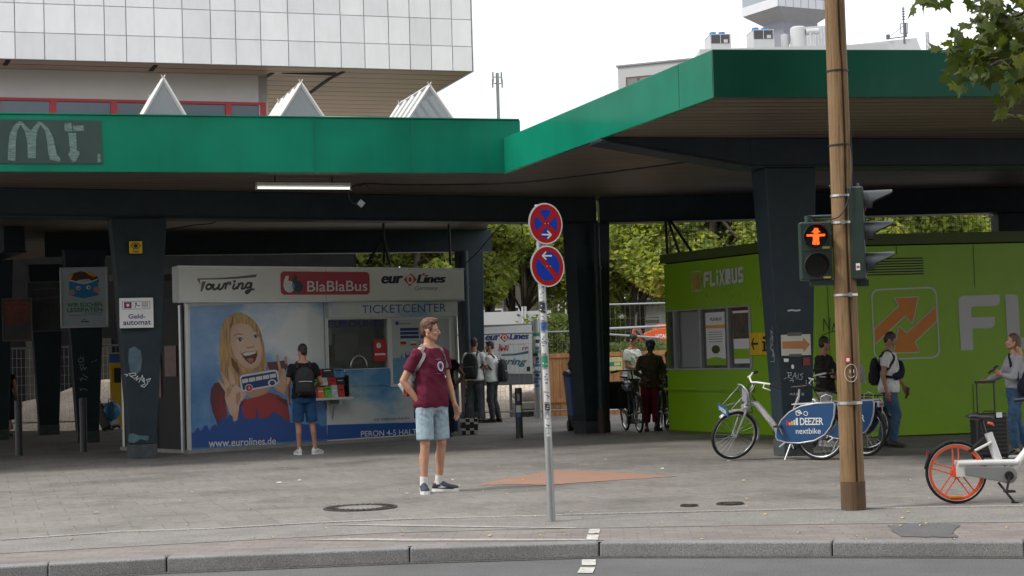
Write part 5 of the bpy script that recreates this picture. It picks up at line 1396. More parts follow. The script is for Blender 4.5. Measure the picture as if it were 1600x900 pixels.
A('hair_parting',M('printed_dark_hair',(0.16,0.08,0.03),0.4,var=0.2),[[(470,530),(450,560),(432,640),(426,620),(445,555)],[(430,850),(455,870),(488,930),(500,985),(470,960),(440,910)]],8)
A('mouth',m_dkr,[[(512,826),(540,812),(575,812),(624,803),(630,838),(612,885),(580,905),(550,884),(525,855)]],7)
A('teeth',M('printed_white',(0.72,0.70,0.67),0.3,var=0),[[(518,828),(545,816),(580,815),(618,807),(616,824),(575,838),(535,844)]],8)
A('tongue',M('printed_pink',(0.42,0.17,0.14),0.3,var=0.05),[[(548,868),(580,858),(605,866),(596,888),(576,894)]],8)
A('eye_white',M('printed_white',(0.72,0.70,0.67),0.3,var=0),[[(464,728),(478,714),(500,708),(518,714),(526,728),(506,738),(482,738)],[(592,702),(604,689),(622,685),(634,693),(636,702),(620,711),(602,711)]],7)
A('iris',M('printed_iris',(0.10,0.06,0.035),0.3,var=0),[ellipse(501,723,13,13.5),ellipse(618,698,12,12.5)],8)
A('pupil',m_black,[ellipse(501,723,6,6.5),ellipse(618,698,5.5,6)],9)
A('eye_glint',m_white,[ellipse(506,718,3,3),ellipse(622,693,2.6,2.6)],10)
A('eyelid',m_black,[[(460,730),(476,712),(500,704),(520,711),(529,729),(518,716),(500,710),(479,716)],[(588,703),(602,687),(622,681),(638,691),(640,702),(633,693),(621,687),(604,691)]],9)
A('brow',M('printed_brown',(0.22,0.11,0.05),0.4,var=0),[[(446,698),(462,682),(490,674),(524,680),(524,685),(490,681),(465,689)],[(586,664),(606,650),(628,648),(640,660),(628,654),(607,657)]],7)
hand = [[(330,1024),(345,1016),(410,1090),(440,1126),(400,1130)],[(352,966),(366,960),(425,1060),(432,1100),(400,1090)],[(405,926),(420,922),(455,1000),(470,1056),(440,1080),(425,1040)],
  [(390,1106),(420,1066),(460,1050),(500,1080),(552,1126),(530,1160),(495,1206),(484,1290),(476,1350),(450,1355),(430,1300),(402,1210),(386,1156)],
  [(770,842),(784,838),(800,900),(812,960),(795,976)],[(833,852),(850,846),(853,900),(836,905)],[(786,946),(830,936),(852,1000),(835,1140),(800,1116),(755,1086)]]
A('hand',m_hand1,hand[:4],7); A('hand',m_hand2,hand[4:],7)
A('hand_shade',m_sk2,[[(470,1130),(500,1110),(505,1150),(480,1220),(470,1180)],[(430,1090),(440,1088),(400,1160),(395,1150)],[(800,960),(808,965),(790,1060),(782,1050)]],8)
A('bus_outline',m_white,[[(497,1006),(508,990),(525,984),(755,946),(775,950),(784,965),(795,1040),(785,1050),(752,1072),(720,1076),(600,1098),(520,1112),(508,1102)]],9)
A('bus_body',m_eublue,[[(506,1014),(518,1000),(755,960),(770,966),(784,1034),(740,1060),(600,1084),(522,1098)]],10)
A('bus_window',m_white,[[(512 + 52*k,1020 - 9.5*k),(558 + 52*k,1011 - 9.5*k),(562 + 52*k,1040 - 9.5*k),(516 + 52*k,1049 - 9.5*k)] for k in range(5)],11)
A('bus_wheel',m_white,[ellipse(740,1046,32,28),ellipse(566,1083,30,28)],11)
A('bus_wheel_core',m_eublue,[ellipse(740,1046,20,18)],12); A('bus_wheel_red',m_red,[ellipse(566,1083,25,23)],12)
A('bus_wheel_mark',m_white,[[(560,1095),(568,1068),(576,1094),(569,1086)]],13)
m_skyl = M('printed_skyline_blue',(0.010,0.075,0.33),0.35,var=0.06)
prof = [(135,652),(155,650),(165,640),(178,614),(190,616),(200,640),(215,630),(232,596),(250,594),(265,630),(275,640),(290,604),(310,590),(322,590),(330,610),(342,558),(370,545),(400,540),(425,515),(443,530),(450,570),(485,555),(500,500),(503,430),(508,408),(513,440),(522,510),(545,550),(600,545),(622,540),(630,450),(638,545),(700,540),(735,512),(748,495),(764,490),(778,512),(800,520),(830,550),(870,575),(950,580),(985,590),(1040,590),(1085,580),(1100,602),(1146,600)]
zt0 = lambda X: zbk(X,780 - 45*(X - 135)/1010)
mb = MB(); flat(mb,[zbk(*p) for p in prof] + [(xj,.1),(0.03,.1)],y1 - .0156); mb.build('skyline',m_skyl,kt)
mb = MB(); text_into(mb,'www.eurolines.de',(PK.uv(325,699),PK.uv(430,694),PK.uv(430,683),PK.uv(325,686)),y1 - .0175,.006); mb.build('web_lettering',m_white,kt)
mb = MB(); mb.prism([(xj + .008,PK.uv(520,622)[1] + .25),(KL - .02,PK.uv(715,604)[1]),(KL - .02,.08),(xj + .008,.08)],y1,-.0005)
mb.build('lower_panel',m_skyp,kt)
mb = MB(); mb.prism([(xj + .008,PK.uv(510,664)[1]),(KL - .02,PK.uv(714,658)[1]),(KL - .02,.08),(xj + .008,.08)],y1 - .003,y1 - .0012); mb.build('blue_band',m_skyl,kt)
mb = MB(); text_into(mb,'PERON 4-5 HALTES',(PK.uv(563.5,682.5),PK.uv(661,678),PK.uv(661,669.5),PK.uv(563.5,673.5)),y1 - .0045,.006); mb.build('platform_lettering',m_white,kt)
mb = MB(); text_into(mb,'WIR VERBINDEN EUROPA',(PK.uv(583,658),PK.uv(640,655),PK.uv(640,651),PK.uv(583,654)),y1 - .0025,.004); mb.build('slogan_lettering',m_grey_print,kt)
zd = lambda X,Y: PK.uv(500 + X/4.788,540 + Y/4.788)
art(kt,'small_bus_outline',m_white,[[zd(693,470),zd(710,458),zd(800,455),zd(800,560),zd(693,552)]],y1 - .003)
art(kt,'small_bus_body',m_eublue,[[zd(700,475),zd(712,465),zd(800,462),zd(800,545),zd(700,545)]],y1 - .0042)
art(kt,'small_bus_window',m_white,[[zd(708,478),zd(735,476),zd(735,498),zd(708,500)],ellipse(*zd(738,540),.05,.06)],y1 - .0054)
hx0,hx1 = xj + .03,PK.uv(710,480)[0]
mb = MB(); mb.prism([(hx0,PK.uv(511,497)[1]),(hx1,PK.uv(710,494)[1]),(hx1,zsb - .005),(hx0,zsb - .005)],-.10,-.0005); mb.build('header_panel',m_skyp,kt)
Phd = PK.off(.1)
mb = MB(); text_into(mb,'TICKETCENTER',(Phd.uv(565,490),Phd.uv(697,487),Phd.uv(697,474),Phd.uv(565,477)),-.102,.004); mb.build('header_lettering',M('header_blue',(0.02,0.06,0.22),0.4,var=0),kt)
def frame4(m,x0,z0,x1,z1,w_,ya,yb):
 m.box2((x0 - w_,ya,z0 - w_),(x1 + w_,yb,z0)); m.box2((x0 - w_,ya,z1),(x1 + w_,yb,z1 + w_)); m.box2((x0 - w_,ya,z0),(x0,yb,z1)); m.box2((x1,ya,z0),(x1 + w_,yb,z1))
m_gl = node_mat('counter_glass',lambda t,b: (b.inputs['Base Color'].__setattr__('default_value',(0.22,0.23,0.24,1)),b.inputs['Roughness'].__setattr__('default_value',0.03),b.inputs['Alpha'].__setattr__('default_value',0.22)))
fo = MB(); frame4(fo,wx0,wz0,wx1,wz1,.05,-.03,.03); fo = fo.build('window',m_kwhite,kt)
g = MB(); g.box2((wx0,0.02,wz0),(wx1,0.028,wz1)); g.build('pane',m_gl,fo)
g = MB(); g.box2((wx0 - .3,.9,wz0 - .4),(wx1 + .3,.92,wz1 + .2)); g.box2((wx0 - .3,.3,wz0 - .42),(wx1 + .3,.9,wz0 - .4)); g.build('booth_interior',M('booth_grey',(0.48,0.48,0.48),0.8,var=0.3,scale=3),fo)
ww,wh = wx1 - wx0,wz1 - wz0
g = MB(); g.box2((wx0 + ww*.38,.5,wz0 + wh*.15),(wx0 + ww*.78,.7,wz0 + wh*.72)); g.box2((wx0 + ww*.05,.6,wz0),(wx0 + ww*.25,.8,wz0 + wh*.5)); g.build('equipment',M('equipment_grey',(0.22,0.22,0.225),0.6,var=0.2),fo)
g = MB(); g.box2((wx0 + ww*.22,.55,wz0 + wh*.5),(wx0 + ww*.36,.6,wz0 + wh*.95)); g.build('wall_paper',m_white,fo)
art(fo,'red_poster',m_red,[[(wx0 + ww*.77,wz0 + wh*.14),(wx0 + ww*.985,wz0 + wh*.14),(wx0 + ww*.985,wz0 + wh*.58),(wx0 + ww*.77,wz0 + wh*.58)]],.012)
mb = MB(); text_into(mb,'SALE',(wx0 + ww*.8,wz0 + wh*.42,wx0 + ww*.95,wz0 + wh*.52),.010,.02)
mb = MB(); flat(mb,[(wx0 + ww*.79,wz0 + wh*.26),(wx0 + ww*.97,wz0 + wh*.26),(wx0 + ww*.97,wz0 + wh*.30),(wx0 + ww*.79,wz0 + wh*.30)],.0105); flat(mb,ellipse(wx0 + ww*.86,wz0 + wh*.46,.05,.05),.0105); mb.build('poster_print',m_white,fo)
mb = MB(); text_into(mb,'EUROLINES',(wx0 + ww*.02,wz1 - wh*.16,wx0 + ww*.97,wz1 - wh*.02),.012,.03); mb.build('window_lettering',M('film_blue',(0.02,0.035,0.16),0.4,var=0),fo)
mb = MB(); cx_,cz_ = wx0 + ww*.5,wz0 + .02
mb.tube([(cx_ + .17*math.cos(a),-.01,cz_ + .20*math.sin(a)) for a in [PI*k/14 for k in range(15)]],.02,8); mb.build('speaking_hatch',m_alu,fo,smooth=True)
mb = MB(); p_ = rrect(wx0 + ww*.27,PK.uv(560,603)[1],wx1 + .02,wz0 - .01,.01); mb.prism(p_,-.035,-.005); mb.build('counter_front',m_skyp,kt)
bx0,bz0 = PK.uv(613,600); bx1,bz1 = PK.uv(700,498)
fo = MB(); frame4(fo,bx0,bz0,bx1,bz1,.05,-.03,.03); fo = fo.build('display_window',m_kwhite,kt)
m_pp = M('display_paper',(0.48,0.52,0.56),0.3,var=0.05)
g = MB(); g.box2((bx0,-.012,bz0),(bx1,-.004,bz1)); g.build('display_sheet',m_pp,fo)
bw,bh = bx1 - bx0,bz1 - bz0; X = lambda u: bx0 + bw*u; Z = lambda v_: bz0 + bh*v_
art(fo,'blue_field',M('display_blue',(0.16,0.33,0.50),0.3,var=0.1),[[(X(0),Z(0)),(X(1),Z(0)),(X(1),Z(.40)),(X(0),Z(.40))]],-.0135)
art(fo,'timetable_bar',m_navy,[[(X(u),Z(v_)),(X(u + .32),Z(v_)),(X(u + .32),Z(v_ + .045)),(X(u),Z(v_ + .045))] for u in (.15,.5) for v_ in (.70,.76,.82)],-.0135)
fl = [('flag_black',m_black),('flag_red',m_red),('flag_gold',m_yel)]
for k,(nm,mm) in enumerate(fl): art(fo,nm,mm,[[(X(.15),Z(.63 - .02*k)),(X(.25),Z(.63 - .02*k)),(X(.25),Z(.65 - .02*k)),(X(.15),Z(.65 - .02*k))]],-.0135)
art(fo,'flag_field',m_red,[[(X(u),Z(.59)),(X(u + .10),Z(.59)),(X(u + .10),Z(.65)),(X(u),Z(.65))] for u in (.32,.47,.63)],-.0135)
art(fo,'flag_cross',m_white,[[(X(u),Z(.612)),(X(u + .10),Z(.612)),(X(u + .10),Z(.628)),(X(u),Z(.628))] for u in (.47,.63)] + [[(X(u),Z(.59)),(X(u + .018),Z(.59)),(X(u + .018),Z(.65)),(X(u),Z(.65))] for u in (.505,.665)] + [[(X(.32),Z(.62)),(X(.42),Z(.62)),(X(.42),Z(.65)),(X(.32),Z(.65))]],-.0150)
art(fo,'city_silhouette',M('display_slate',(0.07,0.13,0.20),0.3,var=0.1),[[(X(.15),Z(.40)),(X(.16),Z(.46)),(X(.18),Z(.40)),(X(.22),Z(.40)),(X(.23),Z(.50)),(X(.25),Z(.44)),(X(.29),Z(.44)),(X(.30),Z(.50)),(X(.31),Z(.42)),(X(.36),Z(.42)),(X(.40),Z(.48)),(X(.62),Z(.54)),(X(.64),Z(.60)),(X(.66),Z(.54)),(X(.8),Z(.56)),(X(.95),Z(.5)),(X(.95),Z(.40))]],-.0136)
art(fo,'globe_mark',m_eublue,[ellipse(X(.10),Z(.94),.04,.035)],-.0135)
mb = MB(); text_into(mb,'Touring',(X(.5),Z(.92),X(.68),Z(.955)),-.0135,0,.3); text_into(mb,'EUROLINES',(X(.14),Z(.92),X(.34),Z(.945)),-.0135,.01); mb.build('display_lettering',m_navy,fo)
mb = MB()
for v_,w_ in ((.33,.3),(.2,.38),(.14,.3)): flat(mb,[(X(.25),Z(v_)),(X(.25 + w_),Z(v_)),(X(.25 + w_),Z(v_ + .018)),(X(.25),Z(v_ + .018))],-.0150)
for k in range(3): flat(mb,[(X(.25 + .11*k),Z(.08)),(X(.33 + .11*k),Z(.08)),(X(.33 + .11*k),Z(.125)),(X(.25 + .11*k),Z(.125))],-.0150)
mb.build('display_print',m_white,fo)
mb = MB()
x = PK.uv(510,600)[0]; mb.box2((x - .022,-.035,.6),(x + .022,-.006,zsb - .01)); mb.build('joint_trim',m_alu,kt)
mb = MB(); mb.box2((-.02,-.02,.06),(.03,-.005,zsb - .01)); mb.build('corner_trim',m_alu,kt)
mb = MB(); mb.box2((KL - .03,-.03,.06),(KL + .01,-.005,zsb - .01)); mb.build('corner_trim',m_alu,kt)
PSh = PK.off(.32)
sx0,sz = PSh.uv(489,624); sx1,_ = PSh.uv(552,620)
mb = MB(); mb.box2((sx0,-.34,sz - .025),(sx1,-.006,sz + .015)); mb.build('counter_shelf',M('shelf_white',(0.6,0.6,0.59),0.4,var=.04),kt,bevel=.006)
x_ = PSh.uv(534,630)[0]; mb = MB(); mb.box2((x_ - .02,-.28,sz - .10),(x_ + .02,-.006,sz - .026)); mb.cyl((x_,-.1,sz - .09),(x_,-.012,sz - .36),.012,n=6); mb.build('shelf_bracket',m_alu,kt)
pal = [(0.5,.03,.03),(0.75,.2,.02),(0.12,.02,.16),(.03,.03,.04),(.12,.5,.06),(.6,.5,.05),(.1,.25,.45),(.55,.57,.6),(.5,.03,.2),(.10,.11,.06)]
rng = random.Random(5)
rows = [(576,590,3),(590,602,4),(602,617,5)]
for r_,(pa,pb,nn) in enumerate(rows):
 y_ = -.12 - .07*r_
 Pl = PK.off(-y_);
 u0,u1 = Pl.uv(487,pb)[0],Pl.uv(540,pb)[0]; z0_,z1_ = Pl.uv(515,pb)[1],Pl.uv(515,pa)[1]
 if r_ == 2: z0_ = sz + .017
 for k in range(nn):
  a_ = u0 + (u1 - u0)*k/nn; c_ = pal[(k*3 + r_*4) % len(pal)]
  W_ = (u1 - u0)/nn - .012; H_ = (z1_ - z0_)*rng.uniform(.86,1.04)
  t = thing('leaflet_stack',['upright %s leaflet stack on the kiosk counter shelf, %s row' % (cn,rn) for cn,rn in [(('red','purple','green','orange','black','yellow','blue','white','pink','olive')[[0,2,4,1,3,5,6,7,8,9].index((k*3 + r_*4) % 10)],('back','middle','front')[r_])]][0],'leaflets',PK.o + PK.u*a_ - PK.n*y_ + Vector((0,0,z0_)),KR,'leaflets on the kiosk counter')
  mm = M('leaflet_%d' % ((k*3 + r_*4) % 10),c_,0.4,var=.35,scale=11)
  m = MB(); m.hexa([(0,0,0),(W_,0,0),(W_,.035,0),(0,.035,0)],[(0,.03,H_),(W_,.03,H_),(W_,.06,H_),(0,.06,H_)]); m.build('cover_sheet',mm,t)
  m = MB(); hq = H_*rng.uniform(.5,.75); m.hexa([(W_*.15,-.004 + .03*hq/H_,hq),(W_*.8,-.004 + .03*hq/H_,hq),(W_*.8,-.001 + .03*hq/H_,hq),(W_*.15,-.001 + .03*hq/H_,hq)],[(W_*.15,-.004 + .03*(hq/H_ + .1),hq + .1*H_),(W_*.8,-.004 + .03*(hq/H_ + .1),hq + .1*H_),(W_*.8,-.001 + .03*(hq/H_ + .1),hq + .1*H_),(W_*.15,-.001 + .03*(hq/H_ + .1),hq + .1*H_)])
  m.build('title_strip',pick if False else (m_white if k % 2 else m_black),t)
for r_,y_ in enumerate((-.10,-.17)):
 pass
u0,u1 = PK.off(.15).uv(487,600)[0],PK.off(.15).uv(541,600)[0]
mb = MB(); zA = PK.off(.12).uv(515,590)[1]; zB = PK.off(.19).uv(515,602)[1]
mb.box2((u0,-.15,zA - .012),(u1,-.05,zA - .002)); mb.box2((u0,-.225,zB - .012),(u1,-.05,zB - .002))
for x in (u0,u1): mb.box2((x - .006,-.23,sz + .016),(x + .006,-.05,PK.off(.12).uv(515,578)[1] - .1))
lh = thing('leaflet_rack','dark tiered rack holding coloured leaflets on the kiosk shelf','rack',(k0.x,k0.y,0),KR); mb.build('tier',m_black,lh)
# ================================================================ green bus office
f0,f1 = G(1046,674.5),Vector((4.62,26.45,0))
FRL = math.atan2(f1.y - f0.y,f1.x - f0.x); LLf = (f1 - f0).xy.length
PF = Plane((f0.x,f0.y),FRL)
f2d = rad(8); PG = Plane((f1.x,f1.y),f2d)
ft = thing('bus_office','lime green bus office with orange arrow logo and big white FL letters','kiosk',(f0.x,f0.y,0),FRL)
ft2 = ft
m_lime = M('lime_green_panel',(0.235,0.44,0.010),0.30,var=0.09,scale=0.7,dirt=0.16)
m_lime_d = M('olive_green_trim',(0.055,0.085,0.008),0.5,var=0.1)
zF = 3.06
def in_ft(p):
 d = Vector((p.x - f0.x,p.y - f0.y,0)); return (d.dot(PF.u),-d.dot(PF.n))
f3 = f1 + PG.u*9.0; f4 = f3 - PG.n*3.5; f5 = f0 - PG.n*0.3
corner = [in_ft(p) for p in (f0,f1,f3,f4,f0 + Vector((1.0,3.2,0)))]
zw0,zw1 = PF.uv(1110,575)[1],PF.uv(1110,483)[1]
xw1 = PF.uv(1174,540)[0]
mb = MB()
mb.box2((0,0,.02),(LLf,.08,zw0)); mb.box2((0,0,zw1),(LLf,.08,zF - .12)); mb.box2((xw1,0,zw0),(LLf,.08,zw1))
mb.build('side_wall',m_lime,ft)
def on_G(m_pts):
 out = []
 for u,y,z in m_pts:
  p = PG.o + PG.u*u - PG.n*y; a = in_ft(p); out.append((a[0],a[1],z))
 return out
class GB(MB):
 def put(s):
  s.v = on_G(s.v); return s
mb = GB(); mb.box2((0.0,0.002,.02),(9,.09,zF - .12)); mb.put().build('front_wall',m_lime,ft)
mb = MB(); mb.slab(corner[:1] + [(corner[1][0],corner[1][1])] + corner[2:],zF - .1,zF - .06); mb.build('roof',M('kiosk_roof',(0.1,0.1,0.1)),ft)
mb = MB(); mb.box2((-.06,-.05,zF - .10),(LLf + .02,.12,zF + .06)); mb.build('side_roof_trim',m_lime_d,ft,bevel=.01)
mb = GB(); mb.box2((-.03,-.05,zF - .10),(9,.12,zF + .065)); mb.put().build('front_roof_trim',m_lime_d,ft)
mb = MB(); mb.box2((-.03,-.03,.0),(LLf,-.001,.035)); mb.build('base',M('office_base',(0.10,0.15,0.02),0.7,var=.2,dirt=.4),ft)
mb = MB(); mb.slab([corner[0],(corner[0][0],corner[0][1] + .08),(corner[4][0] + .1,corner[4][1]),corner[4]],.02,zF - .12); mb.slab([corner[4],corner[3],(corner[3][0],corner[3][1] - .1),(corner[4][0],corner[4][1] - .1)],.02,zF - .12); mb.build('rear_wall',m_lime,ft)
m_fin = M('office_interior',(0.42,0.42,0.43),0.7,var=.3,scale=3)
fo = MB(); fr = [0.03] + [PF.uv(px,530)[0] for px in (1093,1099,1135,1143,1174)]
fo.box2((-.02,-.01,zw0 - .03),(xw1,.07,zw0)); fo.box2((-.02,-.01,zw1),(xw1,.07,zw1 + .02))
for px in (1054.5,1095,1138,1173): x = PF.uv(px,530)[0]; fo.box2((x - .035,-.012,zw0),(x + .035,.072,zw1))
fo = fo.build('office_window',M('grey_frame',(0.34,0.35,0.36),0.4,var=.05),ft)
g = MB(); g.box2((0,.03,zw0),(xw1,.04,zw1)); g.build('pane',m_gl,fo)
g = MB(); g.box2((.12,.12,zw0 + .01),(fr[1] - .05,.13,zw1 - .01)); g.build('roller_blind',M('blind_grey',(.62,.62,.63),.8,var=.06),fo)
g = MB(); g.box2((0.1,.9,zw0 - .3),(xw1 + .3,.95,zw1 + .1)); g.box2((0.1,.2,zw0 - .34),(xw1 + .3,.9,zw0 - .3)); g.build('office_interior',m_fin,fo)
def win_poster(name,label_mats,px0,py0,px1,py1,drawer):
 a_ = PF.uv(px0,py1); b_ = PF.uv(px1,py0)
 p_ = MB(); p_.box2((a_[0],.008,a_[1]),(b_[0],.016,b_[1])); po = p_.build(name,m_white,fo)
 drawer(po,a_,b_)
 return po
def dr1(po,a_,b_):
 W_,H_ = b_[0] - a_[0],b_[1] - a_[1]; x,z = a_
 art(fo,'orange_strip',m_orangep,[[(x,z + H_*.70),(x + W_,z + H_*.70),(x + W_,z + H_*.76),(x,z + H_*.76)]],.006)
 art(fo,'green_footer',m_lime,[[(x,z),(x + W_,z),(x + W_,z + H_*.12),(x + W_*.5,z + H_*.16),(x,z + H_*.12)]],.006)
 art(fo,'phone_picture',m_lime_d,[ellipse(x + W_*.5,z + H_*.3,W_*.22,H_*.08)],.006)
 mb = MB(); text_into(mb,'FLIXBUS',(x + W_*.25,z + H_*.84,x + W_*.85,z + H_*.9),.006,.03)
 for k in range(5): flat(mb,[(x + W_*.15,z + H_*(.62 - .045*k)),(x + W_*.85,z + H_*(.62 - .045*k)),(x + W_*.85,z + H_*(.63 - .045*k)),(x + W_*.15,z + H_*(.63 - .045*k))],.006)
 mb.build('poster_lettering',m_grey_print,fo)
win_poster('window_poster',0,1104,487,1131,571,dr1)
def dr2(po,a_,b_):
 W_,H_ = b_[0] - a_[0],b_[1] - a_[1]; x,z = a_
 art(fo,'dark_photo',M('photo_dim',(0.10,0.075,0.06),.4,var=.6,scale=8),[[(x,z + H_*.42),(x + W_,z + H_*.42),(x + W_,z + H_*.86),(x,z + H_*.86)]],.006)
 art(fo,'maroon_strip',m_dkr,[[(x,z + H_*.9),(x + W_,z + H_*.9),(x + W_,z + H_),(x,z + H_)]],.006)
 art(fo,'green_field',m_lime,[[(x,z + H_*.08),(x + W_,z + H_*.08),(x + W_,z + H_*.25),(x,z + H_*.25)]],.006)
win_poster('window_poster',0,1147,475,1172,568,dr2)
mb = MB(); mb.box2((-.05,-.06,zw0 - .38),(xw1 + .06,-.001,zw0 - .34)); mb.build('ledge',m_lime,ft)
z5f = lambda X,Y: PF.uv(920 + X/4.788,330 + Y/4.788)
m_lgrey = M('light_grey_letter',(0.55,0.56,0.57),.5,var=.03)
LET = {'F': [[(0,0),(.28,0),(.28,.4),(.72,.4),(.72,.62),(.28,.62),(.28,.78),(.85,.78),(.85,1),(.12,1),(0,.9)]],
 'L': [[(0,.1),(0,1),(.28,1),(.28,.22),(.8,.22),(.8,0),(.12,0)]],
 'i': [[(.1,0),(.38,0),(.38,.68),(.1,.68)],[(.1,.8),(.38,.8),(.38,1),(.1,1)]],
 'X': [[(0,0),(.28,0),(.45,.34),(.62,0),(.9,0),(.6,.52),(.88,1),(.6,1),(.45,.7),(.3,1),(.02,1),(.3,.52)]],
 'B': [[(0,0),(.62,0),(.82,.14),(.82,.4),(.72,.52),(.8,.62),(.8,.86),(.62,1),(0,1)]],
 'U': [[(0,.14),(.16,0),(.66,0),(.82,.14),(.82,1),(.55,1),(.55,.22),(.28,.22),(.28,1),(0,1)]],
 'S': [[(0,0),(.62,0),(.8,.14),(.8,.46),(.64,.6),(.28,.6),(.28,.78),(.76,.78),(.76,1),(.16,1),(0,.86),(0,.54),(.16,.4),(.52,.4),(.52,.22),(0,.22)]]}
def blockword(m,word,bl,br,tr,tl,y):
 adv = {'F': .92,'L': .9,'i': .48,'X': .95,'B': .92,'U': .92,'S': .82}; tot = sum(adv[c] for c in word); x = 0
 for c in word:
  for poly in LET[c]:
   pp = []
   for a_,b_ in poly:
    s_ = (x + a_)/tot; p = (Vector(bl)*(1 - s_) + Vector(br)*s_)*(1 - b_) + (Vector(tl)*(1 - s_) + Vector(tr)*s_)*b_; pp.append((p.x,p.y))
   flat(m,pp,y)
  x += adv[c]
mb = MB(); blockword(mb,'FLiXBUS',z5f(865,570),z5f(1165,532),z5f(1160,412),z5f(865,455),-.012); mb.build('lettering',m_lgrey,ft)
mb = MB()
for a_,b_ in ((0,.3),) :
 for poly in ([(875,0)],): pass
art(ft,'letter_counter',m_lime,[[z5f(1052,508),z5f(1064,506),z5f(1064,528),z5f(1052,530)]],-.014)
lg0,lg1 = z5f(778,603),z5f(842,445)
def logo(conv,y,ol,names,parent,build):
 """two counter-running arrows in a rounded square; conv maps unit square"""
 C = lambda pts: [conv(*p) for p in pts]
 outer = [(.06,.0),(.94,.0),(.985,.02),(1,.06),(1,.94),(.985,.98),(.94,1),(.06,1),(.015,.98),(0,.94),(0,.06),(.015,.02)]
 m = MB()
 rr = rrect(0.0,0.0,1.0,1.0,.12); ri = rrect(ol,ol,1 - ol,1 - ol,.12 - ol*.6)
 for k in range(len(rr)):
  j = (k + 1) % len(rr); flat(m,C([rr[k],rr[j],ri[j],ri[k]]),y)
 a1 = [(.03,.24),(.505,.62),(.60,.50),(.71,.86),(.36,.86),(.42,.75),(.03,.435)]
 a2 = [(.97,.72),(.515,.36),(.40,.46),(.31,.10),(.68,.10),(.62,.24),(.97,.52)]
 for ar in (a1,a2):
  pts = C(ar)
  for pp in stroke(pts + [pts[0]],abs(conv(1,0)[0] - conv(0,0)[0])*ol*1.25): flat(m,pp,y)
 build(m,names[0],m_lgrey)
 m2 = MB()
 for ar in (a1,a2): flat(m2,C(ar),y - .003)
 build(m2,names[1],M('logo_orange',(0.62,0.20,0.015),.4,var=.04))
def bF(m,n,mt): m.build(n,mt,ft)
logo(lambda u,v_: (lg0[0] + (lg1[0] - lg0[0])*u,lg0[1] + (lg1[1] - lg0[1])*v_),-.012,.035,('logo_outline','logo_arrows'),ft,bF)
zg = lambda X,Y: PG.uv(1350 + X/6.4,440 + Y/6.4)
q00,q10,q11,q01 = [Vector(zg(*p)) for p in ((100,790),(762,765),(725,50),(66,75))]
def convG(u,v_):
 p = (q00*(1 - u) + q10*u)*(1 - v_) + (q01*(1 - u) + q11*u)*v_; return (p.x,p.y)
def bG(m,n,mt):
 m.v = on_G(m.v); m.build(n,mt,ft)
logo(convG,-.004,.022,('big_logo_outline','big_logo_arrows'),ft,bG)
mb = MB()
flat(mb,[zg(*p) for p in ((968,688),(1093,683),(1083,467),(1255,465),(1290,455),(1308,425),(1305,352),(1075,358),(1070,280),(1080,255),(1110,248),(1310,243),(1345,230),(1358,195),(1353,130),(985,142),(955,155),(942,185))],-.004)
flat(mb,[zg(*p) for p in ((1410,130),(1500,128),(1530,140),(1540,170),(1562,560),(1800,552),(1805,670),(1470,680),(1445,660),(1436,630))],-.004)
bG(mb,'big_lettering',m_lgrey)
mb = MB()
for px,pa,pb in ((1520,372,450),(1520,600,690),(1290,372,690),(1400,565,690),(1400,372,398)):
 u,za_ = PG.uv(px,pa); _,zb_ = PG.uv(px,pb); mb.box2((u - .004,-.004,max(.05,zb_)),(u + .004,.0,za_))
bG(mb,'wall_joint',m_lime_d)
u0,z0v = PG.uv(1346,431); u1,z1v = PG.uv(1442,400)
mb = MB()
for k in range(7): z = z0v + (z1v - z0v)*k/7; mb.box2((u0,-.006,z),(u1,.001,z + (z1v - z0v)/7*.5))
bG(mb,'ventilation_slat',m_black)
mb = MB()
for ln in ([(1287,517),(1287,498),(1296,516),(1297,497)],[(1300,517),(1303,505),(1307,517)],[(1284,524),(1300,518),(1320,517)]):
 for pp in stroke([PG.uv(*p) for p in ln],.012): flat(mb,pp,-.004)
bG(mb,'scrawl',M('dark_marker',(0.03,0.05,0.02),.7,var=0))
PI_ = PF.off(.02)
a_ = PI_.uv(1173.5,555); b_ = PI_.uv(1201,519)
def d_info(t,W,H,y):
 art(t,'arrow',m_black,[[(W*.06,H*.5),(W*.2,H*.78),(W*.24,H*.74),(W*.16,H*.55),(W*.46,H*.55),(W*.46,H*.46),(W*.16,H*.46),(W*.24,H*.27),(W*.2,H*.22)]],y - .002)
 art(t,'info_letter',m_black,[[(W*.66,H*.16),(W*.92,H*.16),(W*.92,H*.24),(W*.85,H*.24),(W*.85,H*.6),(W*.66,H*.6),(W*.66,H*.53),(W*.73,H*.53),(W*.73,H*.24),(W*.66,H*.24)],ellipse(W*.79,H*.76,W*.08,H*.07)],y - .002)
 art(t,'divider',m_white,[[(W*.54,0),(W*.555,0),(W*.555,H),(W*.54,H)]],y - .002)
notice('information_sign',PI_,(a_[0],a_[1],b_[0],b_[1]),.012,'yellow sign with left arrow and letter i on the green bus office','sign',m_yel,d_info)
PC = Plane((3.66,22.95),rad(14)).off(.215)
a_ = PC.uv(1221,556); b_ = PC.uv(1266,522)
def d_arrow(t,W,H,y):
 art(t,'arrow',M('arrow_brown',(0.45,0.19,0.07),.6,var=.1),[[(W*.04,H*.34),(W*.74,H*.30),(W*.74,H*.14),(W*.97,H*.5),(W*.74,H*.86),(W*.74,H*.68),(W*.04,H*.68)]],y - .002)
 art(t,'adhesive_tape',M('tape_grey',(0.10,0.10,0.10),.5),[[(W*.22,H*.93),(W*.7,H*.93),(W*.7,H*1.1),(W*.22,H*1.1)],[(W*.25,-H*.06),(W*.68,-H*.06),(W*.68,H*.07),(W*.25,H*.07)]],y - .003)
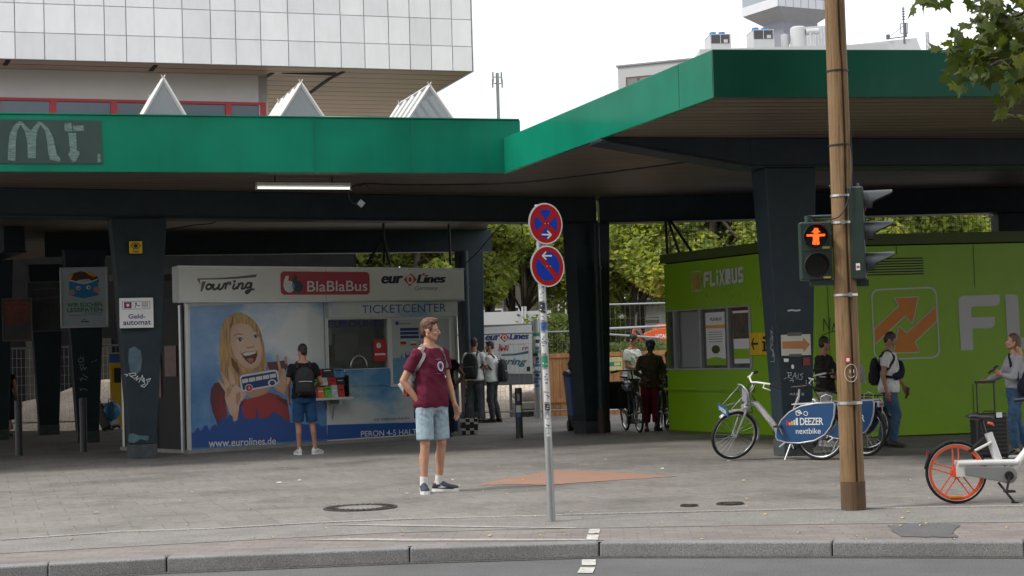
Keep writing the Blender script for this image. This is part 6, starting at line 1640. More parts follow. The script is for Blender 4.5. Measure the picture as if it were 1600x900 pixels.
notice('paper_arrow_sign',PC,(a_[0],a_[1],b_[0],b_[1]),.004,'taped paper sheet with brown arrow pointing towards the wooden pole','sign',M('paper_cream',(0.55,0.54,0.47),.7,var=.06),d_arrow)
gt = thing('graffiti_tag','white RAIS tag and small stickers on the column behind the hire bike','graffiti',(PC.o.x,PC.o.y,0),PC.rot,'graffiti tags')
z8 = lambda X,Y: PC.uv(1120 + X/4,500 + Y/4)
mb = MB()
for ln in ([(445,365),(450,330)],[(438,330),(465,328),(465,345),(445,348),(470,372)],[(470,372),(490,328),(497,370)],[(478,352),(497,350)],[(506,368),(510,335)],[(540,335),(520,340),(535,355),(530,372),(512,370)],[(455,380),(480,376),(475,388)],
  [(455,465),(470,458),(470,470)],[(480,470),(485,456),(490,470)],[(500,470),(500,456),(512,470),(512,456)],[(530,460),(540,456),(545,468),(532,470),(530,460)],[(555,380),(562,375),(556,395),(566,400),(555,415)],[(420,370),(435,360)]):
 for pp in stroke([z8(*p) for p in ln],.006): flat(mb,pp,0)
mb.build('marker_line',m_chalk,gt)
art(gt,'sticker',m_white,[[z8(418,240),z8(450,242),z8(448,262),z8(420,262)],ellipse(*z8(474,292),.02,.03)],0)
art(gt,'red_sticker',M('dull_red_sticker',(0.22,0.03,0.03),.6,var=.4,scale=30),[[z8(538,236),z8(583,236),z8(583,284),z8(538,284)]],0)
mb = MB()
for ln in ([(445,862),(470,858),(495,862),(520,858)],):
 for pp in stroke([(lambda X,Y: PC.uv(1120 + X/4,270 + Y/4))(*p) for p in ln],.02): flat(mb,pp,0)
mb.build('small_scrawl',m_chalk,gt)
PCl = Plane((3.66,22.95),rad(14))
gt = thing('graffiti_tag','pale scribbles on the narrow side of the column beside the information sign','graffiti',(PCl.o.x,PCl.o.y,0),PCl.rot,'graffiti tags')
mb = MB(); rng = random.Random(8)
for k in range(12):
 z = 1.28 + k*.036; pts = [(-.10 + rng.uniform(-.08,.08),z + rng.uniform(-.06,.06)) for _ in range(4)]
 for pp in stroke(pts,.004): mb.sheet([(-.265 - .0 - .02*(p[1]) + .0,p[0],p[1]) for p in pp])
mb.build('marker_line',MATS['grey_marker'],gt)
# ================================================================ posts, signs, lights in front
def post_sign(px_base,py_base):
 b = G(px_base,py_base)
 t = thing('sign_post','galvanised sign post plastered with stickers standing on the pavement edge','post',(b.x,b.y,0),0)
 top = at(846,330,b.y)
 hx = at(847,455,b.y); tz = hx.z
 top_x = at(845,322,b.y).x - b.x
 T = at(845,322,b.y).z
 lean = (at(847,455,b.y).x - b.x)/tz
 ax = lambda z: Vector((lean*z,0,z))
 m = MB(); m.cyl((0,0,0),ax(T),.034,.034,18); m.build('tube',m_galv,t,smooth='auto')
 m = MB(); m.cyl(ax(T),ax(T + .012),.037,.034,18); m.build('cap',m_galv,t)
 rng = random.Random(12)
 stk = [(452,470,0),(472,488,1),(490,500,0),(503,516,3),(520,533,0),(536,552,0),(556,574,2),(577,592,0),(594,612,0),(614,628,0),(631,641,1),(655,668,0),(670,682,0),(444,452,0),(534,537,1)]
 for pa,pb,mi in stk:
  z1,z0 = at(852,pa,b.y).z,at(852,pb,b.y).z
  m = MB(); ac = rng.uniform(-.25,.25); hw_ = rng.uniform(.55,1.0); a0,a1 = ac - hw_,ac + hw_; vs = []; sl = rng.uniform(-.012,.012)
  for k in range(7):
   a = a0 + (a1 - a0)*k/6; dz = sl*(a - ac)
   for z in (z0 + dz,z1 + dz): p = ax(z); vs.append((p.x + .0352*math.sin(a),-.0352*math.cos(a),z))
  m.add(vs,[(2*k,2*k + 2,2*k + 3,2*k + 1) for k in range(6)]); m.build('sticker',m_stk[mi],t)
  m = MB()
  for j in range(3):
   zc = rng.uniform(z0 + (z1 - z0)*.2,z1 - (z1 - z0)*.2); p = ax(zc); a = rng.uniform(a0*.6,a1*.6); w2,h2_ = rng.uniform(.08,.28),rng.uniform(.002,.005)
   m.add([(p.x + .0358*math.sin(q_),-.0358*math.cos(q_),zc + dz_ + sl*q_) for q_ in (a - w2,a,a + w2) for dz_ in (-h2_,h2_)],[(0,2,3,1),(2,4,5,3)])
  m.build('sticker_print',m_stk[(1,1,3,1)[rng.randint(0,3)]] if mi in (0,3) else m_stk[0],t)
 zc = at(852,650,b.y).z; p = ax(zc)
 m = MB(); m.sheet([(p.x - .02,-.0372,zc - .02),(p.x + .02,-.0372,zc - .02),(p.x,-.0372,zc + .02)]); m.build('sticker_triangle',m_stk[0],t)
 return t,b,ax
pt,pb_,pax = post_sign(862,815.5)
m_sred = M('sign_red',(0.42,0.008,0.010),.5,var=.06,spec=.12)
m_sblue = M('sign_blue',(0.002,0.040,0.38),.5,var=.05,spec=.12)
m_swhite = M('sign_white',(0.70,0.66,0.62),.35,var=.04)
def round_sign(cx,cy,label,bars,arrow,rot):
 c = at(cx,cy,pb_.y - .06); R_ = 32.5/(FPX/pb_.y)
 t = thing('road_sign',label,'road sign',c,rot,'no stopping signs')
 m = MB(); m.lathe([(.0005,.0),(R_,0),(R_,.006),(.0005,.006)],n=40,axis='y'); m.build('plate',M('sign_back',(.3,.3,.3),.5,.5),t)
 art(t,'white_rim',m_swhite,[ellipse(0,0,R_*.995,R_*.995,n=48)],-.002)
 art(t,'red_field',m_sred,[ellipse(0,0,R_*.93,R_*.93,n=48)],-.004)
 if bars == 2:
  polys = []
  for k in range(4):
   a0 = PI/2*k; ri,g = R_*.69,.24
   arc = [(ri*math.cos(a0 + s_),ri*math.sin(a0 + s_)) for s_ in [-PI/4 + g + (PI/2 - 2*g)*j/8 for j in range(9)]]
   polys.append([(R_*.14*math.cos(a0),R_*.14*math.sin(a0))] + arc)
 else:
  polys = []
  for a0 in (PI/4,PI/4 + PI):
   ri,g = R_*.70,.19
   polys.append([(ri*math.cos(a0 + s_),ri*math.sin(a0 + s_)) for s_ in [-PI/2 + g + (PI - 2*g)*j/20 for j in range(21)]])
 art(t,'blue_field',m_sblue,polys,-.006)
 zc = -R_*.53 if arrow > 0 else R_*.50; L = R_*.27; s_ = arrow; x0 = 0 if arrow > 0 else -R_*.04
 pp = stroke([(x0 - s_*L,zc),(x0 + s_*L*.9,zc)],R_*.075) + stroke([(x0 + s_*L*.25,zc + R_*.17),(x0 + s_*L,zc),(x0 + s_*L*.25,zc - R_*.17)],R_*.08)
 m = MB()
 for k,p in enumerate(pp): flat(m,p,-.008 - .0002*k)
 m.build('arrow',m_swhite,t)
 m = MB()
 for x in (-.012,.022): m.cyl((x,-.004,0),(x,-.011,0),.005,n=8)
 m.build('rivet',m_galv,t)
 m = MB(); m.box((-.02,.03,.0),(.05,.05,.05)); m.build('clamp',m_galv,t)
 return t
round_sign(852.5,349.5,'round no stopping sign with red cross and right arrow, upper on the post',2,1,rad(35))
round_sign(855.5,416,'round no parking sign with single red bar and left arrow, lower on the post',1,-1,rad(35))
m_pole = wood('weathered_pole_wood',(0.215,0.128,0.058),sc=(60,60,2.2))
b = G(1334,797); top = at(1302.5,-40,b.y)
wp = thing('wooden_pole','weathered split wooden pole carrying the temporary traffic lights','pole',(b.x,b.y,0),0)
ax = lambda z: Vector(((top.x - b.x)*z/top.z,0,z))
PY = b.y; PZ = lambda py: at(1320,py,PY).z
mb = MB(); rings = []; nn = 72
for k in range(56):
 z = (top.z + 1.2)*k/55; r = .106 - .018*z/top.z; c = ax(z)
 ring = []
 for i in range(nn):
  a = 2*PI*i/nn; rr = r*(1 + .035*noise.noise((math.cos(a)*1.5,math.sin(a)*1.5,z*.5)))
  ca = -PI/2 + .22 + .22*noise.noise((0,3,z*.7))
  d = abs((a - ca + PI) % (2*PI) - PI)
  if d < .10: rr *= .78
  ring.append(c + Vector((rr*math.cos(a),rr*math.sin(a),0)))
 rings.append(ring)
mb.loft(rings); mb.build('shaft',m_pole,wp,smooth=True)
cv = []
for k in range(90):
 z = (top.z + 1.0)*k/89; r = .1065 - .018*z/top.z; c = ax(z); ca = -PI/2 + .20 + .22*noise.noise((0,3,z*.7)) + .03*noise.noise((5,1,z*6)); hw_ = (.03 + .04*abs(noise.noise((2,2,z*1.3))))
 cv += [c + Vector((r*math.cos(ca - hw_),r*math.sin(ca - hw_),0)),c + Vector((r*.985*math.cos(ca),r*.985*math.sin(ca),0)),c + Vector((r*math.cos(ca + hw_),r*math.sin(ca + hw_),0))]
mb = MB(); mb.add(cv,[f_ for k in range(89) for f_ in ((3*k,3*k + 1,3*k + 4,3*k + 3),(3*k + 1,3*k + 2,3*k + 5,3*k + 4))]); mb.build('drying_crack',M('crack_dark',(.02,.012,.007),.95,var=.3),wp)
mb = MB(); zz = PZ(752)
mb.cyl((0,0,0),ax(zz),.1085,.1075,28); mb.build('dark_foot',wood('damp_wood',(0.105,0.060,0.030),sc=(60,60,2.2)),wp,smooth='auto')  # darker brown wood over the lowest stretch of the pole
for k in range(12):
 mb = MB()
def strap(py,wd,mat):
 z = PZ(py); c = ax(z); r = .109 - .018*z/top.z
 m = MB(); m.lathe([(r,-wd/2),(r + .004,-wd/2),(r + .004,wd/2),(r,wd/2)],c,28,closed=True); m.build('strap',mat,wp)
m_band = M('steel_band',(.55,.55,.54),.3,.8,var=.1)
for py in (306,348,461): strap(py,.02,m_band)
strap(629.5,.025,m_band)
for py in (111,227): strap(py,.012,m_black)
mb = MB(); cc = ax(PZ(348)); mb.box((cc.x - .02,-.115,cc.z),(.03,.02,.04)); cc = ax(PZ(461)); mb.box((cc.x + .02,-.112,cc.z),(.03,.02,.035)); cc = ax(PZ(629)); mb.box((cc.x + .01,-.115,cc.z),(.04,.02,.03)); mb.build('buckle',m_band,wp)
mb = MB()
for z0 in (0,): mb.tube([ax(z) + Vector((.098 - .016*z/top.z,.03,0)) for z in (0.9,2,3,4,5,top.z)],.012,6)
mb.build('cable_run',m_cable,wp,smooth=True)
c = ax(PZ(562)); mb = MB(); rr = .1085
st = MB();
st.add([(c.x + rr*math.sin(a),-rr*math.cos(a),c.z + dz) for a in (-.42,-.2,0.0) for dz in (-.028,.028)],[(0,2,3,1),(2,4,5,3)]); st.build('red_sticker',m_red,wp)
st = MB(); rr += .001; st.add([(c.x + rr*math.sin(a),-rr*math.cos(a),c.z + dz) for a in (-.32,-.2,-.08) for dz in (-.014,.014)],[(0,2,3,1),(2,4,5,3)]); st.build('sticker_print',m_white,wp)
mb = MB(); c = ax(PZ(583)); rr = .1085
pts = [(c.x + rr*math.sin(.02 + .52*math.cos(a)),-rr*math.cos(.02 + .52*math.cos(a)),c.z + .077*math.sin(a)) for a in [2*PI*k/24 for k in range(25)]]
mb.tube(pts,.0022,4)
for s_ in (-.12,.18): mb.tube([(c.x + rr*math.sin(.05 + s_),-rr*math.cos(.05 + s_),c.z + d) for d in (.0,.03)],.003,4)
mb.tube([(c.x + rr*math.sin(.02 + s_),-rr*math.cos(.02 + s_),c.z - .04 + .03*s_*s_*9) for s_ in (-.25,-.1,.1,.25)],.002,4); mb.build('chalk_smiley',m_chalk,wp)
tag(tag(cable('cable','thin cable looping from the pedestrian light up the wooden pole',[(b.x - .2,b.y - .1,PZ(343)),(b.x - .06,b.y - .13,PZ(340)),(b.x + ax(PZ(310)).x + .04,b.y - .12,PZ(310)),(b.x + ax(PZ(270)).x + .08,b.y - .09,PZ(265)),(b.x + ax(PZ(200)).x + .09,b.y - .02,PZ(190))],.006)))
m_lh = M('traffic_light_green',(0.022,0.040,0.034),.4,var=.12)
m_visor = M('visor_dark',(0.028,0.034,0.037),.4,var=.1)
PYl = PY - .02
p0 = at(1252,438,PYl); p1 = at(1298,346,PYl)
W,H = p1.x - p0.x,p1.z - p0.z
pl = thing('pedestrian_light','pedestrian traffic light showing a red standing figure on the wooden pole','traffic light',(p0.x,PYl,p0.z),rad(-4))
mb = MB(); mb.box2((0,0,0),(W,.16,H)); mb.build('housing',m_lh,pl,bevel=.012)
mb = MB(); mb.box2((.02,-.002,H*.49),(W - .02,0,H*.51)); mb.build('seam',m_black,pl)
R_ = W*.40
def visor(m,cx,cz,r,L,y0):
 vs = []; n = 20
 for k in range(n + 1):
  a = -.35*PI/2 + (PI + .35*PI)*k/n
  l = L*(.30 + .70*min(1,1.35*max(0,math.sin(a))))
  for rr in (r,r - .006):
   vs += [(cx + rr*math.cos(a),y0,cz + rr*math.sin(a)),(cx + rr*math.cos(a),y0 - l,cz + rr*math.sin(a))]
 fs = []
 for k in range(n):
  o = 4*k; fs += [(o,o + 4,o + 5,o + 1),(o + 2,o + 3,o + 7,o + 6),(o + 1,o + 5,o + 7,o + 3)]
 m.add(vs,fs)
for cz in (H*.745,H*.245):
 m = MB(); visor(m,W*.5,cz,R_,.15,0.0); m.build('visor',m_visor,pl,smooth='auto')
 m = MB(); m.lathe([(.0005,-.004),(R_*.88,-.004),(R_*.9,0.0)],(W*.5,0,cz),28,axis='y'); m.build('lens',M('lens_dark',(.012,.012,.014),.15,var=0),pl)
s7 = lambda X,Y: (p0.x,)
P7 = Plane((p0.x,PYl),rad(-4))
f7 = lambda X,Y: P7.uv(1120 + X/4,270 + Y/4)
def rel(p): return (p[0],p[1] - p0.z)
fig = [[(585,378),(600,368),(604,352),(628,352),(632,366),(645,378)],[(600,378),(630,378),(628,388),(602,388)],
 [(556,392),(672,388),(672,402),(636,404),(634,425),(638,452),(620,458),(616,430),(613,458),(592,452),(597,425),(596,404),(558,404)]]
cxo = rel(f7(614,405));
mb = MB()
for poly in fig:
 pts = [rel(f7(*p)) for p in poly]; pts = [(W*.5 + (p[0] - cxo[0]) ,H*.745 + (p[1] - cxo[1])) for p in pts]; flat(mb,pts,-.008)
mb.build('red_figure',M('lit_red_figure',(1.0,0.085,0.012),.4,var=0,emit=1.5),pl)
mb = MB()
for z in (H*.51 + .012,H*.02): mb.box2((W*.7,-.004,z),(W*.93,-.0005,z + .018))
mb.build('type_plate',M('plate_yellow',(.5,.36,.08),.5,var=.05),pl)
mb = MB(); mb.cyl((W*.32,.08,H),(W*.32,.08,H + .06),.035,n=14); mb.cyl((W*.32,.08,H + .05),(W + .06,.08,H + .05),.014,n=8); mb.box2((W*.3,.02,-.05),(W + .1,.12,-.002)); mb.build('bracket',m_lh,pl,smooth='auto')
q0 = at(1344,437,PY); q1 = at(1366,292,PY)
W2,H2 = q1.x - q0.x,q1.z - q0.z
vl = thing('traffic_light','three lamp vehicle traffic light seen edge on beside the wooden pole','traffic light',(q0.x + .06,PY + .02,q0.z),rad(78))
hw = .28
mb = MB(); mb.box2((-hw/2,-.0,0),(hw/2,W2,H2)); mb.build('housing',m_lh,vl,bevel=.014)
for k in range(3):
 cz = H2*(.835 - .335*k)
 m = MB(); visor(m,0,cz,.105,.25,.0); m.build('visor',m_visor,vl,smooth='auto')
 m = MB(); m.lathe([(.0005,-.03),(.06,-.02),(.095,0.0)],(0,0,cz),24,axis='y'); m.build('lens',M('red_lens',(.30,.006,.02),.2,var=0) if k == 0 else M('lens_dark',(.012,.012,.014)),vl,smooth=True)
 m = MB(); m.box2((-.03,-.014,cz - H2*.155),(.03,-.0005,cz - H2*.14)); m.build('type_plate',M('plate_yellow',(.5,.36,.08)),vl)
mb = MB(); mb.box2((-hw/2 - .004,.05,.08),(-hw/2 - .0005,.085,.14)); mb.build('sticker',m_white,vl)
mb = MB(); mb.box2((-hw/2 - .006,.055,.10),(-hw/2 - .0042,.08,.118)); mb.build('sticker_print',m_red,vl)
mb = MB(); mb.cyl((0,W2*.5,H2),(0,W2*.5,H2 + .04),.045,n=14); mb.cyl((0,W2*.5,H2 + .02),(0,W2 + .14,H2 + .02),.014,n=8); mb.box2((-.06,-.02,-.06),(.06,W2 + .12,-.002)); mb.build('bracket',m_lh,vl,smooth='auto')
m_boll = M('bollard_black',(0.02,0.021,0.022),.45,var=.2)
def bollard(px,py,h,label,stick=False):
 p = G(px,py); t = thing('bollard',label,'bollard',(p.x,p.y,0),0,'bollards')
 m = MB(); m.lathe([(.0005,h),(.055,h),(.062,h - .02),(.06,.05),(.07,.0),(.0005,0)],n=16); m.build('shaft',m_boll,t,smooth='auto')
 m = MB(); m.lathe([(.064,h - .12),(.066,h - .12),(.066,h - .08),(.064,h - .08)],n=16,closed=True); m.build('collar',m_boll,t)
 if stick:
  for z0,z1,c in ((h - .27,h - .05,m_stk[1]),(h - .42,h - .30,m_stk[0]),(h - .5,h - .44,m_stk[3])):
   m = MB(); wrap_sticker(m,.0675,z0,z1,-.8,.7); m.build('sticker',c,t)
  m = MB(); wrap_sticker(m,.069,h - .22,h - .10,-.4,.3); m.build('sticker_print',M('sticker_grey',(.3,.3,.28),.6,var=.5,scale=30),t)
bollard(812,684,.86,'black bollard with stickers between the two men and the sign post',True)
bollard(30,712,.92,'dark bollard near the person at the picture edge')
bollard(131,706,.92,'dark bollard in front of the column with the reading poster')
p = at(908,676,31.85); p.z = 0; t = thing('wheelie_bin','blue wheelie bin half hidden by the dark column','bin',(p.x,p.y,0),rad(10))
m_bin = M('bin_blue',(0.015,0.06,0.24),.45,var=.1)
mb = MB(); mb.hexa([(-.18,-.24,.06),(.26,-.24,.06),(.26,.24,.06),(-.18,.24,.06)],[(-.25,-.29,1.02),(.30,-.29,1.02),(.30,.29,1.02),(-.25,.29,1.02)]); mb.build('body',m_bin,t,bevel=.03)
mb = MB(); mb.hexa([(-.27,-.31,1.02),(.32,-.31,1.02),(.32,.31,1.02),(-.27,.31,1.02)],[(-.25,-.29,1.07),(.30,-.29,1.07),(.28,.25,1.12),(-.23,.25,1.12)]); mb.build('lid',M('bin_lid',(0.03,0.03,0.035),.5),t,bevel=.02)
mb = MB(); mb.cyl((-.22,.12,.1),(-.12,.12,.1),.1,n=18); mb.cyl((.2,.12,.1),(.3,.12,.1),.1,n=18); mb.build('wheel',m_black,t,smooth='auto')
mb = MB(); mb.hexa([(-.181,-.245,.06),(.262,-.245,.06),(.262,.245,.06),(-.181,.245,.06)],[(-.20,-.258,.3),(.272,-.258,.3),(.272,.258,.3),(-.20,.258,.3)]); mb.build('skirt',M('bin_dark',(0.012,0.016,0.03),.6),t,bevel=.02)
mb = MB()
for c_,r_ in (((.02,0,1.40),(.17,.16,.30)),((.06,0,1.62),(.10,.12,.16)),((-.02,.02,1.25),(.16,.18,.16))): mb.ell(c_,r_)
o = remesh(mb,'rubbish_bag',M('black_plastic',(0.006,0.006,0.007),.35,var=.2,bump=.4,bscale=14),None,.02,3,.02,9); o.location = (p.x - .03,p.y - .02,-.03)
tag(o,'black plastic rubbish bag lying on the blue wheelie bin','rubbish bag')
# ================================================================ bicycles
m_tyre = M('tyre_black',(0.016,0.016,0.017),.75,var=.2)
m_rim = M('rim_silver',(0.55,0.56,0.57),.25,.9,var=.05)
m_chrome = M('chrome',(0.6,0.6,0.61),.2,.9,var=.05)
m_silver = M('silver_paint',(0.42,0.43,0.44),.3,.35,var=.06)
m_saddle = M('saddle_black',(0.014,0.014,0.015),.4,var=.1)
m_hblue = M('hire_blue',(0.018,0.075,0.20),.35,var=.04)
m_bwhite = M('bike_white',(0.72,0.72,0.71),.35,var=.03)
m_mob = M('hire_orange',(0.85,0.12,0.045),.35,var=.05)
def wheel(root,fx,R_,mat_rim,spokes=28,tr=.021,mag=0):
 m = MB(); m.torus((fx,0,R_),R_ - tr - .018,.012,'y',48,8,1.3)
 m.cyl((fx,-.04,R_),(fx,.04,R_),.022,n=12)
 if mag:
  for k in range(mag):
   a = 2*PI*k/mag + PI/2
   for off in (-.026,.026):
    p0 = Vector((fx + .03*math.cos(a) - off*math.sin(a),0,R_ + .03*math.sin(a) + off*math.cos(a)))
    p1 = Vector((fx + (R_ - tr - .02)*math.cos(a) - off*math.sin(a),0,R_ + (R_ - tr - .02)*math.sin(a) + off*math.cos(a)))
    m.cyl(p0,p1,.007,n=6)
  m.torus((fx,0,R_),R_ - tr - .022,.021,'y',48,8,.8)
  m.cyl((fx,-.03,R_),(fx,.03,R_),.05,n=16)
 else:
  for k in range(spokes):
   a = 2*PI*k/spokes; b = a + (.5 if k % 2 else -.5); sy = .03 if k % 4 < 2 else -.03
   m.cyl((fx + .02*math.cos(b),sy,R_ + .02*math.sin(b)),(fx + (R_ - tr - .02)*math.cos(a),0,R_ + (R_ - tr - .02)*math.sin(a)),.0016,n=4,caps=False)
 w_ = m.build('wheel',mat_rim,root,smooth='auto')
 m = MB(); m.torus((fx,0,R_),R_ - tr,tr,'y',56,10); m.build('tyre',m_tyre,w_,smooth=True)
 return w_
def mudguard(m,fx,R_,a0,a1,wd=.03,gap=.022,n=22):
 rings = []
 for k in range(n + 1):
  a = rad(a0 + (a1 - a0)*k/n); r0 = R_ + gap
  ring = []
  for (dr,y) in ((-.012,-wd),(.004,-wd*.6),(.008,0),(.004,wd*.6),(-.012,wd),(-.008,wd*.9),(.002,0),(-.008,-wd*.9)):
   ring.append((fx + (r0 + dr)*math.cos(a),y,R_ + (r0 + dr)*math.sin(a)))
  rings.append(ring)
 m.loft(rings)
def saddle(root,x,z,L=.26,mat=None):
 m = MB(); rings = []
 for t_,wd,h,dz in ((-.5,.075,.02,.012),(-.42,.085,.04,.015),(-.2,.075,.045,.01),(.05,.045,.04,0),(.3,.028,.035,-.002),(.46,.022,.03,-.006),(.5,.012,.015,-.01)):
  ring = [(x + L*t_,wd*math.cos(a),z + dz + h*.5*math.sin(a)*(1 if math.sin(a) > 0 else 1.3)) for a in [2*PI*k/12 for k in range(12)]]
  rings.append(ring)
 m.loft(rings); m.build('saddle',mat or m_saddle,root,smooth=True)
def crank(root,bx,bz,ang,L=.165,mat=None):
 m = MB(); c = Vector((bx,0,bz))
 for s_,a in ((1,ang),(-1,ang + PI)):
  e = c + Vector((L*math.cos(a),s_*.10,L*math.sin(a))); m.cyl(c + Vector((0,s_*.08,0)),e,.011,n=8)
 m.cyl(c + Vector((0,-.09,0)),c + Vector((0,.09,0)),.016,n=10)
 o = m.build('crank',mat or m_chrome,root,smooth='auto')
 for s_,a in ((1,ang),(-1,ang + PI)):
  e = c + Vector((L*math.cos(a),s_*.15,L*math.sin(a))); p_ = MB(); p_.box(e,(.095,.085,.024)); p_.build('pedal',m_saddle,o,bevel=.005)
def bike_root(name,label,rear,front,group,lean=0.0):
 d = Vector(front) - Vector(rear); t = thing(name,label,'bicycle',(rear[0],rear[1],0),math.atan2(d.y,d.x),group)
 t.rotation_euler.x = lean
 return t,d.length
def hire_bike(label,rear,front,lean,steer=0.0):
 R_ = .325
 t,wb = bike_root('hire_bicycle',label,rear,front,'silver hire bikes',lean); wb = max(wb,1.06)
 wheel(t,0,R_,m_rim,24,.022);
 ws = rad(0)
 wheel(t,wb,R_,m_rim,24,.022)
 hb,ht_ = Vector((wb - .17,0,R_ + .36)),Vector((wb - .235,0,R_ + .53))
 bbk = Vector((.44,0,.29)); st = Vector((.25,0,.80))
 m = MB()
 m.tube([hb.lerp(ht_,.4),Vector((wb - .32,0,.72)),Vector((wb - .50,0,.50)),Vector((.53,0,.345)),bbk],[.035,.04,.043,.042,.04],12)
 m.cyl(hb,ht_,.028,n=14); m.tube([bbk,Vector((.37,0,.5)),st],[.026,.024,.02],12)
 for s_ in (-1,1):
  m.tube([bbk + Vector((0,s_*.03,0)),(.2,s_*.06,.31),(0,s_*.07,R_)],.014,8); m.tube([(.34,s_*.02,.58),(.12,s_*.06,.46),(0,s_*.07,R_)],.011,8)
  m.tube([(-.22,s_*.07,.70),(.05,s_*.075,.72),(.33,s_*.04,.71)],.009,8); m.tube([(-.2,s_*.07,.70),(0,s_*.075,R_)],.007,6)
 m.tube([(-.22,-.07,.70),(-.25,0,.71),(-.22,.07,.70)],.009,8); m.tube([(-.1,-.07,.715),(-.1,.07,.715)],.008,6)
 m.build('frame',m_silver,t,smooth='auto')
 m = MB(); m.box((-.06,0,.73),(.30,.13,.012)); m.tube([(-.18,0.03,.735),(-.19,0.03,.80),(-.12,.03,.83),(-.05,.03,.80),(-.04,.03,.735)],.007,6); m.build('carrier',m_silver,t)
 m = MB()
 for s_ in (-1,1): m.tube([hb + Vector((.0,s_*.055,.0)),(wb - .10,s_*.06,R_ + .22),(wb,s_*.05,R_)],[.018,.016,.012],10)
 m.box(hb + Vector((0,0,-.005)),(.06,.14,.04)); m.build('fork',m_silver,t,smooth='auto')
 hz = 1.02; hx = wb - .30
 m = MB(); m.tube([ht_,(hx,0,hz - .05)],.016,10)
 bar = [(hx - .17,.30,hz - .015),(hx - .10,.24,hz + .01),(hx + .01,.10,hz + .01),(hx + .03,0,hz - .02),(hx + .01,-.10,hz + .01),(hx - .10,-.24,hz + .01),(hx - .17,-.30,hz - .015)]
 m.tube(bar,.013,10)
 for s_ in (-1,1): m.tube([(hx - .05,s_*.20,hz),(hx - .02,s_*.22,hz - .03),(hx - .08,s_*.31,hz - .05)],.008,6)
 hbar = m.build('handlebar',m_bwhite,t,smooth=True)
 m = MB()
 for s_ in (-1,1): m.cyl((hx - .11,s_*.25,hz + .007),(hx - .21,s_*.345,hz - .03),.019,n=10)
 m.build('grip',m_saddle,hbar,smooth='auto')
 m = MB(); m.tube([(hx,.05,hz),(hx + .10,.08,hz - .10),(hx + .10,.07,.75),(hx + .05,.05,.62),(wb - .02,.06,.60)],.006,6); m.tube([(hx,-.05,hz),(hx + .05,-.09,hz - .12),(hx - .05,-.05,.7),(hx - .1,0,.58)],.007,6); m.build('brake_cable',m_cable,t,smooth=True)
 bx0 = wb - .06
 m = MB()
 m.tube([(wb - .20,.11,.72),(wb - .14,.12,.96),(wb - .13,0,.99),(wb - .14,-.12,.96),(wb - .20,-.11,.72)],.011,8)
 m.tube([(wb - .20,.11,.72),(wb + .10,.12,.70),(wb + .13,0,.70),(wb + .10,-.12,.70),(wb - .20,-.11,.72)],.010,8)
 m.tube([(wb - .14,.12,.93),(wb + .10,.12,.72)],.005,6); m.tube([(wb - .14,-.12,.93),(wb + .10,-.12,.72)],.005,6); m.build('front_carrier',m_silver,t,smooth=True)
 m = MB(); m.box((wb - .17,0,.84),(.025,.15,.19)); m.build('carrier_plate',m_silver,t,bevel=.01)
 m = MB(); m.box((wb + .14,0,.70),(.015,.30,.10)); fb_ = m.build('front_board',m_hblue,t,bevel=.004)
 m = MB(); vs,fs = text_polys('DEEZER',.02); xs = [v[0] for v in vs]; w_ = max(xs) - min(xs)
 m.add([(wb + .149,-.11 + .22*(v[0] - min(xs))/w_,.675 + .05*v[1]/.72) for v in vs],fs); m.build('board_lettering',m_white,fb_)
 m = MB(); m.sheet([(wb - .19,.126,.69),(wb + .10,.126,.67),(wb + .10,.126,.75),(wb - .19,.126,.77)]);
 m = MB(); mudguard(m,wb,R_,55,205,.03); m.build('mudguard',m_silver,t,smooth=True)
 m = MB(); mudguard(m,0,R_,-10 + 15,180 - 5,.032); m.build('mudguard',m_tyre,t,smooth=True)
 m = MB(); m.cyl(st,(.235,0,.90),.014,n=10); m.build('seat_post',m_chrome,t)
 saddle(t,.22,.93)
 crank(t,.44,.29,rad(70))
 m = MB(); m.cyl((.34,.05,.28),(.42,.17,.02),.012,n=8); m.cyl((.36,.05,.29),(.5,.12,.18),.014,n=8); m.build('kickstand',m_chrome,t,smooth='auto')
 prof = [(.545,.31),(.53,.40),(.46,.52),(.35,.62),(.20,.69),(.0,.725),(-.22,.73),(-.235,.70),(-.22,.56),(-.17,.43),(-.09,.33),(.05,.255),(.25,.225),(.42,.235),(.53,.27)]
 for s_ in (1,-1):
  m = MB(); m.prism(prof,s_*.085,s_*.095); po = m.build('side_panel',m_hblue,t)
  m = MB(); m.tube([(x,s_*.09,z) for x,z in prof],.011,8,closed=True); m.build('panel_rim',m_silver,po,smooth=True)
  y = s_*.0975; L = MB(); W = lambda a,b: ((a if s_ > 0 else .30 - a),b)
  text_into(L,'DEEZER',(W(.22,.455),W(-.08,.455),W(-.08,.545),W(.22,.545)),y,.015,0,.9)
  text_into(L,'nextbike',(W(.28,.345),W(-.04,.345),W(-.04,.415),W(.28,.415)),y,.004)
  for cx_ in (.24,.14):
   for pp in stroke(ellipse(W(cx_,0)[0],.60,.026,.026,n=12) + [ellipse(W(cx_,0)[0],.60,.026,.026,n=12)[0]],.009): flat(L,pp,y)
  for pp in stroke([W(.27,.625),W(.22,.64),W(.19,.60),W(.24,.61)],.014): flat(L,pp,y)
  L.build('lettering',m_white,po)
  for k,(c,hs) in enumerate(((m_red,(.06,)),(m_orangep,(.035,)),(m_orangep,(.05,)),(m_chalk,(.065,)),(m_white,(.09,)))):
   q_ = MB(); x = .40 - .032*k; flat(q_,[W(x,.455),W(x - .026,.455),W(x - .026,.455 + hs[0]),W(x,.455 + hs[0])],y); q_.build('equaliser_bar',c,po)
 m = MB(); m.box((-.265,0,.67),(.03,.12,.07)); m.build('rear_box',m_silver,t,bevel=.01)
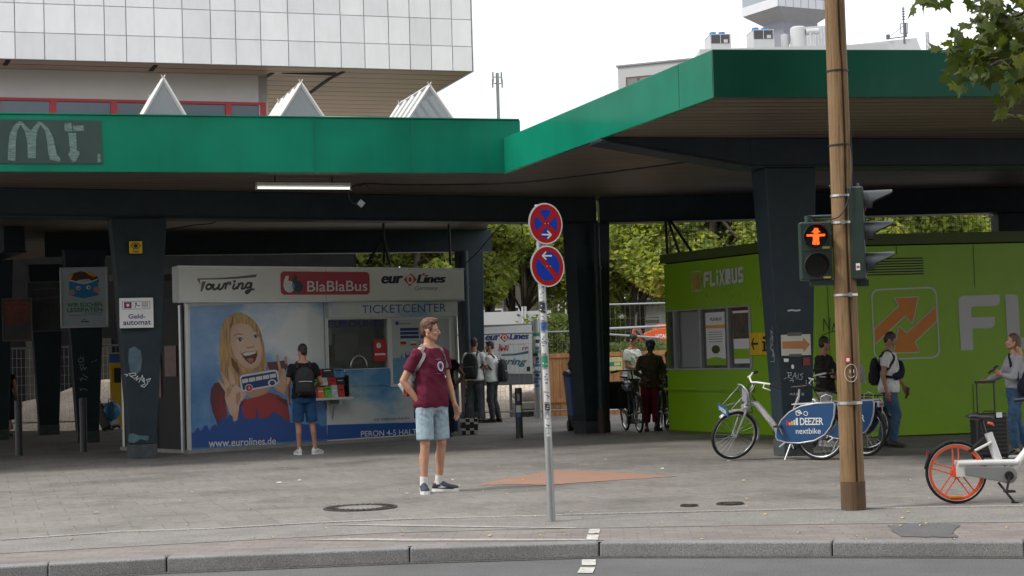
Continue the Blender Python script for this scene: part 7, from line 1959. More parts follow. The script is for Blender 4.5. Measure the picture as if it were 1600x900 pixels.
 m = MB(); m.box((-.283,0,.67),(.014,.08,.04)); m.build('rear_light',M('lamp_red',(.25,.008,.012),.25),t,bevel=.006)
 q_ = MB(); text_into(q_,'nextbike',((wb - .37,.668),(wb - .50,.505),(wb - .478,.488),(wb - .348,.651)),.046,.006); q_.build('tube_lettering',m_white,t)
 if steer:
  ax_ = (ht_ - hb).normalized(); Q = Matrix.Translation(hb) @ Matrix.Rotation(steer,4,ax_) @ Matrix.Translation(-hb)
  def turn(o):
   o.data.transform(Q)
   for c in o.children: turn(c)
  for nm in ('fork','handlebar','brake_cable','front_carrier','carrier_plate','front_board'):
   for o in t.children:
    if o.name.split('.')[0] == nm: turn(o)
  fw = [o for o in t.children if o.name.split('.')[0] == 'wheel'][1]; turn(fw)
  turn([o for o in t.children if o.name.split('.')[0] == 'mudguard'][0])
 return t
rear1,front1 = G(1283,719),G(1155,719)
hire_bike('silver hire bike with blue side panel in front of the graffiti column',rear1.xy,(front1 + (front1 - rear1).normalized()*.05).xy,rad(-3),rad(46))
rear2 = G(1353,713)
hire_bike('silver hire bike half hidden by the wooden pole, only its rear wheel clear',rear2.xy,(rear2.x - .74,rear2.y + .78),rad(-2),rad(20))
def orange_bike():
 rear = G(1496,787); R_ = 48.5/(FPX/rear.y)
 t,wb = bike_root('hire_bicycle','white hire bike with bright orange wheels near the kerb',rear.xy,(rear.x + 1.0,rear.y + .02),None)
 Pm = Plane((rear.x,rear.y),math.atan2(.02,1.0))
 zm = lambda X,Y: Pm.uv(1350 + X/4.788,620 + Y/4.788)
 m_ot = M('orange_tyre_line',(.55,.5,.45),.5)
 wheel(t,0,R_,m_mob,0,.017,5); wheel(t,wb,R_,m_mob,0,.017,5)
 m = MB(); m.lathe([(R_ - .030,-.016),(R_ - .027,-.019),(R_ - .024,-.016)],(0,0,R_),48,'y',closed=True); m.build('reflective_ring',M('reflector_pale',(.6,.6,.58),.4),t)
 P3 = lambda X,Y,y=0: Vector((zm(X,Y)[0],y,zm(X,Y)[1]))
 bb = P3(1065,585)
 m = MB()
 m.tube([P3(690,497,-.05),P3(900,490,-.05),P3(1140,490,-.03)],.026,12); m.tube([P3(690,497,.05),P3(900,490,.05),P3(1140,490,.03)],.026,12)
 m.tube([P3(930,272),P3(1000,470)],[.036,.040],14)
 m.tube([P3(1115,535),P3(1210,425),P3(1330,240),P3(1390,120)],[.042,.042,.04,.038],14)
 m.box(P3(715,548,-.05),(.085,.02,.11)); m.box(P3(715,548,.05),(.085,.02,.11))
 hd = P3(1395,100); m.cyl(P3(1370,150),P3(1420,-10),.032,n=14)
 m.build('frame',m_bwhite,t,smooth='auto')
 ax = Vector((wb,0,R_))
 m = MB(); m.tube([P3(1370,150,-.06),ax + Vector((0,-.06,0))],.022,10); m.box(P3(1372,140),(.05,.14,.05)); m.build('fork',m_bwhite,t,smooth='auto')
 m = MB(); m.prism([zm(735,525),zm(760,518),zm(1065,518),zm(1105,528),zm(1128,560),zm(1130,600),zm(1105,635),zm(1065,648),zm(1020,635),zm(740,582)],-.075,-.035); m.build('chain_cover',M('cover_grey',(.26,.265,.27),.4,.2,var=.04),t,bevel=.006)
 m = MB(); m.cyl(bb + Vector((0,-.078,0)),bb + Vector((0,-.09,0)),.04,n=20); m.build('crank_cap',m_saddle,t,smooth='auto')
 m = MB(); m.cyl(bb + Vector((0,-.09,0)),P3(1045,690,-.10),.011,n=8); m.cyl(bb + Vector((0,.09,0)),Vector((2*bb.x - P3(1045,690).x,.10,2*bb.z - P3(1045,690).z)),.011,n=8); cr_ = m.build('crank',m_saddle,t)
 m = MB(); m.box(P3(1050,697,-.15),(.09,.08,.02)); m.build('pedal',m_saddle,cr_,bevel=.004)
 m = MB(); m.box(Vector((2*bb.x - P3(1050,697).x,.15,2*bb.z - P3(1050,697).z)),(.09,.08,.02)); m.build('pedal',m_saddle,cr_,bevel=.004)
 m = MB(); mudguard(m,0,R_,42,172,.024,.004); m.build('mudguard',m_tyre,t,smooth=True)
 m = MB(); m.hexa([P3(770,405,-.03),P3(895,300,-.03),P3(895,300,.03),P3(770,405,.03)],[P3(785,422,-.03),P3(918,335,-.03),P3(918,335,.03),P3(785,422,.03)]); m.build('lock_box',m_saddle,t,bevel=.008)
 m = MB(); m.tube([P3(820,402,-.04),P3(900,360,-.04),P3(945,338,-.03)],.012,8); m.build('lock_arm',m_bwhite,t)
 m = MB(); m.tube([P3(905,270),P3(880,180)],.016,10); m.build('seat_post',m_saddle,t)
 m = MB(); m.tube([P3(915,192,-.03),P3(950,200,-.03),P3(965,216,-.03)],[.010,.012,.006],8); m.build('quick_release',m_mob,t,smooth=True)
 sc_ = P3(870,155); saddle(t,sc_.x,sc_.z,.24)
 m = MB(); m.cyl(P3(1000,640,-.02),P3(1100,788,-.12),.012,n=8); m.box(P3(1098,786,-.12),(.06,.03,.02)); m.build('kickstand',m_saddle,t)
 m = MB(); m.box(P3(474,428),(.014,.05,.05)); m.build('rear_reflector',M('lamp_red',(.25,.008,.012)),t,bevel=.004)
 m = MB(); m.box(P3(680,748,-.012),(.12,.03,.022)); m.build('wheel_reflector',M('amber',(.8,.25,.02),.3,var=.1),t,bevel=.006)
 m = MB(); hz = P3(1300,15).z
 m.tube([(hd.x + .06,0,hz + .0),(hd.x - .02,-.20,hz),(hd.x - .14,-.28,hz - .01)],.013,8); m.tube([(hd.x + .06,0,hz + .0),(hd.x - .02,.20,hz),(hd.x - .14,.28,hz - .01)],.013,8); m.cyl(P3(1420,-10),(hd.x + .06,0,hz),.018,n=10); hb_ = m.build('handlebar',m_bwhite,t,smooth=True)
 m = MB()
 for s_ in (-1,1): m.cyl((hd.x - .07,s_*.235,hz - .005),(hd.x - .22,s_*.32,hz - .02),.018,n=10)
 m.build('grip',m_saddle,hb_,smooth='auto')
 m = MB(); m.tube([P3(1140,82,-.26),P3(1165,62,-.24),P3(1200,62,-.18)],.007,6); m.build('brake_lever',m_chrome,hb_)
 m = MB(); m.box((wb + .05,0,R_ + .48),(.22,.26,.14)); m.build('basket',m_saddle,t,bevel=.02)
orange_bike()
def city_bike(label,rear,front,lean=0.0,col=None,trunk=True,steer=0.0):
 R_ = .345
 t,wb = bike_root('bicycle',label,rear,front,'dark touring bicycles',lean); wb = 1.05
 mc = col or M('bike_black',(0.018,0.019,0.021),.3,.2,var=.1)
 wheel(t,0,R_,m_rim,24,.020); wheel(t,wb,R_,m_rim,24,.020)
 hb,ht_ = Vector((wb - .16,0,.75)),Vector((wb - .22,0,.92)); bb = Vector((.44,0,.29)); st = Vector((.28,0,.82))
 m = MB(); m.cyl(hb,ht_,.022,n=12); m.tube([hb.lerp(ht_,.3),bb],.019,10); m.tube([hb.lerp(ht_,.8),st.lerp(bb,.12)],.016,10); m.tube([bb,st],.017,10)
 for s_ in (-1,1): m.tube([bb + Vector((0,s_*.03,0)),(0,s_*.06,R_)],.010,8); m.tube([st + Vector((0,s_*.02,-.05)),(0,s_*.06,R_)],.009,8)
 m.build('frame',mc,t,smooth='auto')
 m = MB()
 for s_ in (-1,1): m.tube([hb + Vector((0,s_*.05,-.02)),(wb - .08,s_*.05,R_ + .2),(wb,s_*.05,R_)],.012,8)
 m.box(hb + Vector((0,0,-.02)),(.04,.12,.03)); m.build('fork',mc,t,smooth='auto')
 hx,hz = wb - .27,1.10
 m = MB(); m.cyl(ht_,(hx,0,hz),.014,n=8); m.tube([(hx - .14,.31,hz - .01),(hx - .06,.26,hz + .01),(hx + .02,.08,hz),(hx + .02,-.08,hz),(hx - .06,-.26,hz + .01),(hx - .14,-.31,hz - .01)],.013,8)
 hb_ = m.build('handlebar',mc,t,smooth=True)
 m = MB()
 for s_ in (-1,1): m.cyl((hx - .05,s_*.24,hz),(hx - .17,s_*.33,hz - .015),.019,n=8)
 m.build('grip',m_saddle,hb_)
 m = MB(); m.tube([(hx,.05,hz),(hx + .14,.09,hz - .02),(hx + .12,.06,.86),(wb - .12,.04,.7)],.006,6); m.tube([(hx,-.05,hz),(hx + .16,-.10,hz - .04),(hx + .10,-.05,.84),(wb - .14,-.03,.7)],.006,6); m.build('brake_cable',m_cable,t,smooth=True)
 m = MB(); m.cyl((wb - .10,0,.80),(wb - .04,0,.80),.028,.032,12); m.build('headlamp',mc,t,smooth='auto')
 m = MB(); mudguard(m,wb,R_,30,190,.025); m.build('mudguard',mc,t,smooth=True)
 m = MB(); mudguard(m,0,R_,-5,165,.025); m.build('mudguard',mc,t,smooth=True)
 m = MB(); m.cyl(st,(.265,0,.95),.013,n=8); m.build('seat_post',m_chrome,t); saddle(t,.25,.97)
 crank(t,.44,.29,rad(-50))
 m = MB()
 for s_ in (-1,1): m.tube([(-.24,s_*.06,.74),(.24,s_*.06,.76)],.006,6); m.tube([(0,s_*.06,R_),(-.16,s_*.06,.74)],.005,6); m.tube([(0,s_*.06,R_),(.05,s_*.06,.75)],.005,6)
 for x in (-.2,-.05,.1): m.tube([(x,-.06,.75),(x,.06,.75)],.005,6)
 m.build('carrier',mc,t)
 m = MB(); m.cyl((.30,.04,.28),(.34,.16,.0),.010,n=6); m.build('kickstand',m_chrome,t)
 return t
def pannier(label,root_xy,rot,sx,sy,sz,z,mat,name='pannier_bag',extra=True):
 t = thing(name,label,'bag',(root_xy[0],root_xy[1],z),rot,'bags on the bicycles')
 m = MB(); m.hexa([(-sx*.42,-sy/2,0),(sx*.42,-sy/2,0),(sx*.42,sy/2,0),(-sx*.42,sy/2,0)],[(-sx/2,-sy/2,sz),(sx/2,-sy/2,sz),(sx/2,sy/2,sz),(-sx/2,sy/2,sz)]); m.build('body',mat,t,bevel=.04)
 m = MB(); m.hexa([(-sx*.51,-sy*.53,sz*.8),(sx*.51,-sy*.53,sz*.8),(sx*.51,sy*.53,sz*.8),(-sx*.51,sy*.53,sz*.8)],[(-sx*.47,-sy*.5,sz*1.05),(sx*.47,-sy*.5,sz*1.05),(sx*.47,sy*.5,sz*1.05),(-sx*.47,sy*.5,sz*1.05)]); m.build('flap',mat,t,bevel=.03)
 m = MB(); m.box((0,-sy*.54,sz*.5),(.03,.006,sz*.7)); m.box((sx*.25,-sy*.54,sz*.6),(.02,.006,sz*.5)); m.build('buckle_strap',m_black,t)
 return t
m_bagblack = M('bag_black',(0.012,0.012,0.014),.75,var=.25,bump=.15,bscale=30)
rA,fA = G(979,672.5),G(999,676)
city_bike('dark touring bicycle with black pannier on the side towards the blue bin',rA.xy,fA.xy,rad(3))
dA = (fA - rA).xy.normalized(); nA = Vector((-dA.y,dA.x))
rotA = math.atan2(dA.y,dA.x)
c_ = rA.xy + dA*.02 - nA*.24
c0 = at(966,640,rA.y - .1)
pannier('large black pannier bag hanging on the touring bicycle beside the orange hoarding',(c0.x,c0.y),rotA + PI/2,.42,.3,.47,at(966,638,rA.y).z,m_bagblack)
hc = at(980,603,rA.y - .35)
t = thing('cycle_helmet','silver cycle helmet with dark vents hung on the black pannier','helmet',hc,rotA)
mb = MB(); mb.ell((0,0,0),(.13,.10,.10),None,20,12); mb.build('shell',m_silver,t,smooth=True)
for k in range(3):
 mb = MB(); mb.ell((.02,-.075 + .07*k,.062 - .02*abs(k - 1)),(.085,.016,.035)); mb.build('vent',m_black,t,smooth=True)
mb = MB(); mb.tube([(.05,.09,-.02),(.02,.05,-.14),(.02,-.05,-.14),(.05,-.09,-.02)],.006,6); mb.build('chin_strap',m_black,t)
rB,fB = G(1041,669),G(1024,677)
city_bike('dark bicycle held by the person in the blue helmet',rB.xy,fB.xy,rad(-2))
rC = Vector((4.75,23.5)); fC = Vector((3.98,24.0))
city_bike('dark bicycle behind the silver hire bike, handlebars against the green wall',rC,fC,0.0)
# ================================================================ people
V3 = Vector
def skin_mat(name,c): return M(name,c,.5,var=.10,scale=14,spec=.35)
SK_L = skin_mat('skin_light',(0.46,0.245,0.16)); SK_M = skin_mat('skin_tan',(0.36,0.18,0.115)); SK_D = skin_mat('skin_dark',(0.12,0.055,0.035))
def cloth(name,c,var=.16,bs=14,bump=.5,rough=.85): return M(name,c,rough,var=var,scale=7,bump=bump,bscale=bs,spec=.2)
def denim(name,c):
 def fn(t,b):
  v = objvec(t); n = noise_n(t,9,6,.65,v); n2 = noise_n(t,240,2,.5,v); n3 = noise_n(t,13,3,.5,objvec(t,0,(1,1,.45)))
  col = ramp(t,[(.3,[x*.68 for x in c]),(.5,c),(.72,[min(1,x*1.35) for x in c])],n.outputs['Fac']).outputs['Color']
  col = mixc(t,col,ramp(t,[(.3,(.85,.85,.85)),(.7,(1.12,1.12,1.12))],n2.outputs['Fac']).outputs['Color'],.6,'MULTIPLY')
  t.links.new(col,b.inputs['Base Color']); b.inputs['Roughness'].default_value = .9; b.inputs['Specular IOR Level'].default_value = .2
  bumpn(t,b,n3.outputs['Fac'],.7,.03)
 return node_mat(name,fn)
def hair_mat(name,c): return M(name,c,.5,var=.45,scale=22,stretch=(3,3,.6),bump=.5,bscale=60)
H_BLK = hair_mat('hair_black',(0.012,0.010,0.009)); H_BRN = hair_mat('hair_brown',(0.060,0.037,0.025)); H_DBR = hair_mat('hair_dark_brown',(0.030,0.019,0.013)); H_WBR = hair_mat('hair_warm_brown',(0.095,0.048,0.026)); H_BLO = hair_mat('hair_blonde_ends',(0.40,0.24,0.12))
m_eye = M('eye_white_human',(.7,.68,.66),.3,var=0); m_iris = M('iris_dark',(.03,.02,.015),.2,var=0)
m_lip = M('lips',(.30,.10,.085),.45,var=.1)
def hand_shapes(m,w,d,pn,side,k,curl=.5):
 """palm and five fingers: w wrist, d along the hand, pn where the palm faces, side = towards the thumb"""
 d = d.normalized(); pn = (pn - d*pn.dot(d)).normalized(); th = (side - d*side.dot(d) - pn*side.dot(pn))
 th = th.normalized() if th.length > 1e-4 else d.cross(pn).normalized()
 kn = []
 for i,(o,ln) in enumerate(((.030,.088),(.010,.092),(-.011,.087),(-.031,.078))):
  b = w + th*o*.55*k + d*.005*k; e = w + th*o*k + d*ln*k
  m.cap(b,e,.014*k,.0115*k,8); kn.append(e)
 m.cap(w - d*.03*k,w + d*.02*k,.026*k,.028*k,10)
 for e,o,(l1,l2,l3) in zip(kn,(.030,.010,-.011,-.031),((.042,.026,.020),(.046,.029,.021),(.043,.027,.020),(.034,.021,.017))):
  dd = (d + th*o*2.0).normalized(); p = e; a = curl*.6
  for l,r0,r1 in ((l1,.0098,.0088),(l2,.0088,.0080),(l3,.0080,.0068)):
   v = dd*math.cos(a) + pn*math.sin(a); q = p + v*l*k; m.cap(p,q,r0*k,r1*k,8); p = q; a += curl*.75
 b = w + th*.026*k + d*.018*k
 v = (th*.75 + d*.75 + pn*.30).normalized(); q = b + v*.042*k; m.cap(w + th*.012*k,q,.015*k,.0115*k,8)
 v2 = (th*.30 + d*.95 + pn*.35).normalized(); q2 = q + v2*.034*k; m.cap(q,q2,.0105*k,.009*k,8); m.cap(q2,q2 + (v2 + pn*.2).normalized()*.022*k,.009*k,.007*k,8)
RINGS = [(.80,.02,.02,0),(.85,.150,.100,.005),(.93,.172,.118,.010),(1.02,.158,.110,.0),(1.12,.148,.102,-.005),(1.24,.158,.112,-.004),(1.34,.170,.113,.002),(1.41,.158,.098,.008),(1.46,.112,.080,.012),(1.50,.070,.064,.012),(1.54,.060,.058,.010)]
def person(label,xy,h,rot,skin,hair=('short',None),top=None,bottom=None,shoes=None,pose=None,head=(0,0),build=1.0,group=None,socks=None,lean=(0,0),glasses=False,beard=None,bald=False,voxel=.0085,z0=0.0,feet=None,female=False,curl=.5,wrinkle=.005,sole_mat=None):
 k = h/1.8
 t = thing('person',label,'person',(xy[0],xy[1],z0),rot,group)
 J = {}
 for s in (1,-1):
  J['sho',s] = V3((s*.178*build,.008,1.428)); J['elb',s] = V3((s*.245*build,.03,1.165)); J['wri',s] = V3((s*.255*build,-.05,.905))
  J['hip',s] = V3((s*.092,.0,.92)); J['kne',s] = V3((s*.098,-.015,.50)); J['ank',s] = V3((s*.10,.03,.085)); J['foot',s] = s*12
  J['pn',s] = V3((-s,0,0)); J['hd',s] = None
 J['neck'] = V3((0,.012,1.50)); J['head'] = V3((0,-.014,1.674))
 def lw(p): q = max(0,p.z - .95); return V3((p.x + lean[0]*q,p.y + lean[1]*q,p.z - .5*(lean[0] ** 2 + lean[1] ** 2)*q))
 for key in list(J):
  if key in ('neck','head') or key[0] in ('sho','elb','wri'): J[key] = lw(J[key])
 for key,v in (pose or {}).items():
  J[key] = V3(v) if hasattr(v,'__len__') else v
 for key in J:
  if isinstance(J[key],Vector) and key[0] != 'pn' and key[0] != 'hd': J[key] = J[key]*k
 def torso(m,grow=0.0,z_lo=.80,z_hi=1.6,hem=None,nn=20):
  rings = []
  zs = [r for r in RINGS]
  def at_z(z):
   for a,b in zip(zs[:-1],zs[1:]):
    if a[0] <= z <= b[0]:
     q = (z - a[0])/(b[0] - a[0]); return [a[i]*(1 - q) + b[i]*q for i in range(4)]
   return list(zs[-1])
  levels = sorted(set([z_lo] + [r[0] for r in zs if z_lo < r[0] < z_hi] + [min(z_hi,1.535)]))
  for z in levels:
   _,rx,ry,dy = at_z(z)
   if female and 1.0 < z < 1.2: rx *= .90
   bl = build if z < 1.45 else 1
   rx = rx*bl + grow; ry = ry*bl + grow
   if hem and z < 1.25: rx += hem*(1.25 - z); ry += hem*(1.25 - z)*.6
   if female and 1.2 < z < 1.36: ry += .025; dy -= .012
   c = lw(V3((0,dy,z)))
   rings.append([V3((c.x + rx*math.cos(a)*abs(math.cos(a)) ** -.12 if abs(math.cos(a)) > 1e-6 else c.x,c.y + ry*math.sin(a),c.z))*k for a in [2*PI*(i + .5)/nn for i in range(nn)]])
  m.loft(rings)
 m = MB(); torso(m,0.0,.885)
 for s in (1,-1):
  hp,kn,an = J['hip',s],J['kne',s],J['ank',s]
  m.cap(hp,kn,.080*k,.053*k); m.cap(kn,an,.050*k,.034*k)
  back = V3((0,.022,0))*k; m.cap(kn.lerp(an,.12) + back*.6,kn.lerp(an,.36) + back,.038*k,.047*k); m.cap(kn.lerp(an,.36) + back,kn.lerp(an,.75),.045*k,.032*k)
  m.ell(kn + V3((0,-.018,0))*k,(.042*k,.04*k,.05*k))
  fd = Matrix.Rotation(rad(J['foot',s]),3,'Z') @ V3((0,-1,0)); fz = an.z - .055*k
  m.cap(an - fd*.03*k,an + fd*.12*k + V3((0,0,-.045*k)),.034*k,.03*k)
  sh,el,wr = J['sho',s],J['elb',s],J['wri',s]
  m.ell(sh,(.060*k,.056*k,.060*k)); m.cap(V3((s*.045,.016,1.50))*k + (sh - V3((s*.178*build,.008,1.428))*k)*.6,sh,.046*k,.046*k); m.cap(sh,el,.050*k*(1 if not female else .86),.037*k*(1 if not female else .9)); m.cap(el,el.lerp(wr,.35),.037*k,.039*k*(1 if not female else .88)); m.cap(el.lerp(wr,.35),wr,.038*k*(1 if not female else .88),.025*k)
  hd = J['hd',s] or (wr - el).normalized()
  pn = J['pn',s]
  side = V3((0,-1,0)) if abs(hd.dot(V3((0,-1,0)))) < .8 else V3((-s,0,.3))
  hand_shapes(m,wr + hd*.02*k,hd,pn,side,k*(1.0 if not female else .92),curl)
 nk,hc = J['neck'],J['head']
 m.cap(nk - V3((0,0,.05))*k,hc + V3((0,.02,-.06))*k,.064*k*(.86 if female else 1),.054*k*(.86 if female else 1))
 HM = Matrix.Rotation(rad(head[0]),3,'Z') @ Matrix.Rotation(rad(head[1]),3,'X')
 hk = k; hp_ = lambda x,y,z: hc + HM @ (V3((x,y,z))*k*.93)
 m.ell(hp_(0,.014,.030),(.071*k,.090*k,.096*k),HM,22,14)
 m.ell(hp_(0,-.026,-.030),(.057*k,.061*k,.079*k),HM,20,12)
 m.ell(hp_(0,-.044,-.085),(.036*k,.037*k,.031*k),HM,16,10)
 for s in (1,-1):
  m.cap(hp_(s*.05,.012,-.05),hp_(s*.028,-.05,-.088),.028*k,.024*k)
  m.ell(hp_(s*.078,.014,-.008),(.010*k,.019*k,.031*k),HM)
  m.cap(hp_(s*.016,-.084,.026),hp_(s*.045,-.070,.022),.010*k,.009*k)
  m.ell(hp_(s*.040,-.062,-.030),(.022*k,.022*k,.018*k),HM)
 m.cap(hp_(0,-.084,.016),hp_(0,-.108,-.024),.0095*k,.0125*k); m.cap(hp_(-.012,-.094,-.030),hp_(.012,-.094,-.030),.0095*k,.0095*k)
 m.cap(hp_(-.016,-.082,-.058),hp_(.016,-.082,-.058),.010*k,.010*k); m.cap(hp_(-.014,-.080,-.070),hp_(.014,-.080,-.070),.010*k,.010*k)
 body = remesh(m,'body',skin,t,voxel,3)
 for s in (1,-1):
  m = MB(); m.ell(hp_(s*.030,-.0795,.006),(.013*k,.008*k,.008*k),HM,10,7); m.build('eye',m_eye,t,smooth=True)
  m = MB(); m.ell(hp_(s*.030,-.0855,.006),(.006*k,.004*k,.006*k),HM,8,6); m.build('iris',m_iris,t,smooth=True)
  if hair[1] is not None: m = MB(); m.cap(hp_(s*.014,-.0955,.028),hp_(s*.046,-.080,.027),.0042*k,.003*k,6); m.build('eyebrow',hair[1],t,smooth=True)
 m = MB(); m.cap(hp_(-.018,-.0905,-.0635),hp_(.018,-.0905,-.0635),.0042*k,.0042*k,6); m.build('mouth',m_lip,t,smooth=True)
 if hair[1] is not None:
  m = MB(); st = hair[0]
  if st == 'cap_only': pass
  m.ell(hp_(0,.024,.054),(.075*k,.090*k,.087*k),HM,22,14); m.ell(hp_(0,.056,.0),(.062*k,.054*k,.070*k),HM)
  for s in (1,-1): m.ell(hp_(s*.064,.010,.030),(.018*k,.040*k,.045*k),HM); m.cap(hp_(s*.070,-.018,.03),hp_(s*.071,-.016,-.006),.010*k,.006*k)
  if st == 'tuft':
   for q in range(9): a = -1.2 + .3*q; m.cap(hp_(.06*math.sin(a),-.05 + .02*abs(a),.10),hp_(.066*math.sin(a),-.085 + .035*abs(a),.118 - .02*abs(a)),.020*k,.012*k)
   m.ell(hp_(0,-.01,.118),(.062*k,.075*k,.030*k),HM)
  if st == 'quiff': m.ell(hp_(0,-.05,.112),(.055*k,.036*k,.026*k),HM)
  o = remesh(m,'hair',hair[1],t,.007,2,.0045,60)
  if st == 'long':
   m = MB()
   for q in range(13):
    a = -1.5 + 3.0*q/12; x,y = .078*math.sin(a),.05 + .055*math.cos(a)
    m.cap(hp_(x*.9,y,.04),hp_(x*1.08,y + .012,-.10),.030*k,.028*k)
   remesh(m,'long_hair',hair[1],t,.008,3,.006,30)
   m = MB()
   for q in range(9):
    a = -1.5 + 3.0*q/8; x,y = .088*math.sin(a),.055 + .06*math.cos(a)
    m.cap(hp_(x,y,-.08),hp_(x*1.25,y + .05,-.20),.028*k,.026*k); m.cap(hp_(x*1.25,y + .05,-.20),hp_(x*1.35,y + .07,-.33 + .03*abs(a)),.026*k,.010*k)
   remesh(m,'hair_ends',H_BLO,t,.008,3,.005,30)
 if beard is not None:
  m = MB(); m.ell(hp_(0,-.046,-.088),(.045*k,.046*k,.036*k),HM)
  for s in (1,-1): m.cap(hp_(s*.058,.0,-.035),hp_(s*.03,-.056,-.088),.022*k,.024*k)
  m.cap(hp_(-.02,-.088,-.048),hp_(.02,-.088,-.048),.007*k,.007*k); remesh(m,'beard',beard,t,.007,1,.004,50)
 if glasses:
  m = MB()
  for s in (1,-1):
   m.tube([hp_(s*.034 + .024*math.cos(a),-.098,.004 + .017*math.sin(a)) for a in [2*PI*q/14 for q in range(14)]],.0022*k,5,closed=True); m.tube([hp_(s*.058,-.096,.010),hp_(s*.074,-.05,.012),hp_(s*.079,.015,.008)],.0022*k,5)
  m.tube([hp_(-.010,-.100,.010),hp_(.010,-.100,.010)],.0022*k,5); m.build('glasses',M('glasses_metal',(.42,.36,.34),.25,.7,var=0),t)
 out = {'t': t,'k': k,'J': J,'hp': hp_,'HM': HM}
 if bottom:
  m = MB(); kind = bottom['kind']; w_ = bottom.get('w',1.0); torso(m,.024,.805,1.04)
  if kind == 'skirt':
   r_ = [[V3((rx*math.cos(a),.01 + ry*math.sin(a),z))*k for a in [2*PI*i/20 for i in range(20)]] for z,rx,ry in ((1.0,.17,.125),(.85,.20,.15),(bottom.get('hem',.55),.23,.19))]; m.loft(r_)
  else:
   for s in (1,-1):
    hp,kn,an = J['hip',s],J['kne',s],J['ank',s]; up = hp + V3((0,0,.03))*k
    m.cap(up,hp.lerp(kn,.3),.094*k*w_,.088*k*w_)
    if kind == 'shorts':
     fr_ = bottom.get('hem',.86); m.cyl(hp.lerp(kn,.25),hp.lerp(kn,fr_),.088*k*w_,.080*k*w_*bottom.get('flare',1.0),18)
    else:
     fr_ = bottom.get('hem',.98); w2 = max(1,w_); m.cap(hp.lerp(kn,.25),kn,.092*k*w2,.080*k*w2); m.ell(kn + V3((0,-.012,0))*k,(.07*k,.075*k,.10*k)); m.cap(kn,kn.lerp(an,.45) + V3((0,.012,0))*k,.078*k*w2,.074*k*w2); m.cyl(kn.lerp(an,.4) + V3((0,.01,0))*k,kn.lerp(an,fr_),.074*k*w2,.060*k*w_*bottom.get('flare',1.0),16)
  out['bottom'] = remesh(m,bottom.get('name','trousers'),bottom['mat'],t,.010,4,wrinkle,11)
 if top:
  m = MB(); z_lo = top.get('lo',.90); torso(m,top.get('grow',.027),z_lo,1.49,top.get('hem',.05))
  for s in (1,-1):
   sh,el,wr = J['sho',s],J['elb',s],J['wri',s]
   m.ell(sh,(.072*k,.068*k,.068*k)); m.cap(V3((s*.055,.014,1.465))*k + (sh - V3((s*.178*build,.008,1.428))*k)*.6,sh,.056*k,.058*k)
   if top.get('sleeve') == 'long': m.cap(sh,el,.066*k,.054*k); m.cap(el,el.lerp(wr,.5),.054*k,.046*k); m.cyl(el.lerp(wr,.45),el.lerp(wr,.96),.047*k,.038*k,14)
   elif top.get('sleeve') == 'none': pass
   else: m.cap(sh,sh.lerp(el,.3),.072*k,.068*k); m.cyl(sh.lerp(el,.25),sh.lerp(el,top.get('len',.66)),.069*k,.066*k,16)
  out['top'] = remesh(m,top.get('name','shirt'),top['mat'],t,.010,4,wrinkle*1.7,7)
 if shoes:
  for s in (1,-1):
   an = J['ank',s]; R3 = Matrix.Rotation(rad(J['foot',s]),3,'Z'); base = an - V3((0,0,.085*k)); pit = (feet or {}).get(s,0)
   R3 = R3 @ Matrix.Rotation(rad(pit),3,'X'); FS = lambda x,y,z,base=base,R3=R3: base + R3 @ (V3((x,y,z))*k)
   m = MB(); rings = []
   for y,w0,hh in ((.072,.018,.045),(.062,.032,.085),(.035,.038,.105),(-.01,.039,.108),(-.055,.041,.085),(-.10,.046,.064),(-.15,.048,.052),(-.185,.042,.045),(-.208,.022,.034)):
    ring = []
    for i in range(14):
     a = 2*PI*i/14; c_,s_ = math.cos(a),math.sin(a)
     ring.append(FS(w0*c_*(1 if s_ < 0 else .55 + .45*(1 - s_)),y,.018 + hh*.5 + hh*.5*s_))
    rings.append(ring)
   m.loft(rings); so = m.build('shoe',shoes,t,smooth=True)
   m = MB(); prof = [(.0,.080),(.026,.072),(.040,.03),(.040,-.03),(.048,-.10),(.050,-.15),(.042,-.195),(.018,-.216)]; pl_ = [FS(x,y,0) for x,y in prof] + [FS(-x,y,0) for x,y in prof[::-1]]; zs = lambda y: .030 if y > -.06 else .022 + (.012 if y < -.19 else 0); pu = [FS(x*.97,y,zs(y)) for x,y in prof] + [FS(-x*.97,y,zs(y)) for x,y in prof[::-1]]
   n_ = len(pl_); m.add(pl_ + pu,[tuple(range(n_ - 1,-1,-1)),tuple(range(n_,2*n_))] + [(i,(i + 1) % n_,(i + 1) % n_ + n_,i + n_) for i in range(n_)])
   m.build('sole',sole_mat or m_white,so)
   if socks:
    m = MB(); kn = J['kne',s]; m.cyl(an - V3((0,0,.01))*k,an.lerp(kn,socks[1]),.040*k,.043*k,14); m.build('sock',socks[0],t,smooth='auto')
   out['FS',s] = FS
 return out
def bvh_of(o):
 me = o.data; return BVHTree.FromPolygons([v.co for v in me.vertices],[tuple(p.vertices) for p in me.polygons])
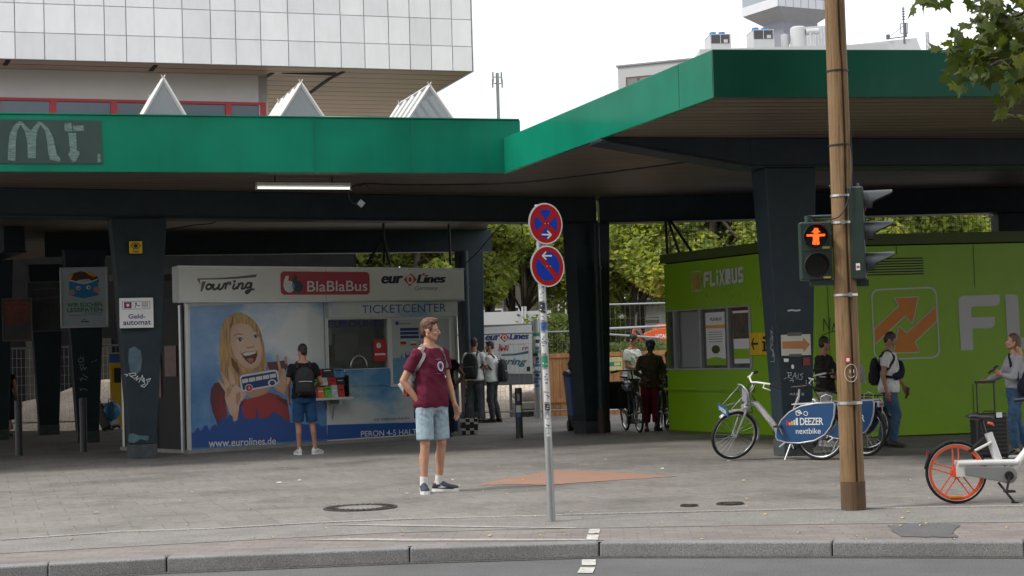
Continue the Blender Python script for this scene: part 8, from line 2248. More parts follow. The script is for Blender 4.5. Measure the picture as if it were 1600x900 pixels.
def ribbon(m,pts,wd,th,bvh=None,off=.006,sub=6):
 P = [V3(p) for p in pts]; out = []
 for j in range(len(P) - 1):
  a_,b_,c_,d_ = P[max(j - 1,0)],P[j],P[j + 1],P[min(j + 2,len(P) - 1)]
  for q in range(sub):
   s_ = q/sub; out.append(0.5*((2*b_) + (c_ - a_)*s_ + (2*a_ - 5*b_ + 4*c_ - d_)*s_*s_ + (3*b_ - a_ - 3*c_ + d_)*s_ ** 3))
 out.append(P[-1]); N = []
 for j,p in enumerate(out):
  n_ = V3((0,-1,0))
  if bvh:
   lo,nn_,_,_ = bvh.find_nearest(p)
   if lo is not None: out[j] = lo + nn_*off; n_ = nn_
  N.append(n_)
 rings = []
 for j,p in enumerate(out):
  d = (out[min(j + 1,len(out) - 1)] - out[max(j - 1,0)]).normalized(); s_ = d.cross(N[j]).normalized()*wd/2; n_ = N[j]*th/2
  rings.append([p - s_ - n_,p + s_ - n_,p + s_ + n_,p - s_ + n_])
 m.loft(rings)
def backpack(P,label,mat,size=(.30,.16,.44),zc=1.20,strap=None,sides=(1,-1),yoff=.0,name='backpack',xoff=0.0,trim=None,tilt=0.0):
 t0,k = P['t'],P['k']
 t = thing(name,label,'backpack',t0.location,t0.rotation_euler.z,'bags carried by people')
 bv = bvh_of(P['top'])
 sx,sy,sz = [a*k for a in size]; zc *= k
 back = .0
 for z_ in (zc - sz*.3,zc,zc + sz*.3):
  hit = bv.ray_cast(V3((xoff,1,z_)),V3((0,-1,0)))
  if hit[0] is not None: back = max(back,hit[0].y)
 yc = back + sy*.5 + yoff + .005
 m = MB(); rings = []
 for q in range(11):
  a = q/10; z = zc - sz/2 + sz*a; wsc = min(1,.80 + 1.2*a,(1 - max(0,a - .72) ** 2*7.5)); dsc = min(1,.75 + a*2,1 - max(0,a - .6) ** 2*4)
  n = 20; ring = []
  for i in range(n):
   an = 2*PI*i/n; c_,s_ = math.cos(an),math.sin(an)
   x = sx/2*wsc*math.copysign(abs(c_) ** .55,c_); y = sy/2*dsc*math.copysign(abs(s_) ** .6,s_); ring.append(V3((xoff + x,yc + y*(1.0 if s_ > 0 else 1.0),z)))
  rings.append(ring)
 m.loft(rings); remesh(m,'sack',mat,t,.010,4,.006,12)
 m = MB(); rings = []
 for q in range(7):
  a = q/6; z = zc - sz*.42 + sz*.40*a; f = 1 - .25*abs(a - .45) ** 1.5*3
  rings.append([V3((xoff + sx*.38*math.copysign(abs(math.cos(an)) ** .5,math.cos(an))*f,yc + sy*.42 + sy*.22*f*math.copysign(abs(math.sin(an)) ** .6,math.sin(an)),z)) for an in [2*PI*i/16 for i in range(16)]])
 m.loft(rings); m.build('front_pocket',mat,t,smooth=True)
 m = MB(); zz = zc - sz*.02; m.tube([(xoff - sx*.36,yc + sy*.60,zz),(xoff,yc + sy*.66,zz + .004),(xoff + sx*.36,yc + sy*.60,zz)],.006*k,6); m.build('zip',trim or M('zip_metal',(.45,.45,.45),.35,.6,var=0),t)
 m = MB(); m.tube([(xoff - .03*k,yc - sy*.2,zc + sz*.47),(xoff - .02*k,yc - sy*.2,zc + sz*.55),(xoff + .02*k,yc - sy*.2,zc + sz*.55),(xoff + .03*k,yc - sy*.2,zc + sz*.47)],.007*k,6); m.build('carry_loop',mat,t)
 for s in sides:
  m = MB(); sh = P['J']['sho',s]; x = s*.115*k; ey = sh.y
  ribbon(m,[(x*.9 + xoff*.3,ey + .12*k,1.42*k),(x,ey + .05*k,1.53*k),(x*1.02,ey - .03*k,1.53*k),(x*1.22,ey - .09*k,1.42*k),(x*1.50,ey - .07*k,1.34*k),(x*1.64,ey + .0*k,1.25*k),(x*1.5,ey + .08*k,1.16*k)],.034*k,.009*k,bv,.009*k)
  m.build('shoulder_strap',strap or mat,t,smooth='auto')
 return t
def px_h(px,py,Y): return at(px,py,Y).z
def decal_fn(bv,depth_dir=V3((0,1,0)),off=.004,back=1.0):
 def f(x,z):
  h_ = bv.ray_cast(V3((x,-back,z)),depth_dir)
  return (h_[0] - depth_dir*off) if h_[0] is not None else V3((x,-.15,z))
 return f
# ---- the man waiting at the front
m_maroon = cloth('maroon_tshirt',(0.105,0.012,0.032),.18,11,.6)
m_lden = denim('pale_denim',(0.30,0.385,0.45))
m_navyshoe = M('shoe_navy',(0.030,0.034,0.060),.7,var=.3,scale=30,bump=.2,bscale=120)
m_sockw = cloth('white_sock',(.70,.69,.68),.05)
b = G(678,769); hm = px_h(690,497,b.y)
P1 = person('man in maroon T-shirt and pale denim shorts, one hand in his pocket',b.xy,hm,rad(40),SK_L,('tuft',H_BRN),dict(mat=m_maroon,lo=.88,hem=.055,len=.62),dict(kind='shorts',mat=m_lden,hem=.90,w=1.06,flare=1.06,name='shorts'),
 m_navyshoe,pose={('elb',-1): (-.29,.09,1.16),('wri',-1): (-.158,.0,.93),('hd',-1): (.06,.06,-1),('elb',1): (.245,.03,1.165),('wri',1): (.262,-.05,.915),('foot',-1): -32,('foot',1): 34,
  ('hip',-1): (-.09,0,.92),('kne',-1): (-.112,-.02,.50),('ank',-1): (-.128,.0,.085),('kne',1): (.108,-.01,.50),('ank',1): (.10,.04,.085)},head=(46,4),build=.93,socks=(m_sockw,.20),glasses=True,voxel=.0072,curl=.45)
bv1 = bvh_of(P1['top']); dc = decal_fn(bv1)
k1_ = P1['k']
def decal_strip(m,pts,wd,dc,off=0):
 for a,b_ in zip(pts[:-1],pts[1:]):
  a,b_ = V3(a),V3(b_); d = (b_ - a);
  if d.length < 1e-6: continue
  d = d.normalized(); n_ = V3((-d.y,d.x))*wd/2; e = d*wd*.2; q = [a + n_ - e,a - n_ - e,b_ - n_ + e,b_ + n_ + e]
  m.sheet([dc(p.x,p.y) for p in q])
mb = MB(); cz = 1.30*k1_; cx = .035
decal_strip(mb,[(cx + .036*math.cos(a),cz + .046*math.sin(a)) for a in [2*PI*q/20 for q in range(21)]],.013,dc)
mb.build('print_ring',M('print_white',(.60,.60,.64),.7,var=.1),P1['top'])
mb = MB()
decal_strip(mb,[(cx + .022*math.cos(a),cz + .03*math.sin(a)) for a in [2*PI*q/12 for q in range(13)]],.007,dc)
decal_strip(mb,[(cx + .02,cz - .04),(cx + .05,cz - .07),(cx + .062,cz - .11)],.005,dc); decal_strip(mb,[(cx - .05,cz + .075),(cx + .01,cz + .08)],.005,dc); decal_strip(mb,[(cx - .06,cz - .075),(cx - .01,cz - .08)],.004,dc)
mb.build('print_line',M('print_lilac',(.22,.20,.38),.7,var=.1),P1['top'])
mb = MB(); pc = dc(cx + .075,cz - .112); mb.ell(pc,(.013,.004,.013)); mb.build('print_dot',MATS['print_white'],P1['top'])
for s in (1,-1):
 FS = P1['FS',s]; mb = MB()
 for sd in (1,-1):
  q = [(.030,.075),(-.02,.062),(-.07,.045),(-.115,.040),(-.085,.055),(-.03,.080),(.02,.085)]
  mb.sheet([FS(sd*.0475,y,z) for y,z in [(.0,.045),(-.05,.040),(-.10,.044),(-.06,.056),(-.02,.075),(-.045,.056),(-.02,.05)]])
 mb.build('shoe_mark',m_white,P1['t'])
 mb = MB()
 for q in range(4): mb.tube([FS(-.022,-.03 - .022*q,.098 - .014*q),FS(.022,-.034 - .022*q,.098 - .014*q)],.004,5)
 mb.tube([FS(.0,-.025,.115),FS(.02,-.0,.13),FS(.035,-.02,.125)],.003,5); mb.build('lace',m_navyshoe,P1['t'])
backpack(P1,'grey backpack on the back of the man in the maroon shirt',cloth('pack_grey',(.17,.165,.17)),(.28,.15,.42),1.22,cloth('strap_grey',(.20,.19,.19)))
J = P1['J']; t = thing('drawstring_bag','small red and white stringed bag hanging at the elbow of the man in maroon','bag',P1['t'].location,P1['t'].rotation_euler.z,'bags carried by people')
mb = MB(); mb.hexa([(-.235,.13,1.03),(-.17,.13,1.03),(-.17,.20,1.03),(-.235,.20,1.03)],[(-.225,.13,1.16),(-.17,.13,1.16),(-.17,.19,1.16),(-.225,.19,1.16)]); mb.build('pouch',cloth('pouch_red',(.30,.05,.035)),t,bevel=.02)
mb = MB()
for q in range(5): mb.tube([(-.20,.15,1.24),(-.26 - .008*q,.15 + .01*q,1.16),(-.245 + .012*q,.17,1.06 - .01*q)],.006,5)
mb.build('string',m_sockw,t,smooth=True)
# ---- the man at the ticket counter
m_blk = cloth('black_tshirt',(0.010,0.010,0.011),.2); m_bshort = cloth('blue_shorts',(0.018,0.062,0.155),.2,12)
m_wshoe = M('shoe_white',(.62,.62,.60),.6,var=.15,scale=20)
b = G(477,710); h2 = px_h(462,539,b.y)
P2 = person('man in black T-shirt and blue shorts standing at the ticket counter, back turned',b.xy,h2*1.005,rad(193),SK_M,('short',H_BLK),dict(mat=m_blk,lo=.92,hem=.03,len=.62),dict(kind='shorts',mat=m_bshort,hem=.93,w=1.10,flare=1.08,name='shorts'),
 m_wshoe,pose={('elb',-1): (-.285,-.02,1.17),('wri',-1): (-.22,-.25,1.08),('elb',1): (.255,.02,1.16),('wri',1): (.235,-.13,.94),('foot',1): 10,('foot',-1): -40,('kne',-1): (-.13,-.03,.50),('ank',-1): (-.16,.02,.085)},head=(22,12),lean=(0,-.06))
backpack(P2,'black backpack with a pale zip on the man at the ticket counter',m_bagblack,(.30,.15,.45),1.20)
# ---- the hidden man at the kiosk corner
Yh = 31.2; p = at(698,680,Yh)
P3 = person('dark skinned man in dark clothes by the kiosk corner, only his bent arm showing',(p.x,Yh),1.68,rad(-20),SK_D,('short',H_BLK),dict(mat=m_blk,len=.45),dict(kind='long',mat=cloth('dark_trousers',(.02,.02,.025))),m_saddle,
 pose={('elb',1): (.34,.09,1.17),('wri',1): (.22,-.02,.96),('hd',1): (-.6,-.2,-.6)},sole_mat=m_black)
# ---- two men in white T-shirts under the canopy
m_wt = cloth('white_tshirt',(.66,.66,.66),.06,11,.5); m_gjean = denim('grey_jeans',(0.085,0.088,0.095)); m_gjean2 = denim('dark_grey_jeans',(0.055,0.058,0.063))
b = G(744,661); h4 = px_h(741,528,b.y)
P4 = person('man in white T-shirt and grey jeans seen from behind with a black backpack',b.xy,h4,rad(160),SK_M,('quiff',H_BLK),dict(mat=m_wt,len=.6),dict(kind='long',mat=m_gjean,w=.95),m_saddle,
 pose={('elb',-1): (-.27,.0,1.17),('wri',-1): (-.20,-.22,1.09),('kne',1): (.11,.0,.5),('ank',1): (.14,.03,.085),('kne',-1): (-.11,-.05,.5),('ank',-1): (-.12,.02,.085)},head=(10,5),sole_mat=m_black)
backpack(P4,'large black backpack worn by the man with his back turned',m_bagblack,(.32,.18,.54),1.20)
b = G(771,660); h5 = px_h(767,533,b.y)
P5 = person('bearded man in white T-shirt with a hand at his mouth, bag on his shoulder',b.xy,h5,rad(-112),SK_L,('quiff',H_DBR),dict(mat=m_wt,len=.6),dict(kind='long',mat=m_gjean2,w=.95),m_saddle,
 pose={('elb',1): (.21,-.16,1.19),('wri',1): (.05,-.20,1.46),('pn',1): (0,1,0),('elb',-1): (-.25,-.02,1.17),('wri',-1): (-.20,-.20,1.02),('kne',1): (.10,-.02,.5),('ank',-1): (-.10,.10,.085)},head=(12,6),beard=H_DBR,lean=(0,-.04),sole_mat=m_black)
backpack(P5,'dark backpack hanging off the shoulder of the bearded man',cloth('pack_charcoal',(.03,.033,.04),.3),(.27,.17,.50),1.14,sides=(1,-1),xoff=-.05)
p = G(733,679); t = thing('chequered_bag','black and white chequered carry bag on the ground by the kiosk corner','bag',(p.x,p.y,0),rad(12))
def chk(t_,b_):
 v = objvec(t_); c = t_.nodes.new('ShaderNodeTexChecker'); c.inputs['Scale'].default_value = 13; c.inputs['Color1'].default_value = (.55,.55,.55,1); c.inputs['Color2'].default_value = (.012,.012,.012,1); t_.links.new(v,c.inputs['Vector'])
 sx = t_.nodes.new('ShaderNodeSeparateXYZ'); t_.links.new(v,sx.inputs['Vector']); g1 = t_.nodes.new('ShaderNodeMath'); g1.operation = 'COMPARE'; g1.inputs[1].default_value = .155; g1.inputs[2].default_value = .035; t_.links.new(sx.outputs['Z'],g1.inputs[0])
 t_.links.new(mixc(t_,c.outputs['Color'],(.015,.015,.015),g1.outputs['Value']),b_.inputs['Base Color']); b_.inputs['Roughness'].default_value = .6
mb = MB(); mb.hexa([(-.15,-.1,0),(.15,-.1,0),(.15,.1,0),(-.15,.1,0)],[(-.17,-.09,.30),(.17,-.09,.30),(.17,.09,.30),(-.17,.09,.30)]); mb.build('body',node_mat('chequer_print',chk),t,bevel=.03)
mb = MB(); mb.tube([(-.09,-.08,.29),(-.07,-.06,.40),(.07,-.06,.40),(.09,-.08,.29)],.010,6); mb.build('handle',m_black,t,smooth=True)
mb = MB(); mb.box((0,-.0,.302),(.28,.02,.012)); mb.build('zip',m_black,t)
# ---- people with the touring bicycles
Y6 = 34.3; p = at(990,660,Y6)
P6 = person('man in white T-shirt with red print standing behind the touring bicycle',(p.x,Y6),px_h(995,522,Y6),rad(52),SK_M,('short',H_BLK),dict(mat=m_wt,len=.62),dict(kind='long',mat=cloth('black_trousers',(.015,.015,.017))),m_saddle,
 pose={('elb',-1): (-.25,-.05,1.15),('wri',-1): (-.10,-.28,1.08),('elb',1): (.24,-.06,1.16),('wri',1): (.08,-.30,1.10)},head=(10,28),build=1.08,lean=(0,-.06),sole_mat=m_black)
bv6 = bvh_of(P6['top']); dc6 = decal_fn(bv6); mb = MB()
for zz_,w_ in ((1.30,.16),(1.25,.14),(1.20,.16)): decal_strip(mb,[(-w_/2,zz_),(0,zz_ + .005),(w_/2,zz_)],.028,dc6)
mb.build('print',M('print_crimson',(.35,.02,.06),.7,var=.2),P6['top'])
Y7 = 30.95; p = at(1017,672,Y7)
m_olive = cloth('olive_jacket',(.055,.048,.022),.25); m_crim = cloth('crimson_trousers',(.105,.010,.022),.2)
P7 = person('person in blue cycle helmet, olive top and crimson trousers leaning over a bicycle',(p.x + .02,Y7),px_h(1022,529,Y7)*.99,rad(8),SK_D,('short',H_BLK),dict(mat=m_olive,sleeve='long',lo=.86,hem=.10),dict(kind='long',mat=m_crim,w=1.25,hem=.8),m_saddle,
 pose={('elb',1): (.29,-.02,1.16),('wri',1): (.21,-.26,1.06),('elb',-1): (-.29,-.0,1.16),('wri',-1): (-.20,-.24,1.06)},head=(-6,34),lean=(0,-.12),female=True,sole_mat=m_black)
hp_,HM,k = P7['hp'],P7['HM'],P7['k']
mb = MB(); mb.ell(hp_(0,.012,.058),(.102*k,.125*k,.100*k),HM,20,12); mb.cap(hp_(-.06,-.095,.05),hp_(.06,-.095,.05),.018*k,.018*k); remesh(mb,'helmet',M('helmet_navy',(.018,.028,.055),.4,var=.15),P7['t'],.009,3)
mb = MB()
for s in (1,-1): mb.tube([hp_(s*.088,-.02,.02),hp_(s*.07,-.02,-.06),hp_(s*.02,-.05,-.118)],.005,5)
mb.build('helmet_strap',m_black,P7['t'])
Y8 = 32.2; p = at(1047,640,Y8)
P8 = person('dark haired child in navy shirt partly hidden by the corner of the green office',(p.x,Y8),px_h(1047,548,Y8),rad(30),SK_M,('short',H_BLK),dict(mat=cloth('navy_shirt',(.03,.045,.085),.3)),dict(kind='long',mat=m_gjean2),m_saddle,head=(20,20),sole_mat=m_black)
# ---- person in black by the green wall
b = G(1293,697); h9 = px_h(1295,526,b.y)
P9 = person('person in black patterned T-shirt and white shorts behind the wooden pole, holding a paper',b.xy,h9,rad(105),SK_M,('short',H_BLK),dict(mat=cloth('black_pattern_tshirt',(.022,.019,.018),.6),len=.62),dict(kind='shorts',mat=cloth('white_shorts',(.48,.45,.42),.08),hem=.6,name='shorts'),m_wshoe,
 pose={('elb',1): (.24,-.03,1.15),('wri',1): (.15,-.27,1.10),('elb',-1): (-.25,-.02,1.15),('wri',-1): (-.16,-.27,1.10)},head=(10,12),build=1.08,female=True)
J = P9['J']; wv = P9['t'].matrix_basis @ (J['wri',1] + V3((-.06,-.14,.05)))
pp = thing('paper_sheet','white paper held up beside the wooden pole by the person in black','paper',wv,P9['t'].rotation_euler.z)
x_ = at(1347,565,wv.y).x
pp.location.x = x_
mb = MB(); mb.hexa([(-.10,-.004,-.13),(.10,-.02,-.13),(.10,-.018,-.13),(-.10,-.002,-.13)],[(-.09,.03,.14),(.10,.012,.15),(.10,.014,.15),(-.09,.032,.14)]); mb.build('sheet',m_white,pp)
mb = MB(); mb.box((0,-.012,.02),(.14,.002,.01)); mb.box((0,-.016,-.03),(.12,.002,.01)); mb.build('text_line',m_grey_print,pp)
# ---- walking man in jeans
m_jean = denim('blue_jeans',(0.052,0.105,0.185)); m_bshoe = M('shoe_brown',(.055,.042,.032),.6,var=.2)
b = G(1393,699); h10 = px_h(1403,519,b.y)
P10 = person('man in white T-shirt and blue jeans walking past the orange arrow logo, looking down',b.xy,h10,rad(72),SK_M,('short',H_DBR),dict(mat=m_wt,lo=.86,hem=.10,len=.62),dict(kind='long',mat=m_jean,w=1.10),m_bshoe,
 pose={('elb',-1): (-.245,.07,1.16),('wri',-1): (-.25,.02,.90),('elb',1): (.25,-.03,1.16),('wri',1): (.20,-.20,.97),('hd',1): (0,-.35,-.9),('kne',-1): (-.09,-.10,.50),('ank',-1): (-.09,-.03,.085),('kne',1): (.09,.03,.50),('ank',1): (.09,.16,.10)},head=(12,28),glasses=True,lean=(0,-.04),build=1.05,sole_mat=m_black)
backpack(P10,'dark backpack on the man in blue jeans walking past the green wall',cloth('pack_dark',(.028,.028,.034),.25),(.27,.15,.42),1.19)
bv10 = bvh_of(P10['top']); t = thing('waist_bag','navy cross-body bag on the chest of the walking man in jeans','bag',P10['t'].location,P10['t'].rotation_euler.z,'bags carried by people')
kk = P10['k']; mb = MB(); cc = [( -.14,-.09,1.10),(-.05,-.13,1.13),(.05,-.14,1.20),(.12,-.12,1.30)]
for a,b_ in zip(cc[:-1],cc[1:]):
 pa,pb2 = [bv10.find_nearest(V3(q)*kk) for q in (a,b_)]; mb.cap(pa[0] + pa[1]*.03,pb2[0] + pb2[1]*.03,.055,.055)
remesh(mb,'pouch',cloth('bag_navy',(.016,.020,.035)),t,.010,3)
mb = MB(); ribbon(mb,[V3(q)*kk for q in ((-.16,-.06,1.10),(-.18,.06,1.14),(-.10,.12,1.30),(.05,.10,1.46),(.11,.02,1.53),(.12,-.08,1.46),(.12,-.12,1.32))],.035,.008,bv10,.012); mb.build('strap',MATS['bag_navy'],t,smooth='auto')
dcj = decal_fn(bv10); mb = MB()
for zz_ in (1.36,1.33,1.30,1.27): decal_strip(mb,[(-.09,zz_*kk),(.0,zz_*kk),(.07,zz_*kk)],.034,dcj)
mb.build('print',M('print_slate',(.05,.085,.10),.7,var=.4),P10['top'])
J = P10['J']; wv = P10['t'].matrix_basis @ (J['wri',1] + V3((-.02,-.05,-.12)))
ph = thing('phone','dark phone in the lowered hand of the walking man','phone',wv,P10['t'].rotation_euler.z + .3,'phones')
mb = MB(); mb.box((0,0,0),(.075,.012,.15),Matrix.Rotation(.3,3,'X')); mb.build('casing',m_black,ph,bevel=.004); mb = MB(); mb.box((0,-.0075,0),(.066,.002,.135),Matrix.Rotation(.3,3,'X')); mb.build('screen',m_glass_d,ph)
# ---- woman with the suitcase
m_gsweat = cloth('grey_sweatshirt',(.33,.33,.36),.12,12)
b = G(1590,713); h11 = px_h(1583,521,b.y)
P11 = person('woman with long blonde-tipped hair and grey sweatshirt holding a phone and suitcase handle',b.xy,h11,rad(-84),SK_L,('long',H_WBR),dict(mat=m_gsweat,sleeve='long',lo=1.0,hem=.03,name='sweatshirt'),dict(kind='long',mat=m_jean,w=.9,hem=.90),m_saddle,
 pose={('elb',1): (.22,-.11,1.16),('wri',1): (.14,-.24,1.20),('hd',1): (-.1,-.7,.45),('pn',1): (-1,.2,.3),('elb',-1): (-.24,-.09,1.20),('wri',-1): (-.17,-.35,1.12),('kne',1): (.09,-.10,.52),('ank',1): (.09,-.05,.085),('ank',-1): (-.08,.20,.10),('kne',-1): (-.09,.04,.50)},head=(0,-8),female=True,build=.88)
J = P11['J']; wv = P11['t'].matrix_basis @ (J['wri',1] + V3((-.03,-.10,.07)))
ph = thing('phone','dark phone held up in front of the woman in the grey sweatshirt','phone',wv,P11['t'].rotation_euler.z,'phones')
R_ = Matrix.Rotation(-.9,3,'X'); mb = MB(); mb.box((0,0,0),(.075,.012,.15),R_); mb.build('casing',m_black,ph,bevel=.004); mb = MB(); mb.box(R_ @ V3((0,-.0075,0)),(.066,.002,.135),R_); mb.build('screen',m_glass_d,ph)
t = thing('shoulder_bag','dark shoulder bag at the side of the woman in the grey sweatshirt','bag',P11['t'].location,P11['t'].rotation_euler.z,'bags carried by people')
kk = P11['k']; bv11 = bvh_of(P11['top']); mb = MB(); mb.ell(V3((.24,.10,1.02))*kk,(.06,.14,.13)); remesh(mb,'pouch',cloth('bag_navy',(.016,.020,.035)),t,.010,3)
mb = MB(); ribbon(mb,[V3(q)*kk for q in ((.20,-.0,1.12),(.13,-.08,1.34),(.0,-.06,1.50),(-.08,.06,1.46),(.05,.12,1.30),(.2,.12,1.12))],.03,.008,bv11,.010); mb.build('strap',MATS['bag_navy'],t,smooth='auto')
def suitcase(px,py,W,D,H,label,hh,rot,tilt=0.0,ribs=True):
 p = G(px,py); t = thing('suitcase',label,'suitcase',(p.x,p.y,0),rot,'wheeled suitcases'); t.rotation_euler.x = tilt
 m_sc = M('suitcase_black',(.014,.014,.015),.4,var=.15)
 m = MB(); m.box((0,0,.06 + H/2),(W,D,H)); so = m.build('shell',m_sc,t,bevel=.035)
 if ribs:
  m = MB(); n = int(H/.045)
  for k in range(1,n):
   z = .06 + H*k/n; m.box((0,-D/2 - .002,z),(W - .07,.012,.022)); m.box((0,D/2 + .002,z),(W - .07,.012,.022)); m.box((-W/2 - .002,0,z),(.012,D - .07,.022)); m.box((W/2 + .002,0,z),(.012,D - .07,.022))
  m.build('ribbing',m_sc,so,bevel=.004)
 for x in (-W*.4,W*.4):
  m = MB()
  for y in (-D*.36,D*.36): m.cyl((x - .012,y,.028),(x + .012,y,.028),.028,n=12); m.box((x,y,.055),(.035,.035,.03))
  m.build('castor',m_saddle,t)
 m = MB()
 for x in (-W*.27,W*.27): m.cyl((x,D*.3,.06 + H),(x,D*.3,hh),.011,n=8)
 m.box((0,D*.3,hh),(W*.62,.028,.03)); m.build('pull_handle',m_saddle,t,smooth='auto')
 m = MB(); m.tube([(-.07,0,.06 + H),(-.06,0,.085 + H),(.06,0,.085 + H),(.07,0,.06 + H)],.009,6); m.build('grab_handle',m_saddle,t)
 return t
sc = suitcase(1548,722,.40,.24,.52,'black ribbed wheeled suitcase with raised handle held by the woman',px_h(1548,597,G(1548,722).y),rad(8))
mb = MB(); p = sc; mb.box((.07,-.135,.56),(.07,.006,.06)); mb.build('luggage_label',m_white,sc)
sc = suitcase(176,673,.42,.26,.58,'black wheeled suitcase tilted in the dark passage beside the tapered column',1.05,rad(70),rad(-24),False)
p = at(158,655,37.6); t = thing('blue_bag','light blue bag glimpsed behind the column with the reading poster','bag',(p.x,38.6,at(158,656,38.6).z),0.2)
mb = MB(); mb.ell((0,0,.19),(.20,.14,.21)); remesh(mb,'sack',M('bag_sky_blue',(.05,.22,.36),.5,var=.15),t,.015,3,.012,8); mb = MB(); mb.tube([(-.08,0,.36),(-.05,0,.46),(.05,0,.46),(.08,0,.36)],.012,6); mb.build('handle',MATS['bag_sky_blue'],t)
# ---- figure in the shade at the far side
b = G(10,683)
P12 = person('person in black dress with bare arms walking away in the dark under the canopy',b.xy,1.60,rad(185),SK_M,('short',H_BLK),dict(mat=m_blk,sleeve='none',lo=.9),dict(kind='skirt',mat=m_blk,hem=.42,name='skirt'),m_saddle,female=True,pose={('kne',1): (.09,-.08,.5),('ank',-1): (-.08,.14,.1)},sole_mat=m_black)
# ================================================================ the street tree whose twigs hang into the picture, and the unseen street added behind the camera
m_leaf_near = leaf_mat('plane_tree_leaves',(0.060,0.085,0.018),.42)
LOBE = [(0,-.05),(.12,.02),(.30,-.10),(.36,.06),(.58,.12),(.42,.26),(.50,.50),(.28,.46),(.16,.60),(.10,.78),(0,1.05)]
LOBE = LOBE + [(-x,y) for x,y in LOBE[-2:0:-1]]
def plane_leaf(m,base,d,n_,s,rng):
 d = d.normalized(); n_ = (n_ - d*n_.dot(d)).normalized(); sd = d.cross(n_)
 c = base + d*s*.38
 droop = rng.uniform(.1,.4)
 pts = [base + sd*x*s*.95 + d*y*s - n_*(abs(x)*.25 + y*y*droop)*s*.6 for x,y in LOBE]
 k = len(pts); m.add([c - n_*.02*s] + pts,[(0,i + 1,(i + 1) % k + 1) for i in range(k)])
YL = 10.6
tt = thing('tree','street tree whose lobed leaves hang over the dark green fascia','tree',(7.2,9.6,0),0,None)
rel_ = lambda p: p - V3((7.2,9.6,0))
mb = MB(); mb.tube([(0,0,0),(.05,0,1.5),(-.05,.05,3.2),(-.15,.1,4.8),(-.2,.2,7.0),(-.1,.2,9.5)],[.24,.21,.19,.16,.10,.04],12); mb.build('trunk',m_bark,tt,smooth=True)
rng = random.Random(21)
twigs = [[at(1680,-60,YL),at(1640,10,YL),at(1600,40,YL),at(1570,34,YL),at(1545,12,YL),at(1520,8,YL)],
  [at(1640,-40,YL + .2),at(1600,20,YL),at(1560,35,YL),at(1530,62,YL - .1),at(1500,74,YL),at(1478,82,YL)],
  [at(1660,60,YL + .3),at(1610,70,YL),at(1570,90,YL),at(1530,95,YL),at(1505,112,YL)],
  [at(1660,30,YL - .2),at(1600,45,YL - .2),at(1562,20,YL - .2),at(1556,2,YL - .2)],
  [at(1680,110,YL),at(1620,110,YL),at(1590,125,YL),at(1582,140,YL),at(1590,160,YL)],
  [at(1650,-80,YL + .1),at(1540,-60,YL),at(1470,-30,YL),at(1440,-6,YL),at(1452,8,YL)],
  [at(1660,80,YL - .3),at(1600,88,YL - .3),at(1560,96,YL - .3),at(1545,104,YL - .3)]]
hub = V3((4.6,10.2,4.6))
mb = MB(); mb.tube([rel_(V3((7.1,9.7,4.2))),rel_(V3((6.0,9.9,4.7))),rel_(hub),rel_(at(1690,-40,YL))],[.11,.08,.055,.03],8)
for tw in twigs:
 mb.tube([rel_(p) for p in [hub] + tw],[.025,.016] + [.011 - .0016*q for q in range(len(tw) - 1)],6)
mb.build('branch',m_bark,tt,smooth=True)
lm = MB()
def put(p,s): plane_leaf(lm,rel_(p),V3((rng.gauss(0,.8),rng.gauss(0,.5),-.55 + rng.gauss(0,.5))),V3((rng.gauss(0,.6),-.75,.55 + rng.gauss(0,.4))),s,rng)
for ti,tw in enumerate(twigs):
 for a,b_ in zip(tw[:-1],tw[1:]):
  n = 9 if ti != 5 else 3
  for q in range(n):
   p = a.lerp(b_,rng.random()) + V3((rng.gauss(0,.05),rng.gauss(0,.16),rng.gauss(0,.05))); put(p,rng.uniform(.065,.12))
for tw in twigs:
 for q in range(26): put(hub.lerp(tw[0],rng.random() ** .7) + V3((rng.gauss(0,.16),rng.gauss(0,.22),rng.gauss(0,.16))),rng.uniform(.07,.13))
for px,py,n in ((1580,70,16),(1555,85,16),(1530,95,12),(1510,85,7),(1590,30,10),(1525,25,4),(1585,140,8),(1596,100,10),(1455,4,2),(1432,-4,2),(1500,112,5),(1490,78,4),(1535,62,5),(1560,60,6),(1545,115,5)):
 for _ in range(n): put(at(px + rng.gauss(0,12),py + rng.gauss(0,11),YL + rng.gauss(0,.2)),rng.uniform(.065,.115))
lm.build('hanging_leaves',m_leaf_near,tt)
cr = MB()
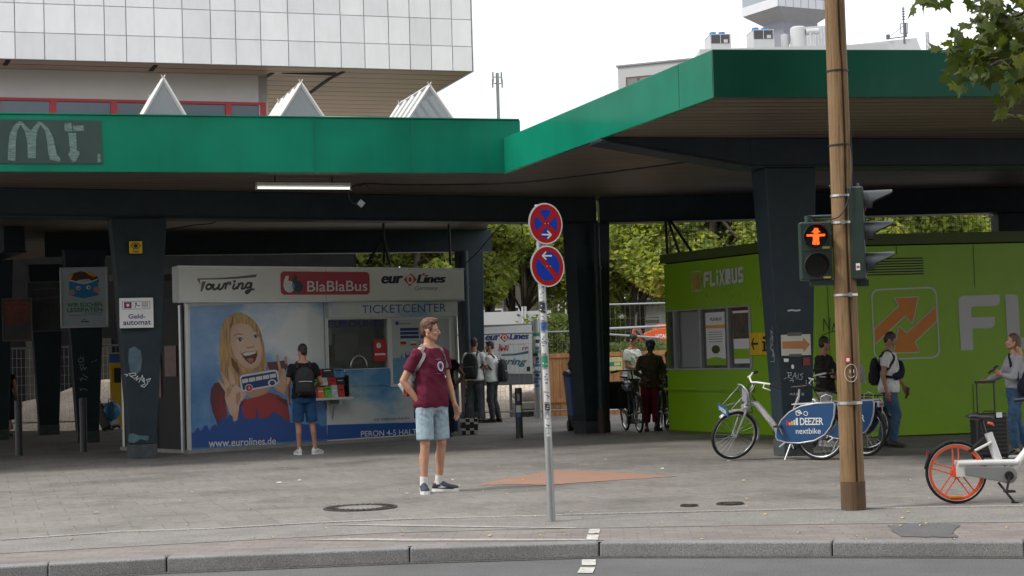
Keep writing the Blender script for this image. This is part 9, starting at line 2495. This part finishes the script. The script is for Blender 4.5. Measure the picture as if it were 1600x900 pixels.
for _ in range(90):
 c = V3((rng.uniform(-4.2,4.5),rng.uniform(-4.0,4.5),rng.uniform(5.2,10.5)))
 if (c.x/4.6) ** 2 + (c.y/4.6) ** 2 + ((c.z - 7.6)/3.4) ** 2 > 1: continue
 w = c + V3((7.2,9.6,0))
 if w.z - .7 < EYE + w.y*.21: continue
 for _ in range(85): leaf_quads(cr,c + V3((rng.gauss(0,.45),rng.gauss(0,.45),rng.gauss(0,.35))),.22*rng.uniform(.7,1.4),rng)
cr.build('crown',m_leaf_near,tt)
m_fac = M('street_facade',(.50,.46,.40),.8,var=.15,scale=.5)
for k,(x0,x1,hgt) in enumerate(((-34,-14,19),(-13.8,5,21),(5.2,22,18),(22.2,40,20))):  # unseen houses added to cut low sky light, pale to bounce some back
 t = thing('apartment_house',['brownish apartment house across the street with five storeys','tall apartment house across the street facing the station','lower apartment house across the street by the street tree','end apartment house across the street beyond the crossing'][k],'building',(x0,-17,0),0,'houses across the street')
 m = MB(); m.box2((0,-8,-.1),(x1 - x0,0,hgt)); m.build('wall',m_fac,t)
 m = MB(); m.box2((-.1,-8,hgt),(x1 - x0 + .1,.4,hgt + .4)); m.build('roof',MATS['roof_grey'],t)
 m = MB(); g = MB()
 for r_ in range(5):
  for c_ in range(int((x1 - x0)/2.6)):
   x,z = 1 + c_*2.6,1.2 + r_*3.4; m.box2((x - .06,.0,z - .06),(x + 1.26,.05,z + 1.96)); g.box2((x,.05,z),(x + 1.2,.06,z + 1.9))
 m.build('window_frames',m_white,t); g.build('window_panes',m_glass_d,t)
for k,(x,y) in enumerate(((-17,-9.5),(-8.5,-9),(0.5,-9.8),(9,-9),(17,-9.4))):  # unseen tree row added to dim the low sky in front
 tree(['street tree across the road at the end of the row','street tree across the road in front of the brown house','street tree across the road directly opposite the sign post','street tree across the road opposite the wooden pole','street tree across the road beyond the orange bicycle'][k],x,y,12,(0,0,8.2),(3.6,3.2,3.6),40,110,.42,m_leaf_b,40 + k,.2,'street trees across the road')
